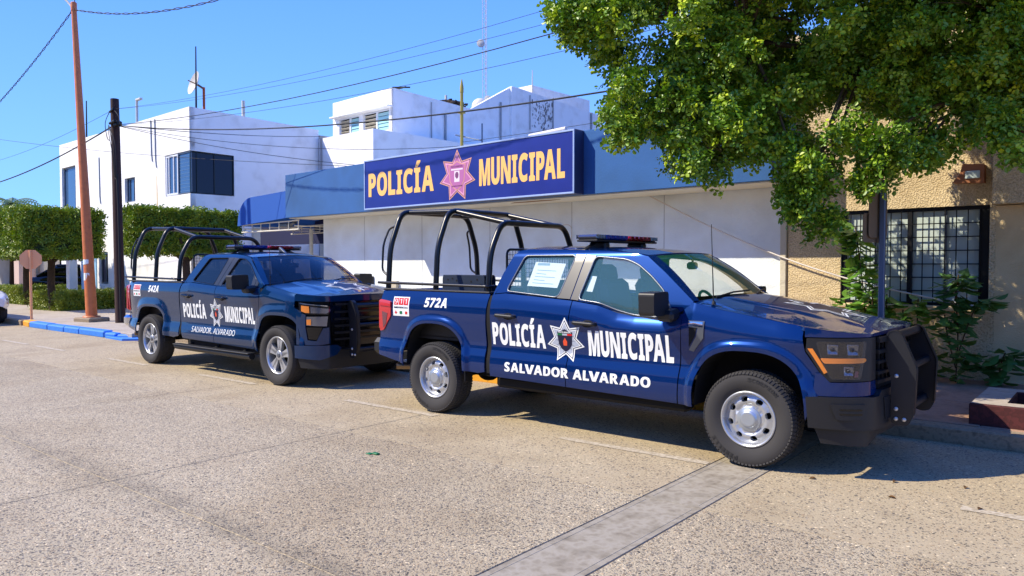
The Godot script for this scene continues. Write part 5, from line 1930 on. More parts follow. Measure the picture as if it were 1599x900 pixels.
	var rp := PackedVector2Array()
	for i in 11:
		var z := -0.70 + 1.40 * i / 10.0
		rp.append(Vector2(S.roof_rear, z))
	for i in 11:
		var z := 0.70 - 1.40 * i / 10.0
		rp.append(Vector2(S.roof_front + 0.12 * (1.0 - pow(absf(z) / 0.7, 2.0)), z))
	part_skin("roof", t, P, rp, rt, -1.0, 0.08, 0.02)
	var hl := MB.new()
	skin(hl, rp, [], 0.3, func(p: Vector2) -> Vector3: return rt.call(p) - Vector3(0, 0.05, 0), 1.0)
	obj("headliner", hl, M["headliner_cloth"], t)
	# windscreen: u is across, v from the cowl to the roof
	var ws := func(p: Vector2) -> Vector3:
		var w := lerpf(0.845, 0.665, p.y)
		var k := 1.0 - p.x * p.x
		var lowx: float = S.cowl - 0.01 + 0.16 * k
		var topx: float = S.roof_front + 0.12 * k
		var lowy: float = S.cowl_y + 0.015 * k
		var topy: float = ramp(S.roof, topx) + 0.045 * k
		return Vector3(lerpf(lowx, topx, p.y), lerpf(lowy, topy, p.y) + 0.03 * sin(PI * p.y), w * p.x)
	part_skin("windscreen", t, S.screen_glass, pv([-1, 0.0, 1, 0.0, 1, 0.97, -1, 0.97]), ws, -1.0, 0.14, 0.0)
	for s in [-1.0, 1.0]:
		part_skin("windscreen_pillar", t, P, pv([s * 0.965, -0.02, s * 1.07, -0.02, s * 1.07, 1.0, s * 0.965, 1.0]), func(p: Vector2) -> Vector3: return ws.call(p) + Vector3(0.004, 0.006, 0), -1.0, 0.12, 0.02)
	part_skin("windscreen_band", t, "gloss_black", pv([-0.965, -0.01, 0.965, -0.01, 0.965, 0.05, -0.965, 0.05]), func(p: Vector2) -> Vector3: return ws.call(p) + Vector3(0.003, 0.004, 0), -1.0, 0.2, 0.0)
	var cw := MB.new()
	for i in 12:
		var z0 := -0.86 + 1.72 * i / 12.0
		var z1 := z0 + 1.72 / 12.0
		var e := func(z: float, d: float) -> Vector3: return Vector3(S.cowl + d + 0.165 * (1.0 - pow(absf(z) / 0.9, 2.0)), S.cowl_y - 0.02 - d * 0.25, z)
		cw.quad(e.call(z0, -0.06), e.call(z1, -0.06), e.call(z1, 0.05), e.call(z0, 0.05), Vector3.UP)
	obj("cowl_grille", cw, M["black_plastic"], t)
	for e in [[0.62, -0.02], [-0.12, -0.70]]:
		var b := MB.new()
		var p0: Vector3 = ws.call(Vector2(e[0] / 0.84, 0.01)) + Vector3(0.03, 0.012, 0)
		var p1: Vector3 = ws.call(Vector2(e[1] / 0.84, 0.07)) + Vector3(0.025, 0.02, 0)
		b.tube([p0, p0.lerp(p1, 0.5) + Vector3(0.0, 0.014, 0), p1], 0.009, 6)
		obj("wiper", b, M["black_plastic"], t)
	# back of the cab
	var bk := func(p: Vector2) -> Vector3: return Vector3(lerpf(S.gap + 0.03, S.roof_rear + 0.02, clampf((p.y - 1.36) / 0.46, -0.6, 1.0)), p.y, p.x * lerpf(0.93, 0.70, clampf((p.y - 1.36) / 0.48, 0.0, 1.0)))
	var rw := cut_corner(pv([-0.78, 1.44, 0.78, 1.44, 0.74, 1.76, -0.74, 1.76]), 0.05)
	part_skin("cab_back", t, P, pv([-1, 0.8, 1, 0.8, 1, 1.84, -1, 1.84]), bk, 1.0, 0.12, 0.01, [rw])
	part_skin("rear_window", t, S.side_glass, rw, func(p: Vector2) -> Vector3: return bk.call(p) + Vector3(0.015, 0, 0), 1.0, 0.3, 0.0)
	# bed, tailgate, underbody
	var bed := MB.new()
	bed.bx(-0.88, S.gap - 0.02, 0.82, 0.86, -0.80, 0.80)
	bed.bx(S.gap - 0.05, S.gap - 0.02, 0.82, 1.37, -0.80, 0.80)
	for i in 9:
		bed.bx(-0.86, S.gap - 0.06, 0.86, 0.875, -0.72 + i * 0.18 - 0.03, -0.72 + i * 0.18 + 0.03, 0.006)
	obj("bed_floor", bed, M["black_plastic"], t)
	var tg := MB.new()
	tg.box(Transform3D(Basis(Vector3(0, 0, 1), -0.10), Vector3(S.tail_x, 0.99, 0)), Vector3(0.06, 0.80, 1.66), 0.02)
	obj("tailgate", tg, M[P], t)
	var ub := MB.new()
	ub.bx(S.tail_x + 0.05, 4.3, 0.44, 0.60, -0.55, 0.55)
	ub.bx(3.15, 4.35, 0.50, 1.05, -0.56, 0.56)
	ub.bx(0.95, 3.2, 0.46, 0.56, -0.86, 0.86)
	ub.tube([Vector3(0, S.wr, -0.8), Vector3(0, S.wr, 0.8)], 0.05, 8)
	ub.tube([Vector3(S.wb, S.wr, -0.8), Vector3(S.wb, S.wr, 0.8)], 0.04, 8)
	ub.ball(Vector3(0, S.wr, 0), Vector3(0.16, 0.15, 0.16))
	obj("chassis", ub, M["underside"], t)
	var bp := MB.new()
	bp.box(Transform3D(Basis(), Vector3(S.tail_x - 0.10, 0.69, 0)), Vector3(0.20, 0.20, 1.86), 0.05)
	bp.box(Transform3D(Basis(), Vector3(S.tail_x - 0.09, 0.80, 0)), Vector3(0.17, 0.02, 1.0), 0.005)
	obj("rear_bumper", bp, M[S.bumper_mat], t)
	var ex := MB.new()
	ex.tube([Vector3(0.2, 0.46, 0.62), Vector3(-0.45, 0.47, 0.72), Vector3(-0.66, 0.48, 0.93)], 0.042, 12, false)
	obj("exhaust_pipe", ex, M["exhaust"], t)
	# inside the cab
	var cab := MB.new()
	for z in [-0.42, 0.42]:
		seat(cab, 2.25, z, 0.54)
	cab.box(Transform3D(Basis(), Vector3(1.52, 0.88, 0)), Vector3(0.5, 0.2, 1.5), 0.06)
	cab.box(Transform3D(Basis(Vector3(0, 0, 1), 0.18), Vector3(1.22, 1.22, 0)), Vector3(0.16, 0.60, 1.5), 0.05)
	for z in [-0.48, 0.48]:
		cab.box(Transform3D(Basis(Vector3(0, 0, 1), 0.18), Vector3(1.15, 1.55, z)), Vector3(0.11, 0.16, 0.28), 0.04)
	obj("seat", cab, M["seat_cloth"], t)
	var dash := MB.new()
	dash.box(Transform3D(Basis(Vector3(0, 0, 1), -0.08), Vector3(3.02, 1.16, 0)), Vector3(0.50, 0.34, 1.66), 0.08)
	dash.box(Transform3D(Basis(), Vector3(2.55, 0.86, 0)), Vector3(0.9, 0.3, 0.24), 0.05)
	obj("dashboard", dash, M["dash_dark"], t)
	var sw := MB.new()
	var ring := []
	for i in 21:
		var a := TAU * i / 20
		ring.append(Vector3(2.72, 1.24, -0.42) + Basis(Vector3(0, 0, 1), 0.45) * Vector3(0, cos(a) * 0.19, sin(a) * 0.19))
	sw.tube(ring, 0.016, 8, false)
	sw.tube([Vector3(2.72, 1.24, -0.42), Vector3(2.95, 1.16, -0.42)], 0.035, 8)
	sw.tube([ring[5], ring[15]], 0.014, 6)
	obj("steering_wheel", sw, M["dash_dark"], t)
	var rm := MB.new()
	rm.box(Transform3D(Basis(Vector3(0, 1, 0), 0.1), Vector3(2.72, 1.68, 0)), Vector3(0.04, 0.075, 0.24), 0.018)
	rm.tube([Vector3(2.73, 1.70, 0), Vector3(2.70, 1.80, 0)], 0.012, 6)
	obj("inside_mirror", rm, M["dash_dark"], t)
	# antenna on the fender
	var an := MB.new()
	an.tube([Vector3(S.antenna, 1.30, 0.86), Vector3(S.antenna - 0.03, S.antenna_top, 0.855)], [0.006, 0.003], 6)
	an.lathe(Transform3D(Basis(Vector3(1, 0, 0), -PI / 2), Vector3(S.antenna, 1.345, 0.86)), [Vector2(0, 0.02), Vector2(0.02, 0.016), Vector2(0.03, 0.007)], 10)
	obj("antenna", an, M["cable_black"], t)
	cage(t, S.gap)
	light_bar(t, S.bar[0], S.bar[1])
	# words along the doors
	var map := side_map(S, 1.0)
	var W: Dictionary = S.words
	var b := MB.new()
	decal(b, fitted("POLICÍA", W.p[0], W.p[1], W.p[2], W.p[3]), 0.05, map, 1.0, 0.003)
	obj("lettering", b, M["lettering_white"], t)
	b = MB.new()
	decal(b, fitted("MUNICIPAL", W.m[0], W.m[1], W.m[2], W.m[3]), 0.05, map, 1.0, 0.003)
	obj("lettering", b, M["lettering_white"], t)
	b = MB.new()
	decal(b, fitted(W.sv, W.s[0], W.s[1], W.s[2], W.s[3], 0.0, W.bold), 0.05, map, 1.0, 0.003)
	obj("lettering", b, M["lettering_white"], t)
	var em := node("emblem", Vector3.ZERO, 0, t)
	emblem(em, map, 1.0, Vector2(W.star[0], W.star[1]), W.star[2], W.star[3])
	b = MB.new()
	decal(b, fitted(W.number, W.n[0], W.n[1], W.n[2], W.n[3], 0.16), 0.05, map, 1.0, 0.003)
	obj("lettering", b, M["lettering_white"], t)
	sticker(t, map, W.stick)
	return t

func sticker(t: Node3D, map: Callable, at: Array) -> void:        # the 911 sticker
	var root := node("emergency_sticker", Vector3.ZERO, 0, t)
	var x: float = at[0]
	var y: float = at[1]
	var w: float = at[2]
	var h: float = at[3]
	var lay := func(called: String, m: String, polys: Array, off: float) -> void:
		var b := MB.new()
		for q in polys:
			decal(b, q, 0.05, map, 1.0, off)
		obj(called, b, M[m], root)
	var rect := func(a: float, b2: float, c: float, d: float) -> PackedVector2Array:
		return poly_tris(pv([x + w * a, y + h * b2, x + w * c, y + h * b2, x + w * c, y + h * d, x + w * a, y + h * d]))
	lay.call("sticker_sheet", "lettering_white", [rect.call(0.0, 0.0, 1.0, 1.0)], 0.003)
	lay.call("red_square", "decal_red", [rect.call(0.06, 0.58, 0.33, 0.94), rect.call(0.365, 0.58, 0.635, 0.94), rect.call(0.67, 0.58, 0.94, 0.94)], 0.0045)
	lay.call("digit", "lettering_white", [fitted("9", x + w * 0.11, y + h * 0.645, w * 0.18, h * 0.24, 0.0, false), fitted("1", x + w * 0.44, y + h * 0.645, w * 0.11, h * 0.24, 0.0, false), fitted("1", x + w * 0.74, y + h * 0.645, w * 0.11, h * 0.24, 0.0, false)], 0.006)
	lay.call("sticker_words", "decal_navy", [fitted("EMERGENCIAS", x + w * 0.07, y + h * 0.40, w * 0.86, h * 0.09)], 0.0045)
	lay.call("red_cross", "decal_red", [rect.call(0.10, 0.15, 0.26, 0.21), rect.call(0.15, 0.09, 0.21, 0.27), rect.call(0.76, 0.10, 0.90, 0.25)], 0.0045)
	lay.call("green_mark", "decal_green", [rect.call(0.42, 0.10, 0.58, 0.26)], 0.0045)

func tail_lamp(t: Node3D, S: Dictionary, s: float) -> void:
	var map := side_map(S, s, 0.012)
	if S.steel:
		var l := part_skin("tail_lamp", t, "lamp_red", cut_corner(pv([-0.94, 0.885, -0.86, 0.90, -0.70, 1.08, -0.685, 1.255, -0.90, 1.275, -0.915, 1.1]), 0.02, 2), map, s, 0.08, 0.025)
		part_skin("smoked_lens", l, "lamp_smoke", pv([-0.86, 0.93, -0.80, 0.98, -0.755, 1.11, -0.86, 1.13]), side_map(S, s, 0.015), s, 0.1, 0.004)
		part_skin("lamp_brow", l, "lamp_red", pv([-0.90, 1.20, -0.69, 1.19, -0.69, 1.25, -0.90, 1.27]), side_map(S, s, 0.022), s, 0.1, 0.012)
		var b := MB.new()
		b.bx(-1.0, -0.925, 0.90, 1.265, s * 0.74, s * 0.925, 0.02)
		obj("lamp_back", b, M["lamp_red"], l)
	else:
		var l := part_skin("tail_lamp", t, "lamp_red", cut_corner(pv([-0.98, 0.86, -0.88, 0.88, -0.86, 1.06, -0.80, 1.26, -0.80, 1.33, -0.93, 1.34]), 0.02, 2), map, s, 0.08, 0.025)
		var b := MB.new()
		b.bx(-1.03, -0.955, 0.88, 1.32, s * 0.74, s * 0.915, 0.02)
		obj("lamp_back", b, M["lamp_red"], l)

func nose_part(called: String, parent: Node, S: Dictionary, m: String, pts: Array, off: float, lip := 0.02, step := 0.07) -> MeshInstance3D:
	return part_skin(called, parent, m, pv(pts), nose_map(S, off), -1.0, step, lip)

func nose_both(called: String, parent: Node, S: Dictionary, m: String, pts: Array, off: float, lip := 0.02) -> void:
	part_skin(called, parent, m, pv(pts), nose_map(S, off), -1.0, 0.07, lip)
	part_skin(called, parent, m, mirrored(pv(pts)), nose_map(S, off), -1.0, 0.07, lip)

func front_royal(t: Node3D, S: Dictionary) -> void:
	nose_part("hood_nose", t, S, "paint_royal", [-1.215, 1.118, -0.66, 1.128, 0.66, 1.128, 1.215, 1.118, 1.215, 1.188, 1.0, 1.163, 0.7, 1.148, 0.35, 1.158, 0.0, 1.162, -0.35, 1.158, -0.7, 1.148, -1.0, 1.163, -1.215, 1.188], 0.0, 0.02)
	nose_part("nose_backing", t, S, "underside", [-1.18, 0.40, 1.18, 0.40, 1.18, 1.13, -1.18, 1.13], -0.03, 0.0, 0.15)
	for s in [1.0, -1.0]:
		var f := func(a: Array) -> PackedVector2Array: return pv(a) if s > 0 else mirrored(pv(a))
		var h := part_skin("headlight", t, "black_plastic", f.call([1.205, 1.11, 1.21, 1.01, 1.125, 0.845, 1.07, 0.775, 0.62, 0.785, 0.63, 1.122]), nose_map(S, 0.006), -1.0, 0.05, 0.02)
		part_skin("lens_bowl", h, "lamp_dark", cut_corner(f.call([1.15, 1.085, 0.81, 1.092, 0.83, 0.95, 0.86, 0.805, 1.05, 0.80, 1.10, 0.87]), 0.02, 2), nose_map(S, 0.012), -1.0, 0.05, 0.01)
		part_skin("amber_bar", h, "lamp_amber", cut_corner(f.call([1.130, 0.958, 0.80, 0.965, 0.79, 0.945, 0.82, 0.928, 1.105, 0.918]), 0.01, 2), nose_map(S, 0.026), -1.0, 0.05, 0.014)
		part_skin("side_marker", h, "lamp_amber", f.call([1.20, 1.03, 1.172, 1.03, 1.085, 0.85, 1.105, 0.835]), nose_map(S, 0.014), -1.0, 0.05, 0.008)
		for e in [[0.915, 1.028, 0.052], [1.055, 1.028, 0.048], [0.945, 0.862, 0.044]]:
			var base: Vector3 = nose_map(S, 0.013).call(Vector2(s * e[0], e[1]))
			var outw: Vector3 = (nose_map(S, 0.1).call(Vector2(s * e[0], e[1])) - base).normalized()
			var fr := Transform3D(facing(outw, PI / 4), base)
			var bw := MB.new()
			bw.lathe(fr, [Vector2(0.0, e[2] * 1.12), Vector2(0.016, e[2] * 1.12), Vector2(0.017, e[2]), Vector2(0.008, e[2] * 0.72), Vector2(0.003, e[2] * 0.35), Vector2(0.002, 0.0)], 4)
			obj("reflector_bowl", bw, M["bowl_dark"], h)
			var bl := MB.new()
			bl.ball(base + outw * 0.006, Vector3.ONE * e[2] * 0.34, 6, 10)
			obj("bulb_cap", bl, M["lamp_dark"], h)
		part_skin("reflector", h, "lamp_smoke", f.call([0.90, 0.815, 0.865, 0.815, 0.862, 0.86, 0.89, 0.865]), nose_map(S, 0.020), -1.0, 0.04, 0.006)
		part_skin("lens_cover", h, "lamp_glass", cut_corner(f.call([1.155, 1.09, 0.80, 1.096, 0.82, 0.95, 0.85, 0.80, 1.06, 0.795, 1.105, 0.87]), 0.02, 2), nose_map(S, 0.034), -1.0, 0.1, 0.0)
		part_skin("nose_strip", t, "paint_royal", f.call([1.155, 0.835, 1.125, 0.838, 1.068, 0.768, 0.62, 0.778, 0.60, 0.70, 0.64, 0.665, 1.17, 0.657]), nose_map(S, 0.003), -1.0, 0.05, 0.02)
		var v := part_skin("fog_vent", t, "black_plastic", cut_corner(f.call([1.07, 0.605, 0.80, 0.605, 0.81, 0.49, 1.03, 0.485]), 0.02, 2), nose_map(S, 0.062), -1.0, 0.06, 0.02)
		for y in [0.525, 0.56]:
			part_skin("vent_slot", v, "gloss_black", f.call([1.01, y, 0.85, y, 0.85, y + 0.014, 1.01, y + 0.014]), nose_map(S, 0.064), -1.0, 0.06, 0.0)
	var g := nose_part("grille", t, S, "gloss_black", [-0.615, 0.745, 0.615, 0.745, 0.625, 1.12, -0.625, 1.12], -0.012, 0.02)
	for e in [[1.075, 1.118, 0.03], [0.985, 1.015, 0.02], [0.905, 0.93, 0.02], [0.82, 0.845, 0.02], [0.748, 0.775, 0.02]]:
		nose_part("grille_bar", g, S, "black_plastic", [-0.60, e[0], 0.60, e[0], 0.60, e[1], -0.60, e[1]], e[2], 0.03)
	for i in 13:
		var u := -0.54 + 0.09 * i
		nose_part("grille_rib", g, S, "black_plastic", [u - 0.006, 0.76, u + 0.006, 0.76, u + 0.006, 1.09, u - 0.006, 1.09], 0.004, 0.015, 0.2)
	nose_part("front_bumper", t, S, "black_plastic", [1.205, 0.652, 1.19, 0.41, 0.60, 0.40, 0.5, 0.385, -0.5, 0.385, -0.60, 0.40, -1.19, 0.41, -1.205, 0.652, -0.64, 0.66, -0.60, 0.70, 0.60, 0.70, 0.64, 0.66], 0.045, 0.06)
	nose_part("lower_grille", t, S, "underside", [-0.52, 0.46, 0.52, 0.46, 0.56, 0.64, -0.56, 0.64], 0.052, 0.01)
	nose_part("front_valance", t, S, "black_plastic", [1.16, 0.408, 1.12, 0.285, 0.75, 0.265, 0.55, 0.33, -0.55, 0.33, -0.75, 0.265, -1.12, 0.285, -1.16, 0.408], 0.0, 0.05)
	push_bumper(t, 0.0, true)
	# fender vent with a bright badge
	var map := side_map(S, 1.0)
	var v := part_skin("fender_vent", t, "trim_grey", pv([3.165, 1.205, 3.315, 1.205, 3.305, 1.06, 3.21, 0.935, 3.165, 0.945, 3.24, 1.07, 3.255, 1.145, 3.17, 1.15]), side_map(S, 1.0, 0.010), 1.0, 0.04, 0.016)
	part_skin("vent_badge", v, "chrome", pv([3.17, 1.155, 3.30, 1.155, 3.30, 1.198, 3.17, 1.198]), side_map(S, 1.0, 0.013), 1.0, 0.05, 0.004)
	part_skin("vent_slot", v, "underside", pv([3.17, 1.145, 3.24, 1.142, 3.225, 1.07, 3.165, 0.975]), side_map(S, 1.0, 0.004), 1.0, 0.05, 0.0)
	# price sheet and a sticker inside the panes
	var pb := MB.new()
	decal(pb, poly_tris(pv([1.27, 1.47, 1.66, 1.455, 1.70, 1.70, 1.31, 1.72])), 0.2, glass_map(1.0, -0.03), 1.0, 0.0)
	var sheet := obj("window_sheet", pb, M["paper"], t)
	pb = MB.new()
	for k in 5:
		decal(pb, poly_tris(pv([1.33 + k * 0.006, 1.50 + k * 0.033, 1.60 - (k % 2) * 0.12, 1.49 + k * 0.033, 1.60 - (k % 2) * 0.12, 1.496 + k * 0.033, 1.33 + k * 0.006, 1.506 + k * 0.033])), 0.2, glass_map(1.0, -0.028), 1.0, 0.0)
	decal(pb, poly_tris(pv([1.34, 1.685, 1.50, 1.68, 1.50, 1.705, 1.345, 1.71])), 0.2, glass_map(1.0, -0.028), 1.0, 0.0)
	obj("sheet_print", pb, M["paper_print"], sheet)
	pb = MB.new()
	decal(pb, poly_tris(pv([2.02, 1.43, 2.09, 1.425, 2.105, 1.575, 2.04, 1.58])), 0.2, glass_map(1.0, -0.03), 1.0, 0.0)
	obj("window_sticker", pb, M["paper"], t)
	# steel bench standing in the bed
	var bn := MB.new()
	for z in [-0.10, 0.10]:
		bn.prism(Transform3D(Basis(), Vector3(0, 0, z)), cut_corner(pv([-0.70, 0.90, 0.02, 0.90, 0.02, 1.56, -0.70, 1.56]), 0.05, 3), -0.006, 0.006, 0.002)
	bn.bx(-0.72, 0.04, 1.10, 1.13, 0.10, 0.45, 0.008)
	bn.bx(-0.72, 0.04, 1.10, 1.13, -0.45, -0.10, 0.008)
	bn.bx(-0.69, 0.0, 1.545, 1.56, -0.10, 0.10)
	var bench := obj("bed_bench", bn, M["bench_steel"], t)
	for q in [Vector2(-0.60, 1.50), Vector2(-0.52, 1.515), Vector2(-0.45, 1.49), Vector2(-0.10, 1.505), Vector2(-0.20, 1.48), Vector2(-0.55, 1.43), Vector2(-0.12, 1.42)]:
		var hb := MB.new()
		hb.lathe(Transform3D(Basis(), Vector3(q.x, q.y, 0.107)), [Vector2(0.0, 0.013), Vector2(0.002, 0.013), Vector2(0.002, 0.0)], 10)
		obj("bench_hole", hb, M["underside"], bench)

func front_navy(t: Node3D, S: Dictionary) -> void:
	nose_part("nose_backing", t, S, "underside", [-1.18, 0.40, 1.18, 0.40, 1.18, 1.2, -1.18, 1.2], -0.03, 0.0, 0.15)
	nose_part("hood_nose", t, S, "paint_navy", [-1.215, 1.195, -0.66, 1.19, 0.66, 1.19, 1.215, 1.195, 1.215, 1.282, 1.0, 1.27, 0.7, 1.262, 0.35, 1.268, 0.0, 1.272, -0.35, 1.268, -0.7, 1.262, -1.0, 1.27, -1.215, 1.282], 0.012, 0.03)
	for s in [1.0, -1.0]:
		var f := func(a: Array) -> PackedVector2Array: return pv(a) if s > 0 else mirrored(pv(a))
		var h := part_skin("headlight", t, "lamp_dark", f.call([1.17, 1.185, 1.16, 1.07, 1.06, 1.02, 0.75, 1.01, 0.66, 1.06, 0.66, 1.10, 0.72, 1.13, 1.0, 1.15]), nose_map(S, 0.01), -1.0, 0.05, 0.02)
		part_skin("amber_marker", h, "lamp_amber", f.call([1.13, 1.135, 1.13, 1.06, 1.08, 1.04, 1.02, 1.035, 1.025, 1.125]), nose_map(S, 0.016), -1.0, 0.05, 0.006)
		part_skin("chrome_lens", h, "lamp_clear", f.call([1.005, 1.12, 1.0, 1.035, 0.77, 1.03, 0.70, 1.06, 0.70, 1.09]), nose_map(S, 0.016), -1.0, 0.05, 0.006)
		part_skin("chrome_brow", h, "chrome", f.call([1.155, 1.175, 1.14, 1.155, 0.75, 1.125, 0.75, 1.135, 1.0, 1.155]), nose_map(S, 0.018), -1.0, 0.05, 0.006)
		var k := part_skin("lower_lamp", t, "lamp_clear", f.call([1.065, 0.985, 1.065, 0.865, 0.76, 0.855, 0.74, 0.99]), nose_map(S, 0.006), -1.0, 0.05, 0.02)
		part_skin("amber_lens", k, "lamp_amber", f.call([1.06, 0.945, 1.06, 0.875, 1.0, 0.872, 1.0, 0.95]), nose_map(S, 0.012), -1.0, 0.05, 0.005)
		part_skin("fog_recess", t, "gloss_black", f.call([1.07, 0.84, 1.04, 0.68, 0.92, 0.67, 0.83, 0.84]), nose_map(S, 0.0), -1.0, 0.05, 0.02)
		part_skin("cheek", t, "paint_navy", f.call([1.20, 1.05, 1.075, 1.01, 1.08, 0.84, 1.05, 0.665, 0.92, 0.655, 0.88, 0.73, 0.82, 0.83, 0.72, 0.84, 0.70, 0.62, 0.90, 0.60, 1.20, 0.60]), nose_map(S, 0.008), -1.0, 0.05, 0.03)
	var g := nose_part("grille", t, S, "gloss_black", [-0.66, 0.56, 0.66, 0.56, 0.70, 1.18, -0.70, 1.18], -0.012, 0.02)
	for e in [[1.135, 1.165, 0.03], [1.03, 1.06, 0.02], [0.935, 0.965, 0.02], [0.84, 0.87, 0.02], [0.745, 0.775, 0.02], [0.66, 0.685, 0.02]]:
		nose_part("grille_bar", g, S, "black_plastic", [-0.63, e[0], 0.63, e[0], 0.63, e[1], -0.63, e[1]], e[2], 0.03)
	nose_part("front_bumper", t, S, "paint_navy", [1.205, 0.59, 1.20, 0.42, 0.86, 0.40, 0.62, 0.47, 0.55, 0.56, 0.62, 0.60, 1.0, 0.595], 0.04, 0.05)
	nose_part("front_bumper", t, S, "paint_navy", [-1.205, 0.59, -1.20, 0.42, -0.86, 0.40, -0.62, 0.47, -0.55, 0.56, -0.62, 0.60, -1.0, 0.595], 0.04, 0.05)
	nose_part("front_valance", t, S, "black_plastic", [1.18, 0.415, 1.14, 0.285, 0.75, 0.275, -0.75, 0.275, -1.14, 0.285, -1.18, 0.415, -0.86, 0.41, -0.6, 0.53, 0.6, 0.53, 0.86, 0.41], 0.015, 0.05)
	push_bumper(t, 0.0, false)
	# running board
	var rb := MB.new()
	rb.tube([Vector3(0.95, 0.37, 1.0), Vector3(3.15, 0.36, 1.0)], 0.05, 8)
	rb.bx(0.95, 3.15, 0.395, 0.412, 0.93, 1.07, 0.005)
	for x in [1.25, 2.05, 2.85]:
		rb.tube([Vector3(x, 0.38, 0.98), Vector3(x, 0.46, 0.78)], 0.03, 6)
	obj("running_board", rb, M["black_plastic"], t)
	var fin := MB.new()
	fin.prism(Transform3D(Basis(), Vector3(2.45, 1.90, 0)), pv([-0.08, 0.0, 0.09, -0.02, -0.06, 0.07, -0.085, 0.06]), -0.02, 0.02, 0.008)
	obj("roof_fin", fin, M["trim_grey"], t)

func pickups() -> void:
	var R := {
		"paint": "paint_royal", "fx": 3.9, "rx": -0.55, "rk": 0.04, "flare": 0.034, "flare_in": 0.03, "flare_out": 0.095, "nose": 0.0, "gap": 0.84, "wb": 3.69, "wr": 0.402, "track": 0.85, "steel": true,
		"stops": [[0.30, 0.90], [0.42, 0.945], [0.47, 0.975], [0.54, 0.988], [0.62, 0.992], [0.70, 0.985], [0.79, 0.956], [0.86, 0.955], [0.98, 0.972], [1.10, 0.986], [1.18, 0.985], [1.26, 0.964], [1.34, 0.930], [1.40, 0.905]],
		"top": [[-1.0, 1.392], [0.84, 1.38], [0.9, 1.38], [1.1, 1.385], [1.9, 1.345], [2.2, 1.305], [2.42, 1.24], [2.6, 1.215], [2.9, 1.215], [3.10, 1.32], [3.2, 1.355], [3.45, 1.305], [4.15, 1.195], [4.60, 1.145]],
		"arches": [[0.02, 0.50, 0.478, 0.525, 2.7], [3.685, 0.46, 0.478, 0.515, 2.7]], "rear_low": 0.53, "front_low": 0.455,
		"bed_head": [-0.885, 1.385, 0.832, 1.375, 0.80, 1.05, 0.795, 0.54, 0.70, 0.52], "bed_tail": [-0.93, 0.60, -0.955, 0.75, -0.935, 1.0],
		"rear_door": [0.872, 1.372, 0.872, 0.505, 1.850, 0.487, 1.862, 0.73, 1.896, 1.335, 1.5, 1.36, 1.04, 1.388], "front_door": [1.906, 1.334, 1.872, 0.73, 1.860, 0.487, 3.052, 0.462, 3.072, 0.83, 3.096, 1.26, 3.0, 1.225, 2.85, 1.185, 2.42, 1.235, 2.2, 1.298],
		"fender_head": [3.165, 1.362, 3.10, 1.29, 3.083, 0.83, 3.063, 0.460], "fender_tail": [4.25, 0.658, 4.25, 0.835, 4.15, 1.0, 4.13, 1.115, 4.13, 1.196, 3.45, 1.302, 3.3, 1.335],
		"frame": [0.862, 1.38, 0.93, 1.60, 1.02, 1.80, 1.08, 1.835, 1.18, 1.852, 1.6, 1.845, 2.2, 1.825, 2.5, 1.797, 2.64, 1.768, 2.85, 1.62, 3.18, 1.365, 3.105, 1.295, 3.0, 1.235, 2.85, 1.195, 2.42, 1.243, 2.2, 1.308, 1.9, 1.345, 1.5, 1.37, 1.04, 1.398],
		"rear_glass": [1.175, 1.785, 1.83, 1.785, 1.72, 1.362, 1.035, 1.412], "front_glass": [2.06, 1.772, 2.42, 1.742, 2.56, 1.69, 2.72, 1.585, 2.88, 1.45, 2.985, 1.275, 2.85, 1.215, 2.6, 1.225, 2.42, 1.262, 2.22, 1.325, 1.965, 1.35],
		"pillar_a": [1.83, 1.795, 1.942, 1.79, 1.868, 1.352, 1.71, 1.358], "pillar_b": [1.955, 1.79, 2.065, 1.78, 1.97, 1.342, 1.88, 1.35], "sail": [2.90, 1.435, 2.985, 1.275, 2.86, 1.218, 2.83, 1.222],
		"seams": [[0.850, 0.53, 0.842, 1.05, 0.85, 1.36], [1.855, 0.50, 1.867, 0.73, 1.898, 1.31], [3.057, 0.48, 3.077, 0.83, 3.098, 1.25]], "handles": [[1.09, 1.155], [2.08, 1.125]], "handle_mat": "black_plastic", "mirror": [2.86, 1.345], "sill": [0.86, 3.10], "seal": "trim_grey", "side_glass": "clear_glass", "screen_glass": "screen_glass",
		"cowl": 3.17, "cowl_y": 1.375, "crown": 0.075, "hood_star": 4.0, "roof": [[0.9, 1.80], [1.05, 1.845], [1.2, 1.855], [1.6, 1.848], [2.2, 1.828], [2.5, 1.80], [2.8, 1.755]], "roof_rear": 1.02, "roof_front": 2.63,
		"tail_x": -0.915, "bumper_mat": "black_plastic", "antenna": 3.34, "antenna_top": 2.04, "bar": [1.86, 1.90],
		"words": {"p": [0.90, 0.845, 0.70, 0.235], "m": [2.115, 0.815, 0.90, 0.245], "s": [1.08, 0.575, 1.72, 0.095], "sv": "SALVADOR ALVARADO", "bold": true, "star": [1.845, 0.945, 0.228, 1.0], "number": "572A", "n": [-0.13, 1.205, 0.36, 0.105], "stick": [-0.655, 1.085, 0.275, 0.225]},
	}
	R.tyre = tyre_mesh(0.402, 0.27, 0.236, [["SCORPION", PI * 0.36, 0.105], ["PIRELLI", PI * 1.30, 0.12]])
	var a := make_pickup("police_pickup", R, Vector3.ZERO, 0.0)
	front_royal(a, R)
	tag(a, "royal blue police pickup numbered 572A, nearer the camera, with steel wheels", "pickup truck", "police pickups parked along the kerb")
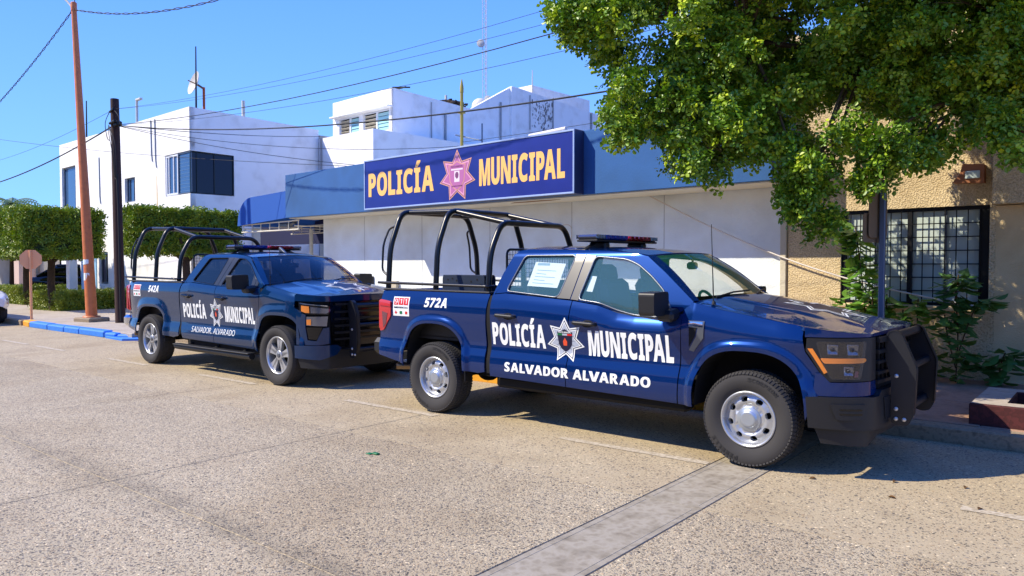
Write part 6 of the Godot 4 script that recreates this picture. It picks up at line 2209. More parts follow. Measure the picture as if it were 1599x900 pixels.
	var V := {
		"paint": "paint_navy", "fx": 3.9, "rx": -0.45, "rk": 0.07, "flare": 0.036, "flare_in": 0.02, "flare_out": 0.17, "nose": 0.0, "gap": 1.04, "wb": 3.745, "wr": 0.42, "track": 0.87, "steel": false,
		"stops": [[0.30, 0.89], [0.42, 0.94], [0.50, 0.975], [0.58, 0.985], [0.66, 0.972], [0.74, 0.948], [0.84, 0.945], [1.0, 0.962], [1.12, 0.980], [1.20, 0.984], [1.28, 0.965], [1.34, 0.930], [1.40, 0.905]],
		"top": [[-1.0, 1.40], [1.04, 1.395], [1.3, 1.42], [2.0, 1.385], [2.6, 1.365], [3.2, 1.365], [3.45, 1.39], [4.10, 1.30], [4.3, 1.28], [4.62, 1.265]],
		"arches": [[0.03, 0.46, 0.485, 0.52, 3.4], [3.76, 0.46, 0.485, 0.525, 3.4]], "rear_low": 0.52, "front_low": 0.44,
		"bed_head": [-0.90, 1.395, 1.034, 1.39, 0.985, 1.05, 0.975, 0.54, 0.80, 0.50], "bed_tail": [-0.96, 0.58, -1.0, 0.75, -0.96, 1.0],
		"rear_door": [1.062, 1.385, 1.005, 1.0, 1.0, 0.82, 1.10, 0.505, 2.055, 0.487, 2.066, 0.73, 2.10, 1.36, 1.7, 1.382, 1.32, 1.405], "front_door": [2.110, 1.36, 2.076, 0.73, 2.065, 0.487, 3.205, 0.462, 3.245, 0.83, 3.32, 1.29, 3.28, 1.352, 2.6, 1.348],
		"fender_head": [3.42, 1.392, 3.33, 1.29, 3.256, 0.83, 3.216, 0.460], "fender_tail": [4.31, 0.45, 4.31, 0.62, 4.26, 0.80, 4.24, 1.05, 4.13, 1.10, 4.13, 1.298],
		"frame": [1.05, 1.395, 1.12, 1.52, 1.30, 1.76, 1.40, 1.84, 1.52, 1.862, 1.9, 1.86, 2.3, 1.848, 2.58, 1.825, 2.72, 1.80, 2.95, 1.65, 3.32, 1.40, 3.30, 1.355, 2.6, 1.352, 2.1, 1.365, 1.7, 1.387, 1.32, 1.41],
		"rear_glass": [1.585, 1.795, 2.15, 1.795, 1.98, 1.385, 1.30, 1.432], "front_glass": [2.44, 1.79, 2.62, 1.775, 2.78, 1.71, 3.0, 1.55, 3.10, 1.47, 3.11, 1.378, 2.19, 1.38],
		"pillar_a": [2.15, 1.80, 2.29, 1.80, 2.09, 1.375, 1.985, 1.38], "pillar_b": [2.30, 1.80, 2.44, 1.79, 2.20, 1.37, 2.10, 1.375], "sail": [3.0, 1.545, 3.19, 1.425, 3.18, 1.37, 3.02, 1.37],
		"seams": [[0.995, 0.56, 0.995, 1.0, 1.045, 1.37], [2.060, 0.50, 2.071, 0.73, 2.104, 1.34], [3.21, 0.48, 3.25, 0.83, 3.325, 1.27]], "handles": [[1.27, 1.195], [2.29, 1.185]], "handle_mat": "gloss_black", "mirror": [2.98, 1.435], "sill": [1.06, 3.22], "seal": "gloss_black", "side_glass": "smoked_glass", "screen_glass": "smoked_screen",
		"cowl": 3.30, "cowl_y": 1.41, "crown": 0.06, "hood_star": 4.02, "roof": [[1.1, 1.70], [1.30, 1.83], [1.5, 1.862], [1.9, 1.86], [2.3, 1.85], [2.6, 1.822], [2.8, 1.79]], "roof_rear": 1.30, "roof_front": 2.72,
		"tail_x": -0.95, "bumper_mat": "chrome", "antenna": 3.42, "antenna_top": 2.0, "bar": [1.95, 1.905],
		"words": {"p": [1.11, 0.845, 0.70, 0.225], "m": [2.36, 0.825, 0.80, 0.235], "s": [1.39, 0.625, 1.26, 0.085], "sv": "SALVADOR. ALVARADO", "bold": false, "star": [2.11, 0.945, 0.228, 0.86], "number": "542A", "n": [-0.04, 1.225, 0.36, 0.11], "stick": [-0.60, 1.145, 0.27, 0.20]},
	}
	V.tyre = tyre_mesh(0.42, 0.275, 0.262, [])
	var b := make_pickup("police_pickup", V, Vector3(-6.818, 0, 0.031), 0.32)
	front_navy(b, V)
	tag(b, "dark navy police pickup numbered 542A, farther back, with spoked wheels and running board", "pickup truck", "police pickups parked along the kerb")

# ------------------------------------------------------------------ cars, trees and plants
func make_car(called: String, at: Vector3, turn: float, paint: String, label: String) -> void:
	var t := node(called, at, turn)
	tag(t, label, "car", "parked cars on the left")
	var st := [[-2.2, 0.62, 0.95, 0.70], [-2.1, 0.45, 1.02, 0.82], [-1.5, 0.36, 1.06, 0.90], [0.0, 0.34, 1.02, 0.92], [0.9, 0.34, 1.0, 0.92], [1.6, 0.36, 0.92, 0.90], [2.05, 0.42, 0.84, 0.82], [2.25, 0.50, 0.74, 0.66]]
	var ring := func(s: Array) -> Array:
		var x: float = s[0]
		var o := []
		for q in [[s[3] * 0.92, s[1]], [s[3], s[1] + 0.12], [s[3], lerpf(s[1], s[2], 0.62)], [s[3] * 0.96, s[2] - 0.03], [s[3] * 0.84, s[2] + 0.01], [0.0, s[2] + 0.05]]:
			o.append(Vector3(x, q[1], q[0]))
		for i in range(4, -1, -1):
			o.append(o[i] * Vector3(1, 1, -1))
		return o
	var loft := func(stations: Array, m: String, nm: String) -> MeshInstance3D:
		var b := MB.new()
		var rows := []
		for s in stations:
			rows.append(ring.call(s))
		var nr := []
		for i in rows.size():
			var line := []
			for j in rows[i].size():
				var d: Vector3 = rows[mini(i + 1, rows.size() - 1)][j] - rows[maxi(i - 1, 0)][j]
				var e: Vector3 = rows[i][mini(j + 1, rows[i].size() - 1)] - rows[i][maxi(j - 1, 0)]
				line.append(e.cross(d).normalized() * -1.0 if e.cross(d).dot(rows[i][j] - Vector3(rows[i][j].x, 0.7, 0)) < 0 else e.cross(d).normalized())
			nr.append(line)
		for i in rows.size() - 1:
			for j in rows[i].size() - 1:
				b.tri(rows[i][j], rows[i + 1][j], rows[i + 1][j + 1], nr[i][j], nr[i + 1][j], nr[i + 1][j + 1])
				b.tri(rows[i][j], rows[i + 1][j + 1], rows[i][j + 1], nr[i][j], nr[i + 1][j + 1], nr[i][j + 1])
		for i in [0, rows.size() - 1]:
			var c := Vector3(rows[i][0].x, 0.7, 0)
			for j in rows[i].size() - 1:
				b.flat(c, rows[i][j], rows[i][j + 1], Vector3(-1 if i == 0 else 1, 0, 0))
		return obj(nm, b, M[m], t)
	loft.call(st, paint, "body")
	loft.call([[-1.95, 1.0, 1.06, 0.76], [-1.3, 1.0, 1.46, 0.66], [-0.4, 1.0, 1.52, 0.66], [0.3, 1.0, 1.46, 0.66], [1.15, 0.96, 1.0, 0.76]], "smoked_dark", "windows")
	var b := MB.new()
	b.box(Transform3D(Basis(), Vector3(-0.45, 1.545, 0)), Vector3(1.6, 0.05, 1.18), 0.02)
	for s in [-1.0, 1.0]:
		b.tube([Vector3(-1.95, 1.06, s * 0.76), Vector3(-1.28, 1.50, s * 0.62), Vector3(0.3, 1.52, s * 0.62), Vector3(1.2, 1.02, s * 0.78)], 0.035, 6)
		b.tube([Vector3(-0.45, 1.53, s * 0.62), Vector3(-0.40, 1.0, s * 0.78)], 0.035, 6)
	obj("roof", b, M[paint], t)
	for x in [-1.35, 1.38]:
		for s in [-1.0, 1.0]:
			var w := node("wheel", Vector3(x, 0.33, s * 0.80), 0.0 if s > 0 else 180.0, t)
			put("tyre", M["car_tyre"], M["tyre_rubber"], w)
			b = MB.new()
			b.lathe(Transform3D(), [Vector2(0.06, 0.21), Vector2(0.09, 0.2), Vector2(0.07, 0.12), Vector2(0.09, 0.05), Vector2(0.09, 0.0)], 20)
			obj("rim", b, M["silver_rim"], w)
	for s in [-1.0, 1.0]:
		b = MB.new()
		b.ball(Vector3(2.06, 0.70, s * 0.64), Vector3(0.13, 0.08, 0.17), 6, 10)
		obj("headlight", b, M["lamp_clear"], t)
		b = MB.new()
		b.ball(Vector3(2.08, 0.60, s * 0.70), Vector3(0.10, 0.03, 0.10), 5, 8)
		obj("turn_lamp", b, M["lamp_amber"], t)
	b = MB.new()
	b.box(Transform3D(Basis(), Vector3(2.19, 0.52, 0)), Vector3(0.1, 0.14, 0.9), 0.03)
	obj("grille", b, M["gloss_black"], t)

func cars() -> void:
	M["car_tyre"] = null
	var w := MB.new()
	w.lathe(Transform3D(), [Vector2(-0.09, 0.2), Vector2(-0.1, 0.27), Vector2(-0.08, 0.32), Vector2(0.08, 0.32), Vector2(0.1, 0.27), Vector2(0.09, 0.2)], 28)
	M["car_tyre"] = w.mesh()
	mat("smoked_dark", Color(0.03, 0.04, 0.05), 0.05)
	make_car("parked_car", Vector3(-20.55, 0, 0.38), 0.0, "paint_white", "white car at the kerb, only its front corner in view at the left edge")
	make_car("parked_car", Vector3(-29.6, WALK_Y, -7.0), 60.0, "paint_black", "dark car parked in the shade behind the clipped hedge")
	make_car("parked_car", Vector3(-35.0, WALK_Y, -9.2), 25.0, "paint_silver_blue", "silver-blue car parked by the pale columns behind the hedge")

func spray_mesh(leaves: int, l: float, w: float, spread: float, seed_: int) -> ArrayMesh:
	var b := MB.new()
	var r := RandomNumberGenerator.new()
	r.seed = seed_
	for i in leaves:
		var z := 0.16 * (i + 0.5) / leaves
		var yaw := (1.0 if i % 2 == 0 else -1.0) * r.randf_range(0.5, 1.5)
		var bs := Basis(Vector3.UP, yaw) * Basis(Vector3.RIGHT, r.randf_range(-0.7, 0.4)) * Basis(Vector3.BACK, r.randf_range(-0.6, 0.6))
		var s := r.randf_range(0.75, 1.2)
		var g := r.randf_range(0.8, 1.2)
		b.col = Color(g * r.randf_range(0.92, 1.1), g, g * r.randf_range(0.85, 1.1))
		var t := Transform3D(bs, Vector3(r.randf_range(-1, 1) * spread, r.randf_range(-1, 1) * spread, z))
		var L := l * s
		var W := w * s
		var f := W * 0.16
		var p0 := t * Vector3.ZERO
		var p1 := t * Vector3(0, 0, L)
		for k in [-1.0, 1.0]:
			var a := t * Vector3(k * W * 0.40, f, L * 0.34)
			var d := t * Vector3(k * W * 0.46, f, L * 0.70)
			b.flat(p0, a, d, t.basis.y)
			b.flat(p0, d, p1, t.basis.y)
	return b.mesh(true)

func scatter(called: String, parent: Node, mesh: Mesh, m: String, places: Array, tints: Array) -> void:
	var mm := MultiMesh.new()
	mm.transform_format = MultiMesh.TRANSFORM_3D
	mm.use_colors = true
	mm.mesh = mesh
	mm.instance_count = places.size()
	for i in places.size():
		mm.set_instance_transform(i, places[i])
		mm.set_instance_color(i, tints[i])
	var o := MultiMeshInstance3D.new()
	o.name = numbered(called, parent)
	o.multimesh = mm
	o.material_override = M[m]
	parent.add_child(o, true)
	kind(o, "stuff")

func facing(d: Vector3, spin: float) -> Basis:
	var z := d.normalized()
	var x := z.cross(Vector3.UP if absf(z.y) < 0.9 else Vector3.RIGHT).normalized()
	var y := x.cross(z) * -1.0
	y = z.cross(x)
	return Basis(x, y, z) * Basis(Vector3.BACK, spin)

func big_tree() -> void:
	var t := node("street_tree", Vector3(5.9, WALK_Y, -2.05))
	tag(t, "broad leafy street tree filling the upper right, trunk out of view", "tree")
	var at := Vector3(5.9, WALK_Y, -2.05)
	var E := [[1.58, 4.33, 0.32, 0.24], [1.45, 4.38, 0.42, 0.14], [1.80, 4.26, 0.10, 0.42], [1.72, 4.27, 0.45, 0.22], [2.21, 4.09, -0.23, 0.75], [2.27, 3.44, 0.01, 0.48], [2.10, 3.24, 0.16, 0.22], [2.49, 3.24, -0.43, 0.58], [2.85, 2.89, -0.19, 0.33], [2.88, 3.66, -1.02, 0.90], [3.15, 3.00, -0.70, 0.45], [3.37, 4.23, -1.18, 1.00], [3.72, 3.70, -1.83, 0.85], [3.72, 2.76, -0.72, 0.33], [3.66, 2.40, -0.66, 0.18], [3.58, 2.50, -0.65, 0.18], [3.74, 2.10, -0.70, 0.09], [4.26, 2.92, -0.98, 0.28], [4.20, 2.56, -0.90, 0.13], [4.37, 4.0, -1.73, 0.92], [4.60, 3.20, -1.50, 0.28], [4.55, 2.86, -1.29, 0.15], [5.12, 4.1, -1.57, 1.0], [5.23, 3.38, -1.66, 0.40], [5.09, 3.05, -1.25, 0.18], [5.36, 2.88, -1.18, 0.14], [5.70, 3.75, -1.77, 0.9], [2.30, 5.05, -0.34, 0.80], [3.09, 5.25, -0.99, 1.00], [4.14, 5.18, -1.86, 1.20], [5.25, 5.09, -2.11, 1.30], [6.01, 4.14, -2.05, 1.20], [3.44, 6.48, -1.98, 1.30], [5.17, 6.54, -2.75, 1.40], [2.55, 4.06, -2.45, 0.95], [3.81, 4.2, -3.0, 0.9], [2.06, 3.98, -1.65, 0.70], [7.2, 4.6, -2.2, 1.3], [7.0, 6.0, -2.4, 1.3], [3.4, 6.2, 0.5, 1.15], [2.7, 6.7, 1.0, 1.1], [4.4, 6.3, 0.2, 1.2], [4.1, 5.35, 0.2, 0.8], [5.0, 5.35, -0.4, 0.85], [3.2, 5.45, 0.3, 0.7]]
	var b := MB.new()
	b.tube(smooth_curve([Vector3(0, -0.1, 0), Vector3(0.05, 0.8, 0.02), Vector3(0.0, 1.7, 0.0), Vector3(-0.15, 2.6, -0.05)], 5), 0.20, 12)
	obj("trunk", b, M["bark"], t)
	var limb := MB.new()
	var forks := [Vector3(5.0, 3.3, -1.9), Vector3(3.9, 3.9, -1.7), Vector3(2.9, 4.1, -0.9), Vector3(4.4, 5.0, -2.2), Vector3(5.8, 4.6, -2.3)]
	limb.tube(smooth_curve([Vector3(-0.15, 2.5, -0.05), forks[0] - at, forks[1] - at, forks[2] - at], 6), [0.09, 0.085, 0.08, 0.078, 0.075, 0.07, 0.068, 0.065, 0.06, 0.055, 0.05, 0.046, 0.042, 0.038, 0.034, 0.03, 0.027, 0.024, 0.02], 8)
	limb.tube(smooth_curve([Vector3(-0.1, 2.5, -0.05), forks[4] - at, forks[3] - at, Vector3(3.6, 6.0, -1.9) - at], 6), [0.09, 0.085, 0.08, 0.078, 0.075, 0.07, 0.068, 0.065, 0.06, 0.055, 0.05, 0.046, 0.042, 0.038, 0.034, 0.03, 0.027, 0.024, 0.02], 8)
	obj("limb", limb, M["bark"], t)
	var tw := MB.new()
	var r := RandomNumberGenerator.new()
	r.seed = 404
	for e in E:
		var c := Vector3(e[0], e[1], e[2])
		var best: Vector3 = forks[0]
		for f in forks:
			if f.distance_to(c) < best.distance_to(c):
				best = f
		tw.tube(smooth_curve([best - at, (best + c) * 0.5 - at + Vector3(0, 0.15, 0.05), c - at], 4), [0.024, 0.022, 0.020, 0.018, 0.016, 0.014, 0.012, 0.010, 0.007], 6)
		for k in 7:
			var d := Vector3(r.randfn(), r.randfn() * 0.7, r.randfn()).normalized()
			tw.tube([c - at, c + d * e[3] * 0.55 - at + Vector3(0, 0.04, 0), c + d * e[3] * 0.98 - at], [0.006, 0.0045, 0.002], 5)
	obj("branch", tw, M["twig"], t)
	var places := [[], [], []]
	var tints := [[], [], []]
	for e in E:
		var c := Vector3(e[0], e[1], e[2])
		var n := int(1500.0 * pow(e[3], 2.0) + 70)
		# each clump is a swarm of smaller tufts, so the outline stays ragged
		var tufts := []
		for k in int(23 * e[3] * e[3] + 6):
			var d := Vector3(r.randfn(), r.randfn() * 0.85, r.randfn()).normalized()
			tufts.append([d * e[3] * r.randf_range(0.35, 0.95), d, minf(r.randf_range(0.12, 0.24), e[3] * 0.5)])
		for k in n:
			var tf = tufts[r.randi() % tufts.size()]
			var od: Vector3 = (Vector3(r.randfn(), r.randfn() * 0.9, r.randfn()).normalized() + tf[1] * 0.35).normalized()
			var stray: float = 1.0 + 0.55 * pow(r.randf(), 6.0)
			var p: Vector3 = c + tf[0] + od * tf[2] * r.randf_range(0.55, 1.0) * stray * Vector3(1.15, 0.8, 1.15)
			var up: Vector3 = (od + Vector3(0, 0.45, 0) + Vector3(r.randfn(), r.randfn(), r.randfn()) * 0.33).normalized()
			var along: Vector3 = (tf[1] + od * 0.4 + Vector3(r.randfn(), r.randfn() - 0.4, r.randfn()) * 0.9)
			along = (along - up * along.dot(up) * 0.75).normalized()
			var side: Vector3 = up.cross(along).normalized()
			var bs := Basis(side, along.cross(side).normalized(), along)
			var s := r.randf_range(0.75, 1.25)
			var g := r.randi() % 3
			places[g].append(Transform3D(bs.scaled(Vector3.ONE * s), p - at))
			var young := clampf(0.35 + 0.4 * r.randfn() , 0.0, 1.0)
			var q := Color(0.13, 0.26, 0.014).lerp(Color(0.56, 0.68, 0.030), young * young)
			tints[g].append(q * r.randf_range(0.8, 1.15))
	for g in 3:
		scatter("crown", t, spray_mesh(15, 0.046, 0.032, 0.03, 30 + g), "tree_leaf", places[g], tints[g])

# A clipped crown or hedge: leaves over the faces of a box, with a dark core.
func clipped(parent: Node, called: String, t: Transform3D, size: Vector3, per: float, mesh: Mesh, col: Color, col2: Color, seed_: int, bumps := 0.05) -> void:
	var r := RandomNumberGenerator.new()
	r.seed = seed_
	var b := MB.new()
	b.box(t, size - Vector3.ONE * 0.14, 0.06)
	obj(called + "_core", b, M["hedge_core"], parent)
	var places := []
	var tints := []
	var noise := FastNoiseLite.new()
	noise.seed = seed_
	noise.frequency = 1.3
	for axis in 3:
		for s in [-1.0, 1.0]:
			var a1 := (axis + 1) % 3
			var a2 := (axis + 2) % 3
			var n := int(size[a1] * size[a2] * per)
			for k in n:
				var q := Vector3.ZERO
				q[axis] = s * size[axis] * 0.5
				q[a1] = r.randf_range(-0.5, 0.5) * size[a1]
				q[a2] = r.randf_range(-0.5, 0.5) * size[a2]
				var dn := Vector3.ZERO
				dn[axis] = s
				q += dn * (noise.get_noise_3dv((t * q) * 1.0) * bumps * 2.0 + r.randf_range(-0.09, 0.02))
				var dir := (dn + Vector3(r.randfn(), r.randfn() + 0.3, r.randfn()) * 0.55).normalized()
				var tang := Vector3(r.randfn(), r.randfn(), r.randfn())
				var lb := facing(tang - dir * tang.dot(dir) * 0.8, 0.0)
				var out := (dir - lb.z * dir.dot(lb.z)).normalized()
				lb = Basis(out.cross(lb.z).normalized(), out, lb.z)
				places.append(Transform3D((t.basis * lb).scaled(Vector3.ONE * r.randf_range(0.7, 1.3)), t * q))
				tints.append(col.lerp(col2, r.randf() * r.randf()) * r.randf_range(0.8, 1.2))
	scatter(called, parent, mesh, "hedge_leaf", places, tints)

func clipped_trees() -> void:
	var sp := spray_mesh(9, 0.075, 0.045, 0.05, 71)
	var list := [
		[Vector3(-22.2, 0, -2.82), Vector3(2.4, 1.45, 2.4), 2.75, 0.0, "box-clipped tree beside the orange lamp post, bright on its street side"],
		[Vector3(-27.0, 0, -3.6), Vector3(2.6, 1.45, 2.4), 2.78, 0.0, "box-clipped tree at the left edge behind the traffic sign"],
		[Vector3(-16.93, 0, -4.78), Vector3(0.95, 1.25, 3.3), 2.72, 0.0, "box-clipped tree behind the rear pickup's cage, below the corner window"],
	]
	var i := 0
	for e in list:
		var t := node("clipped_tree", e[0])
		tag(t, e[4], "tree", "box-clipped trees along the white building")
		var b := MB.new()
		var lean := 0.08 * (i - 1)
		b.tube([Vector3(0.2, 0, 0), Vector3(0.2 + lean, 1.0, 0.05), Vector3(0.1, 2.2, 0)], [0.15, 0.12, 0.11], 10)
		for k in 4:
			var a := TAU * k / 4 + 0.5
			b.tube([Vector3(0.12, 1.75, 0), Vector3(cos(a) * 0.6, 2.5, sin(a) * 0.8)], [0.07, 0.04], 6)
		obj("trunk", b, M["bark"], t)
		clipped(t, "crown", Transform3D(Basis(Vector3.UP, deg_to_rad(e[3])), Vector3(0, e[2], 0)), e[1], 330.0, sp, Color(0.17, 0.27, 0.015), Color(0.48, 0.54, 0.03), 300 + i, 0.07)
		i += 1
	var sp2 := spray_mesh(8, 0.055, 0.030, 0.04, 75)
	var hs := [
		[Vector3(-22.55, 0.40, -4.15), Vector3(1.95, 0.56, 2.9), 6.0, "low clipped hedge with a yellow-green top by the orange lamp post"],
		[Vector3(-20.3, 0.38, -5.6), Vector3(2.8, 0.52, 0.8), 0.0, "low clipped hedge running behind the wooden pole"],
		[Vector3(-28.8, 0.42, -4.6), Vector3(4.2, 0.6, 2.2), 0.0, "low clipped hedge at the left behind the traffic sign's post"],
		[Vector3(-26.0, 0.50, -7.2), Vector3(5.0, 0.76, 0.9), 0.0, "farther low hedge in front of the parked silver-blue car"],
	]
	for e in hs:
		var t := node("low_hedge", Vector3(e[0].x, 0, e[0].z), e[2])
		tag(t, e[3], "hedge", "low clipped hedges")
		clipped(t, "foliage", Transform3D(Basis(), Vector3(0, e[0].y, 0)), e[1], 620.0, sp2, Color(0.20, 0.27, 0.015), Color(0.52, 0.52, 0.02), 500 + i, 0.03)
		i += 1
	# palm far behind
	var p := node("palm_tree", Vector3(-46.0, 0, -9.0))
	tag(p, "palm top showing above the clipped trees at the far left", "palm tree")
	var b := MB.new()
	b.tube([Vector3(0, 0, 0), Vector3(0.1, 2.5, 0), Vector3(0, 5.35, 0)], [0.22, 0.17, 0.15], 10)
	obj("trunk", b, M["bark"], p)
	var r := RandomNumberGenerator.new()
	r.seed = 9
	for k in 18:
		var a := TAU * k / 18 + r.randf() * 0.2
		var up := r.randf_range(-0.1, 0.9)
		b = MB.new()
		var prev := Vector3(0, 5.35, 0)
		var dir := Vector3(cos(a), up, sin(a)).normalized()
		for j in 12:
			var nx := prev + dir * 0.16
			dir = (dir + Vector3(0, -0.10, 0)).normalized()
			var sd := dir.cross(Vector3.UP).normalized()
			b.tube([prev, nx], 0.012, 4, false)
			for s in [-1.0, 1.0]:
				var l: float = 0.42 * sin(PI * (j + 1.5) / 14.0)
				var tip: Vector3 = prev + sd * s * l + dir * 0.2 - Vector3(0, l * 0.35, 0)
				b.flat(prev, nx, tip, Vector3.UP)
			prev = nx
		obj("frond", b, M["palm_leaf"], p)

func window_plants() -> void:
	var r := RandomNumberGenerator.new()
	r.seed = 61
	var kinds := []
	for k in 4:
		var b := MB.new()
		leaf_shape(b, Transform3D(), [0.24, 0.20, 0.22, 0.16][k], [0.125, 0.11, 0.10, 0.09][k], [0.016, 0.02, 0.012, 0.018][k])
		kinds.append(b.mesh())
	var plants := [
		[Vector3(3.35, WALK_Y, -4.25), [[Vector3(0, 0, 0), Vector3(-0.05, 0.8, 0.05), Vector3(-0.12, 1.4, 0.02), Vector3(-0.22, 2.08, -0.02)], [Vector3(0.05, 0, 0), Vector3(0.2, 0.7, 0.1), Vector3(0.24, 1.15, 0.15)], [Vector3(0.02, 0, 0), Vector3(-0.2, 0.7, 0.12), Vector3(-0.30, 1.08, 0.18)], [Vector3(0.02, 0, 0), Vector3(0.05, 0.7, 0.15), Vector3(0.08, 1.2, 0.22)]], 400, "broad_leaf", "tall broad-leaved plant climbing the left half of the barred window"],
		[Vector3(4.40, WALK_Y, -4.22), [[Vector3(0, 0, 0), Vector3(0.02, 0.6, 0.02), Vector3(0.0, 1.1, 0.05), Vector3(0.02, 1.42, 0.05)], [Vector3(0, 0.3, 0), Vector3(0.2, 0.95, 0.1), Vector3(0.36, 1.12, 0.12)], [Vector3(0, 0.2, 0), Vector3(-0.08, 0.6, 0.1), Vector3(-0.12, 0.9, 0.12)]], 190, "broad_leaf_dark", "dark drooping plant standing before the window's right half"],
		[Vector3(3.92, WALK_Y, -4.20), [[Vector3(0, 0, 0), Vector3(0.03, 0.6, 0.05), Vector3(0.05, 1.1, 0.1)], [Vector3(0, 0, 0), Vector3(-0.12, 0.5, 0.1), Vector3(-0.12, 0.95, 0.15)]], 100, "broad_leaf", "short bright green plant between the two taller ones under the window"],
		[Vector3(4.85, WALK_Y, -4.35), [[Vector3(0, 0, 0), Vector3(0.1, 0.3, 0.05), Vector3(0.35, 0.5, 0.08)], [Vector3(0, 0, 0), Vector3(-0.2, 0.25, 0.1), Vector3(-0.4, 0.36, 0.12)], [Vector3(0, 0, 0), Vector3(0.05, 0.3, 0.15), Vector3(0.1, 0.45, 0.25)]], 70, "broad_leaf_dark", "low dark spreading plant at the foot of the beige wall"],
	]
	for e in plants:
		var t := node("wall_plant", e[0])
		tag(t, e[4], "plant", "plants along the beige wall")
		var curves := []
		var b := MB.new()
		for c in e[1]:
			var cv := smooth_curve(c, 5)
			curves.append(cv)
			b.tube(cv, 0.009, 6)
		obj("stem", b, M["twig"], t)
		for k in e[2]:
			var cv: Array = curves[0 if k % 5 < 2 else k % curves.size()]
			var f := pow(r.randf(), 0.75) * (cv.size() - 1)
			var p: Vector3 = cv[int(f)].lerp(cv[mini(int(f) + 1, cv.size() - 1)], f - int(f))
			var a := r.randf() * TAU
			var d := Vector3(cos(a), r.randf_range(-0.75, 0.35), sin(a) * 0.8 + 0.25).normalized()
			var l := put("leaf", kinds[r.randi() % 4], M[e[3]], t)
			l.transform = Transform3D(facing(d, r.randf_range(-0.5, 0.5)).scaled(Vector3.ONE * r.randf_range(0.7, 1.3)), p + d * 0.03 + Vector3(r.randfn(), 0, r.randfn()) * 0.035)

func across_the_street() -> void:
	# the far side of the road, behind the camera: seen only in paint and panes
	var b := MB.new()
	b.bx(-90, 40, -0.05, WALK_Y, 18.05, 60, 0.01)
	kind(obj("pavement", b, M["pavement"]), "structure")
	var list := [[-38.0, 14.0, 4.2, "cream_wall", "cream house with a red tiled roof across the street, farthest left"], [-21.0, 12.0, 6.8, "pink_wall", "two-storey pinkish house across the street from the wooden pole"], [-6.0, 13.0, 3.9, "grey_wall", "low grey house across the street from the rear pickup"], [9.5, 12.0, 5.6, "plain_beige", "tall beige house across the street from the front pickup"], [24.0, 12.0, 4.0, "cream_wall", "cream house across the street beyond the tree planter"]]
	for e in list:
		var t := node("house", Vector3(e[0], WALK_Y, 22.0))
		tag(t, e[4], "house", "houses across the street")
		b = MB.new()
		b.bx(-e[1] / 2, e[1] / 2, 0.0, e[2], 0.0, 9.0, 0.02)
		obj("wall", b, M[e[3]], t)
		b = MB.new()
		b.prism(Transform3D(Basis(Vector3.UP, PI / 2), Vector3(-e[1] / 2 - 0.4, e[2] + 0.002, 0)), pv([0.6, 0.0, -9.6, 0.0, -4.5, 1.7]), 0.0, e[1] + 0.8)
		obj("roof", b, M["terracotta"], t)
		b = MB.new()
		b.bx(-0.5, 0.5, 0.0, 2.1, -0.05, -0.002, 0.01)
		obj("door", b, M["dark_wood"], t)
		for x in [-e[1] * 0.32, e[1] * 0.3]:
			var w := node("window", Vector3(x, 1.6, -0.03), 0, t)
			b = MB.new()
			b.bx(-0.75, 0.75, -0.55, 0.55, 0.0, 0.025)
			obj("pane", b, M["tinted_pane"], w)
			b = MB.new()
			for q in [[-0.8, 0.8, -0.6, -0.55], [-0.8, 0.8, 0.55, 0.6], [-0.8, -0.75, -0.55, 0.55], [0.75, 0.8, -0.55, 0.55], [-0.02, 0.02, -0.55, 0.55]]:
				b.bx(q[0], q[1], q[2], q[3], -0.02, 0.028)
			obj("frame", b, M["white_frame"], w)
	var sp := spray_mesh(8, 0.12, 0.07, 0.06, 79)
	var i := 0
	for x in [-30.0, -14.0, 2.5, 16.5]:
		var t := node("round_tree", Vector3(x, WALK_Y, 19.3))
		tag(t, ["round clipped tree across the street, farthest left of four", "round clipped tree across the street, facing the rear pickup's tail", "round clipped tree across the street, facing the front pickup's cab", "round clipped tree across the street, farthest right of four"][i], "tree", "trees across the street")
		b = MB.new()
		b.tube([Vector3.ZERO, Vector3(0.05, 1.2, 0), Vector3(0, 2.4, 0)], [0.16, 0.13, 0.1], 8)
		obj("trunk", b, M["bark"], t)
		clipped(t, "crown", Transform3D(Basis(), Vector3(0, 3.5, 0)), Vector3(4.0, 2.6, 3.2), 90.0, sp, Color(0.05, 0.10, 0.016), Color(0.12, 0.19, 0.025), 700 + i, 0.35)
		i += 1

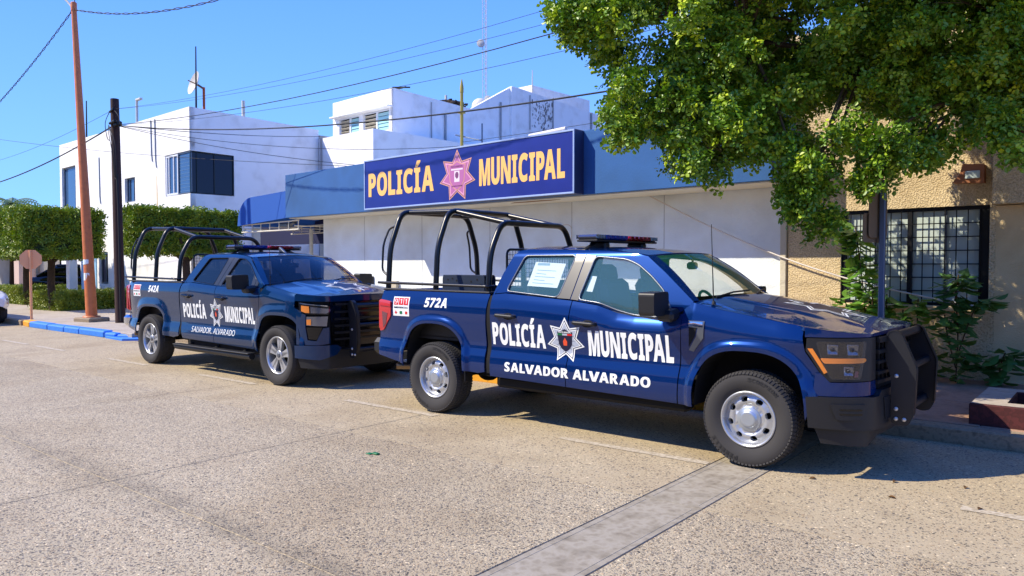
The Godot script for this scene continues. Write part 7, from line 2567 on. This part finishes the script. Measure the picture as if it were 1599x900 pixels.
# ------------------------------------------------------------------ build
func _ready() -> void:
	var cam := Camera3D.new()
	cam.name = "camera"
	cam.position = Vector3(6.119, 1.690, 7.013)
	cam.keep_aspect = Camera3D.KEEP_HEIGHT
	cam.fov = 41.92
	cam.near = 0.05
	cam.far = 2000.0
	add_child(cam)
	var yaw := 0.8841
	var pitch := 0.031
	cam.look_at_from_position(cam.position, cam.position + Vector3(-cos(yaw) * cos(pitch), -sin(pitch), -sin(yaw) * cos(pitch)), Vector3.UP)
	cam.current = true
	var env := Environment.new()
	env.background_mode = Environment.BG_SKY
	var sky := Sky.new()
	var sm := ProceduralSkyMaterial.new()
	sm.sky_top_color = Color(0.19, 0.41, 0.85)
	sm.sky_horizon_color = Color(0.50, 0.71, 0.95)
	sm.sky_curve = 0.22
	sm.sky_energy_multiplier = 1.0
	sm.ground_horizon_color = Color(0.62, 0.60, 0.56)
	sm.ground_bottom_color = Color(0.45, 0.41, 0.36)
	sm.sun_angle_max = 0.0
	sky.sky_material = sm
	env.sky = sky
	env.background_energy_multiplier = 1.2
	env.ambient_light_source = Environment.AMBIENT_SOURCE_SKY
	env.tonemap_mode = Environment.TONE_MAPPER_LINEAR
	env.tonemap_exposure = 1.58
	env.sdfgi_enabled = true
	env.ssao_enabled = true
	env.ssil_enabled = true
	var we := WorldEnvironment.new()
	we.name = "world_environment"
	we.environment = env
	add_child(we)
	var sun := DirectionalLight3D.new()
	sun.name = "sun"
	sun.light_color = Color(1.0, 0.955, 0.87)
	sun.light_energy = 1.38
	sun.light_angular_distance = 0.5
	sun.shadow_enabled = true
	add_child(sun)
	sun.look_at_from_position(Vector3.ZERO, -TO_SUN, Vector3.UP)
	rng.seed = 1
	var a := deg_to_rad(FACADE_TURN)
	ft = Vector3(cos(a), 0, sin(a))
	fn = Vector3(-sin(a), 0, cos(a))
	materials()
	ground_and_street()
	station()
	white_block()
	beige_house()
	left_buildings()
	rooftops()
	pickups()
	street_posts()
	cars()
	big_tree()
	clipped_trees()
	window_plants()
	cables()
	across_the_street()
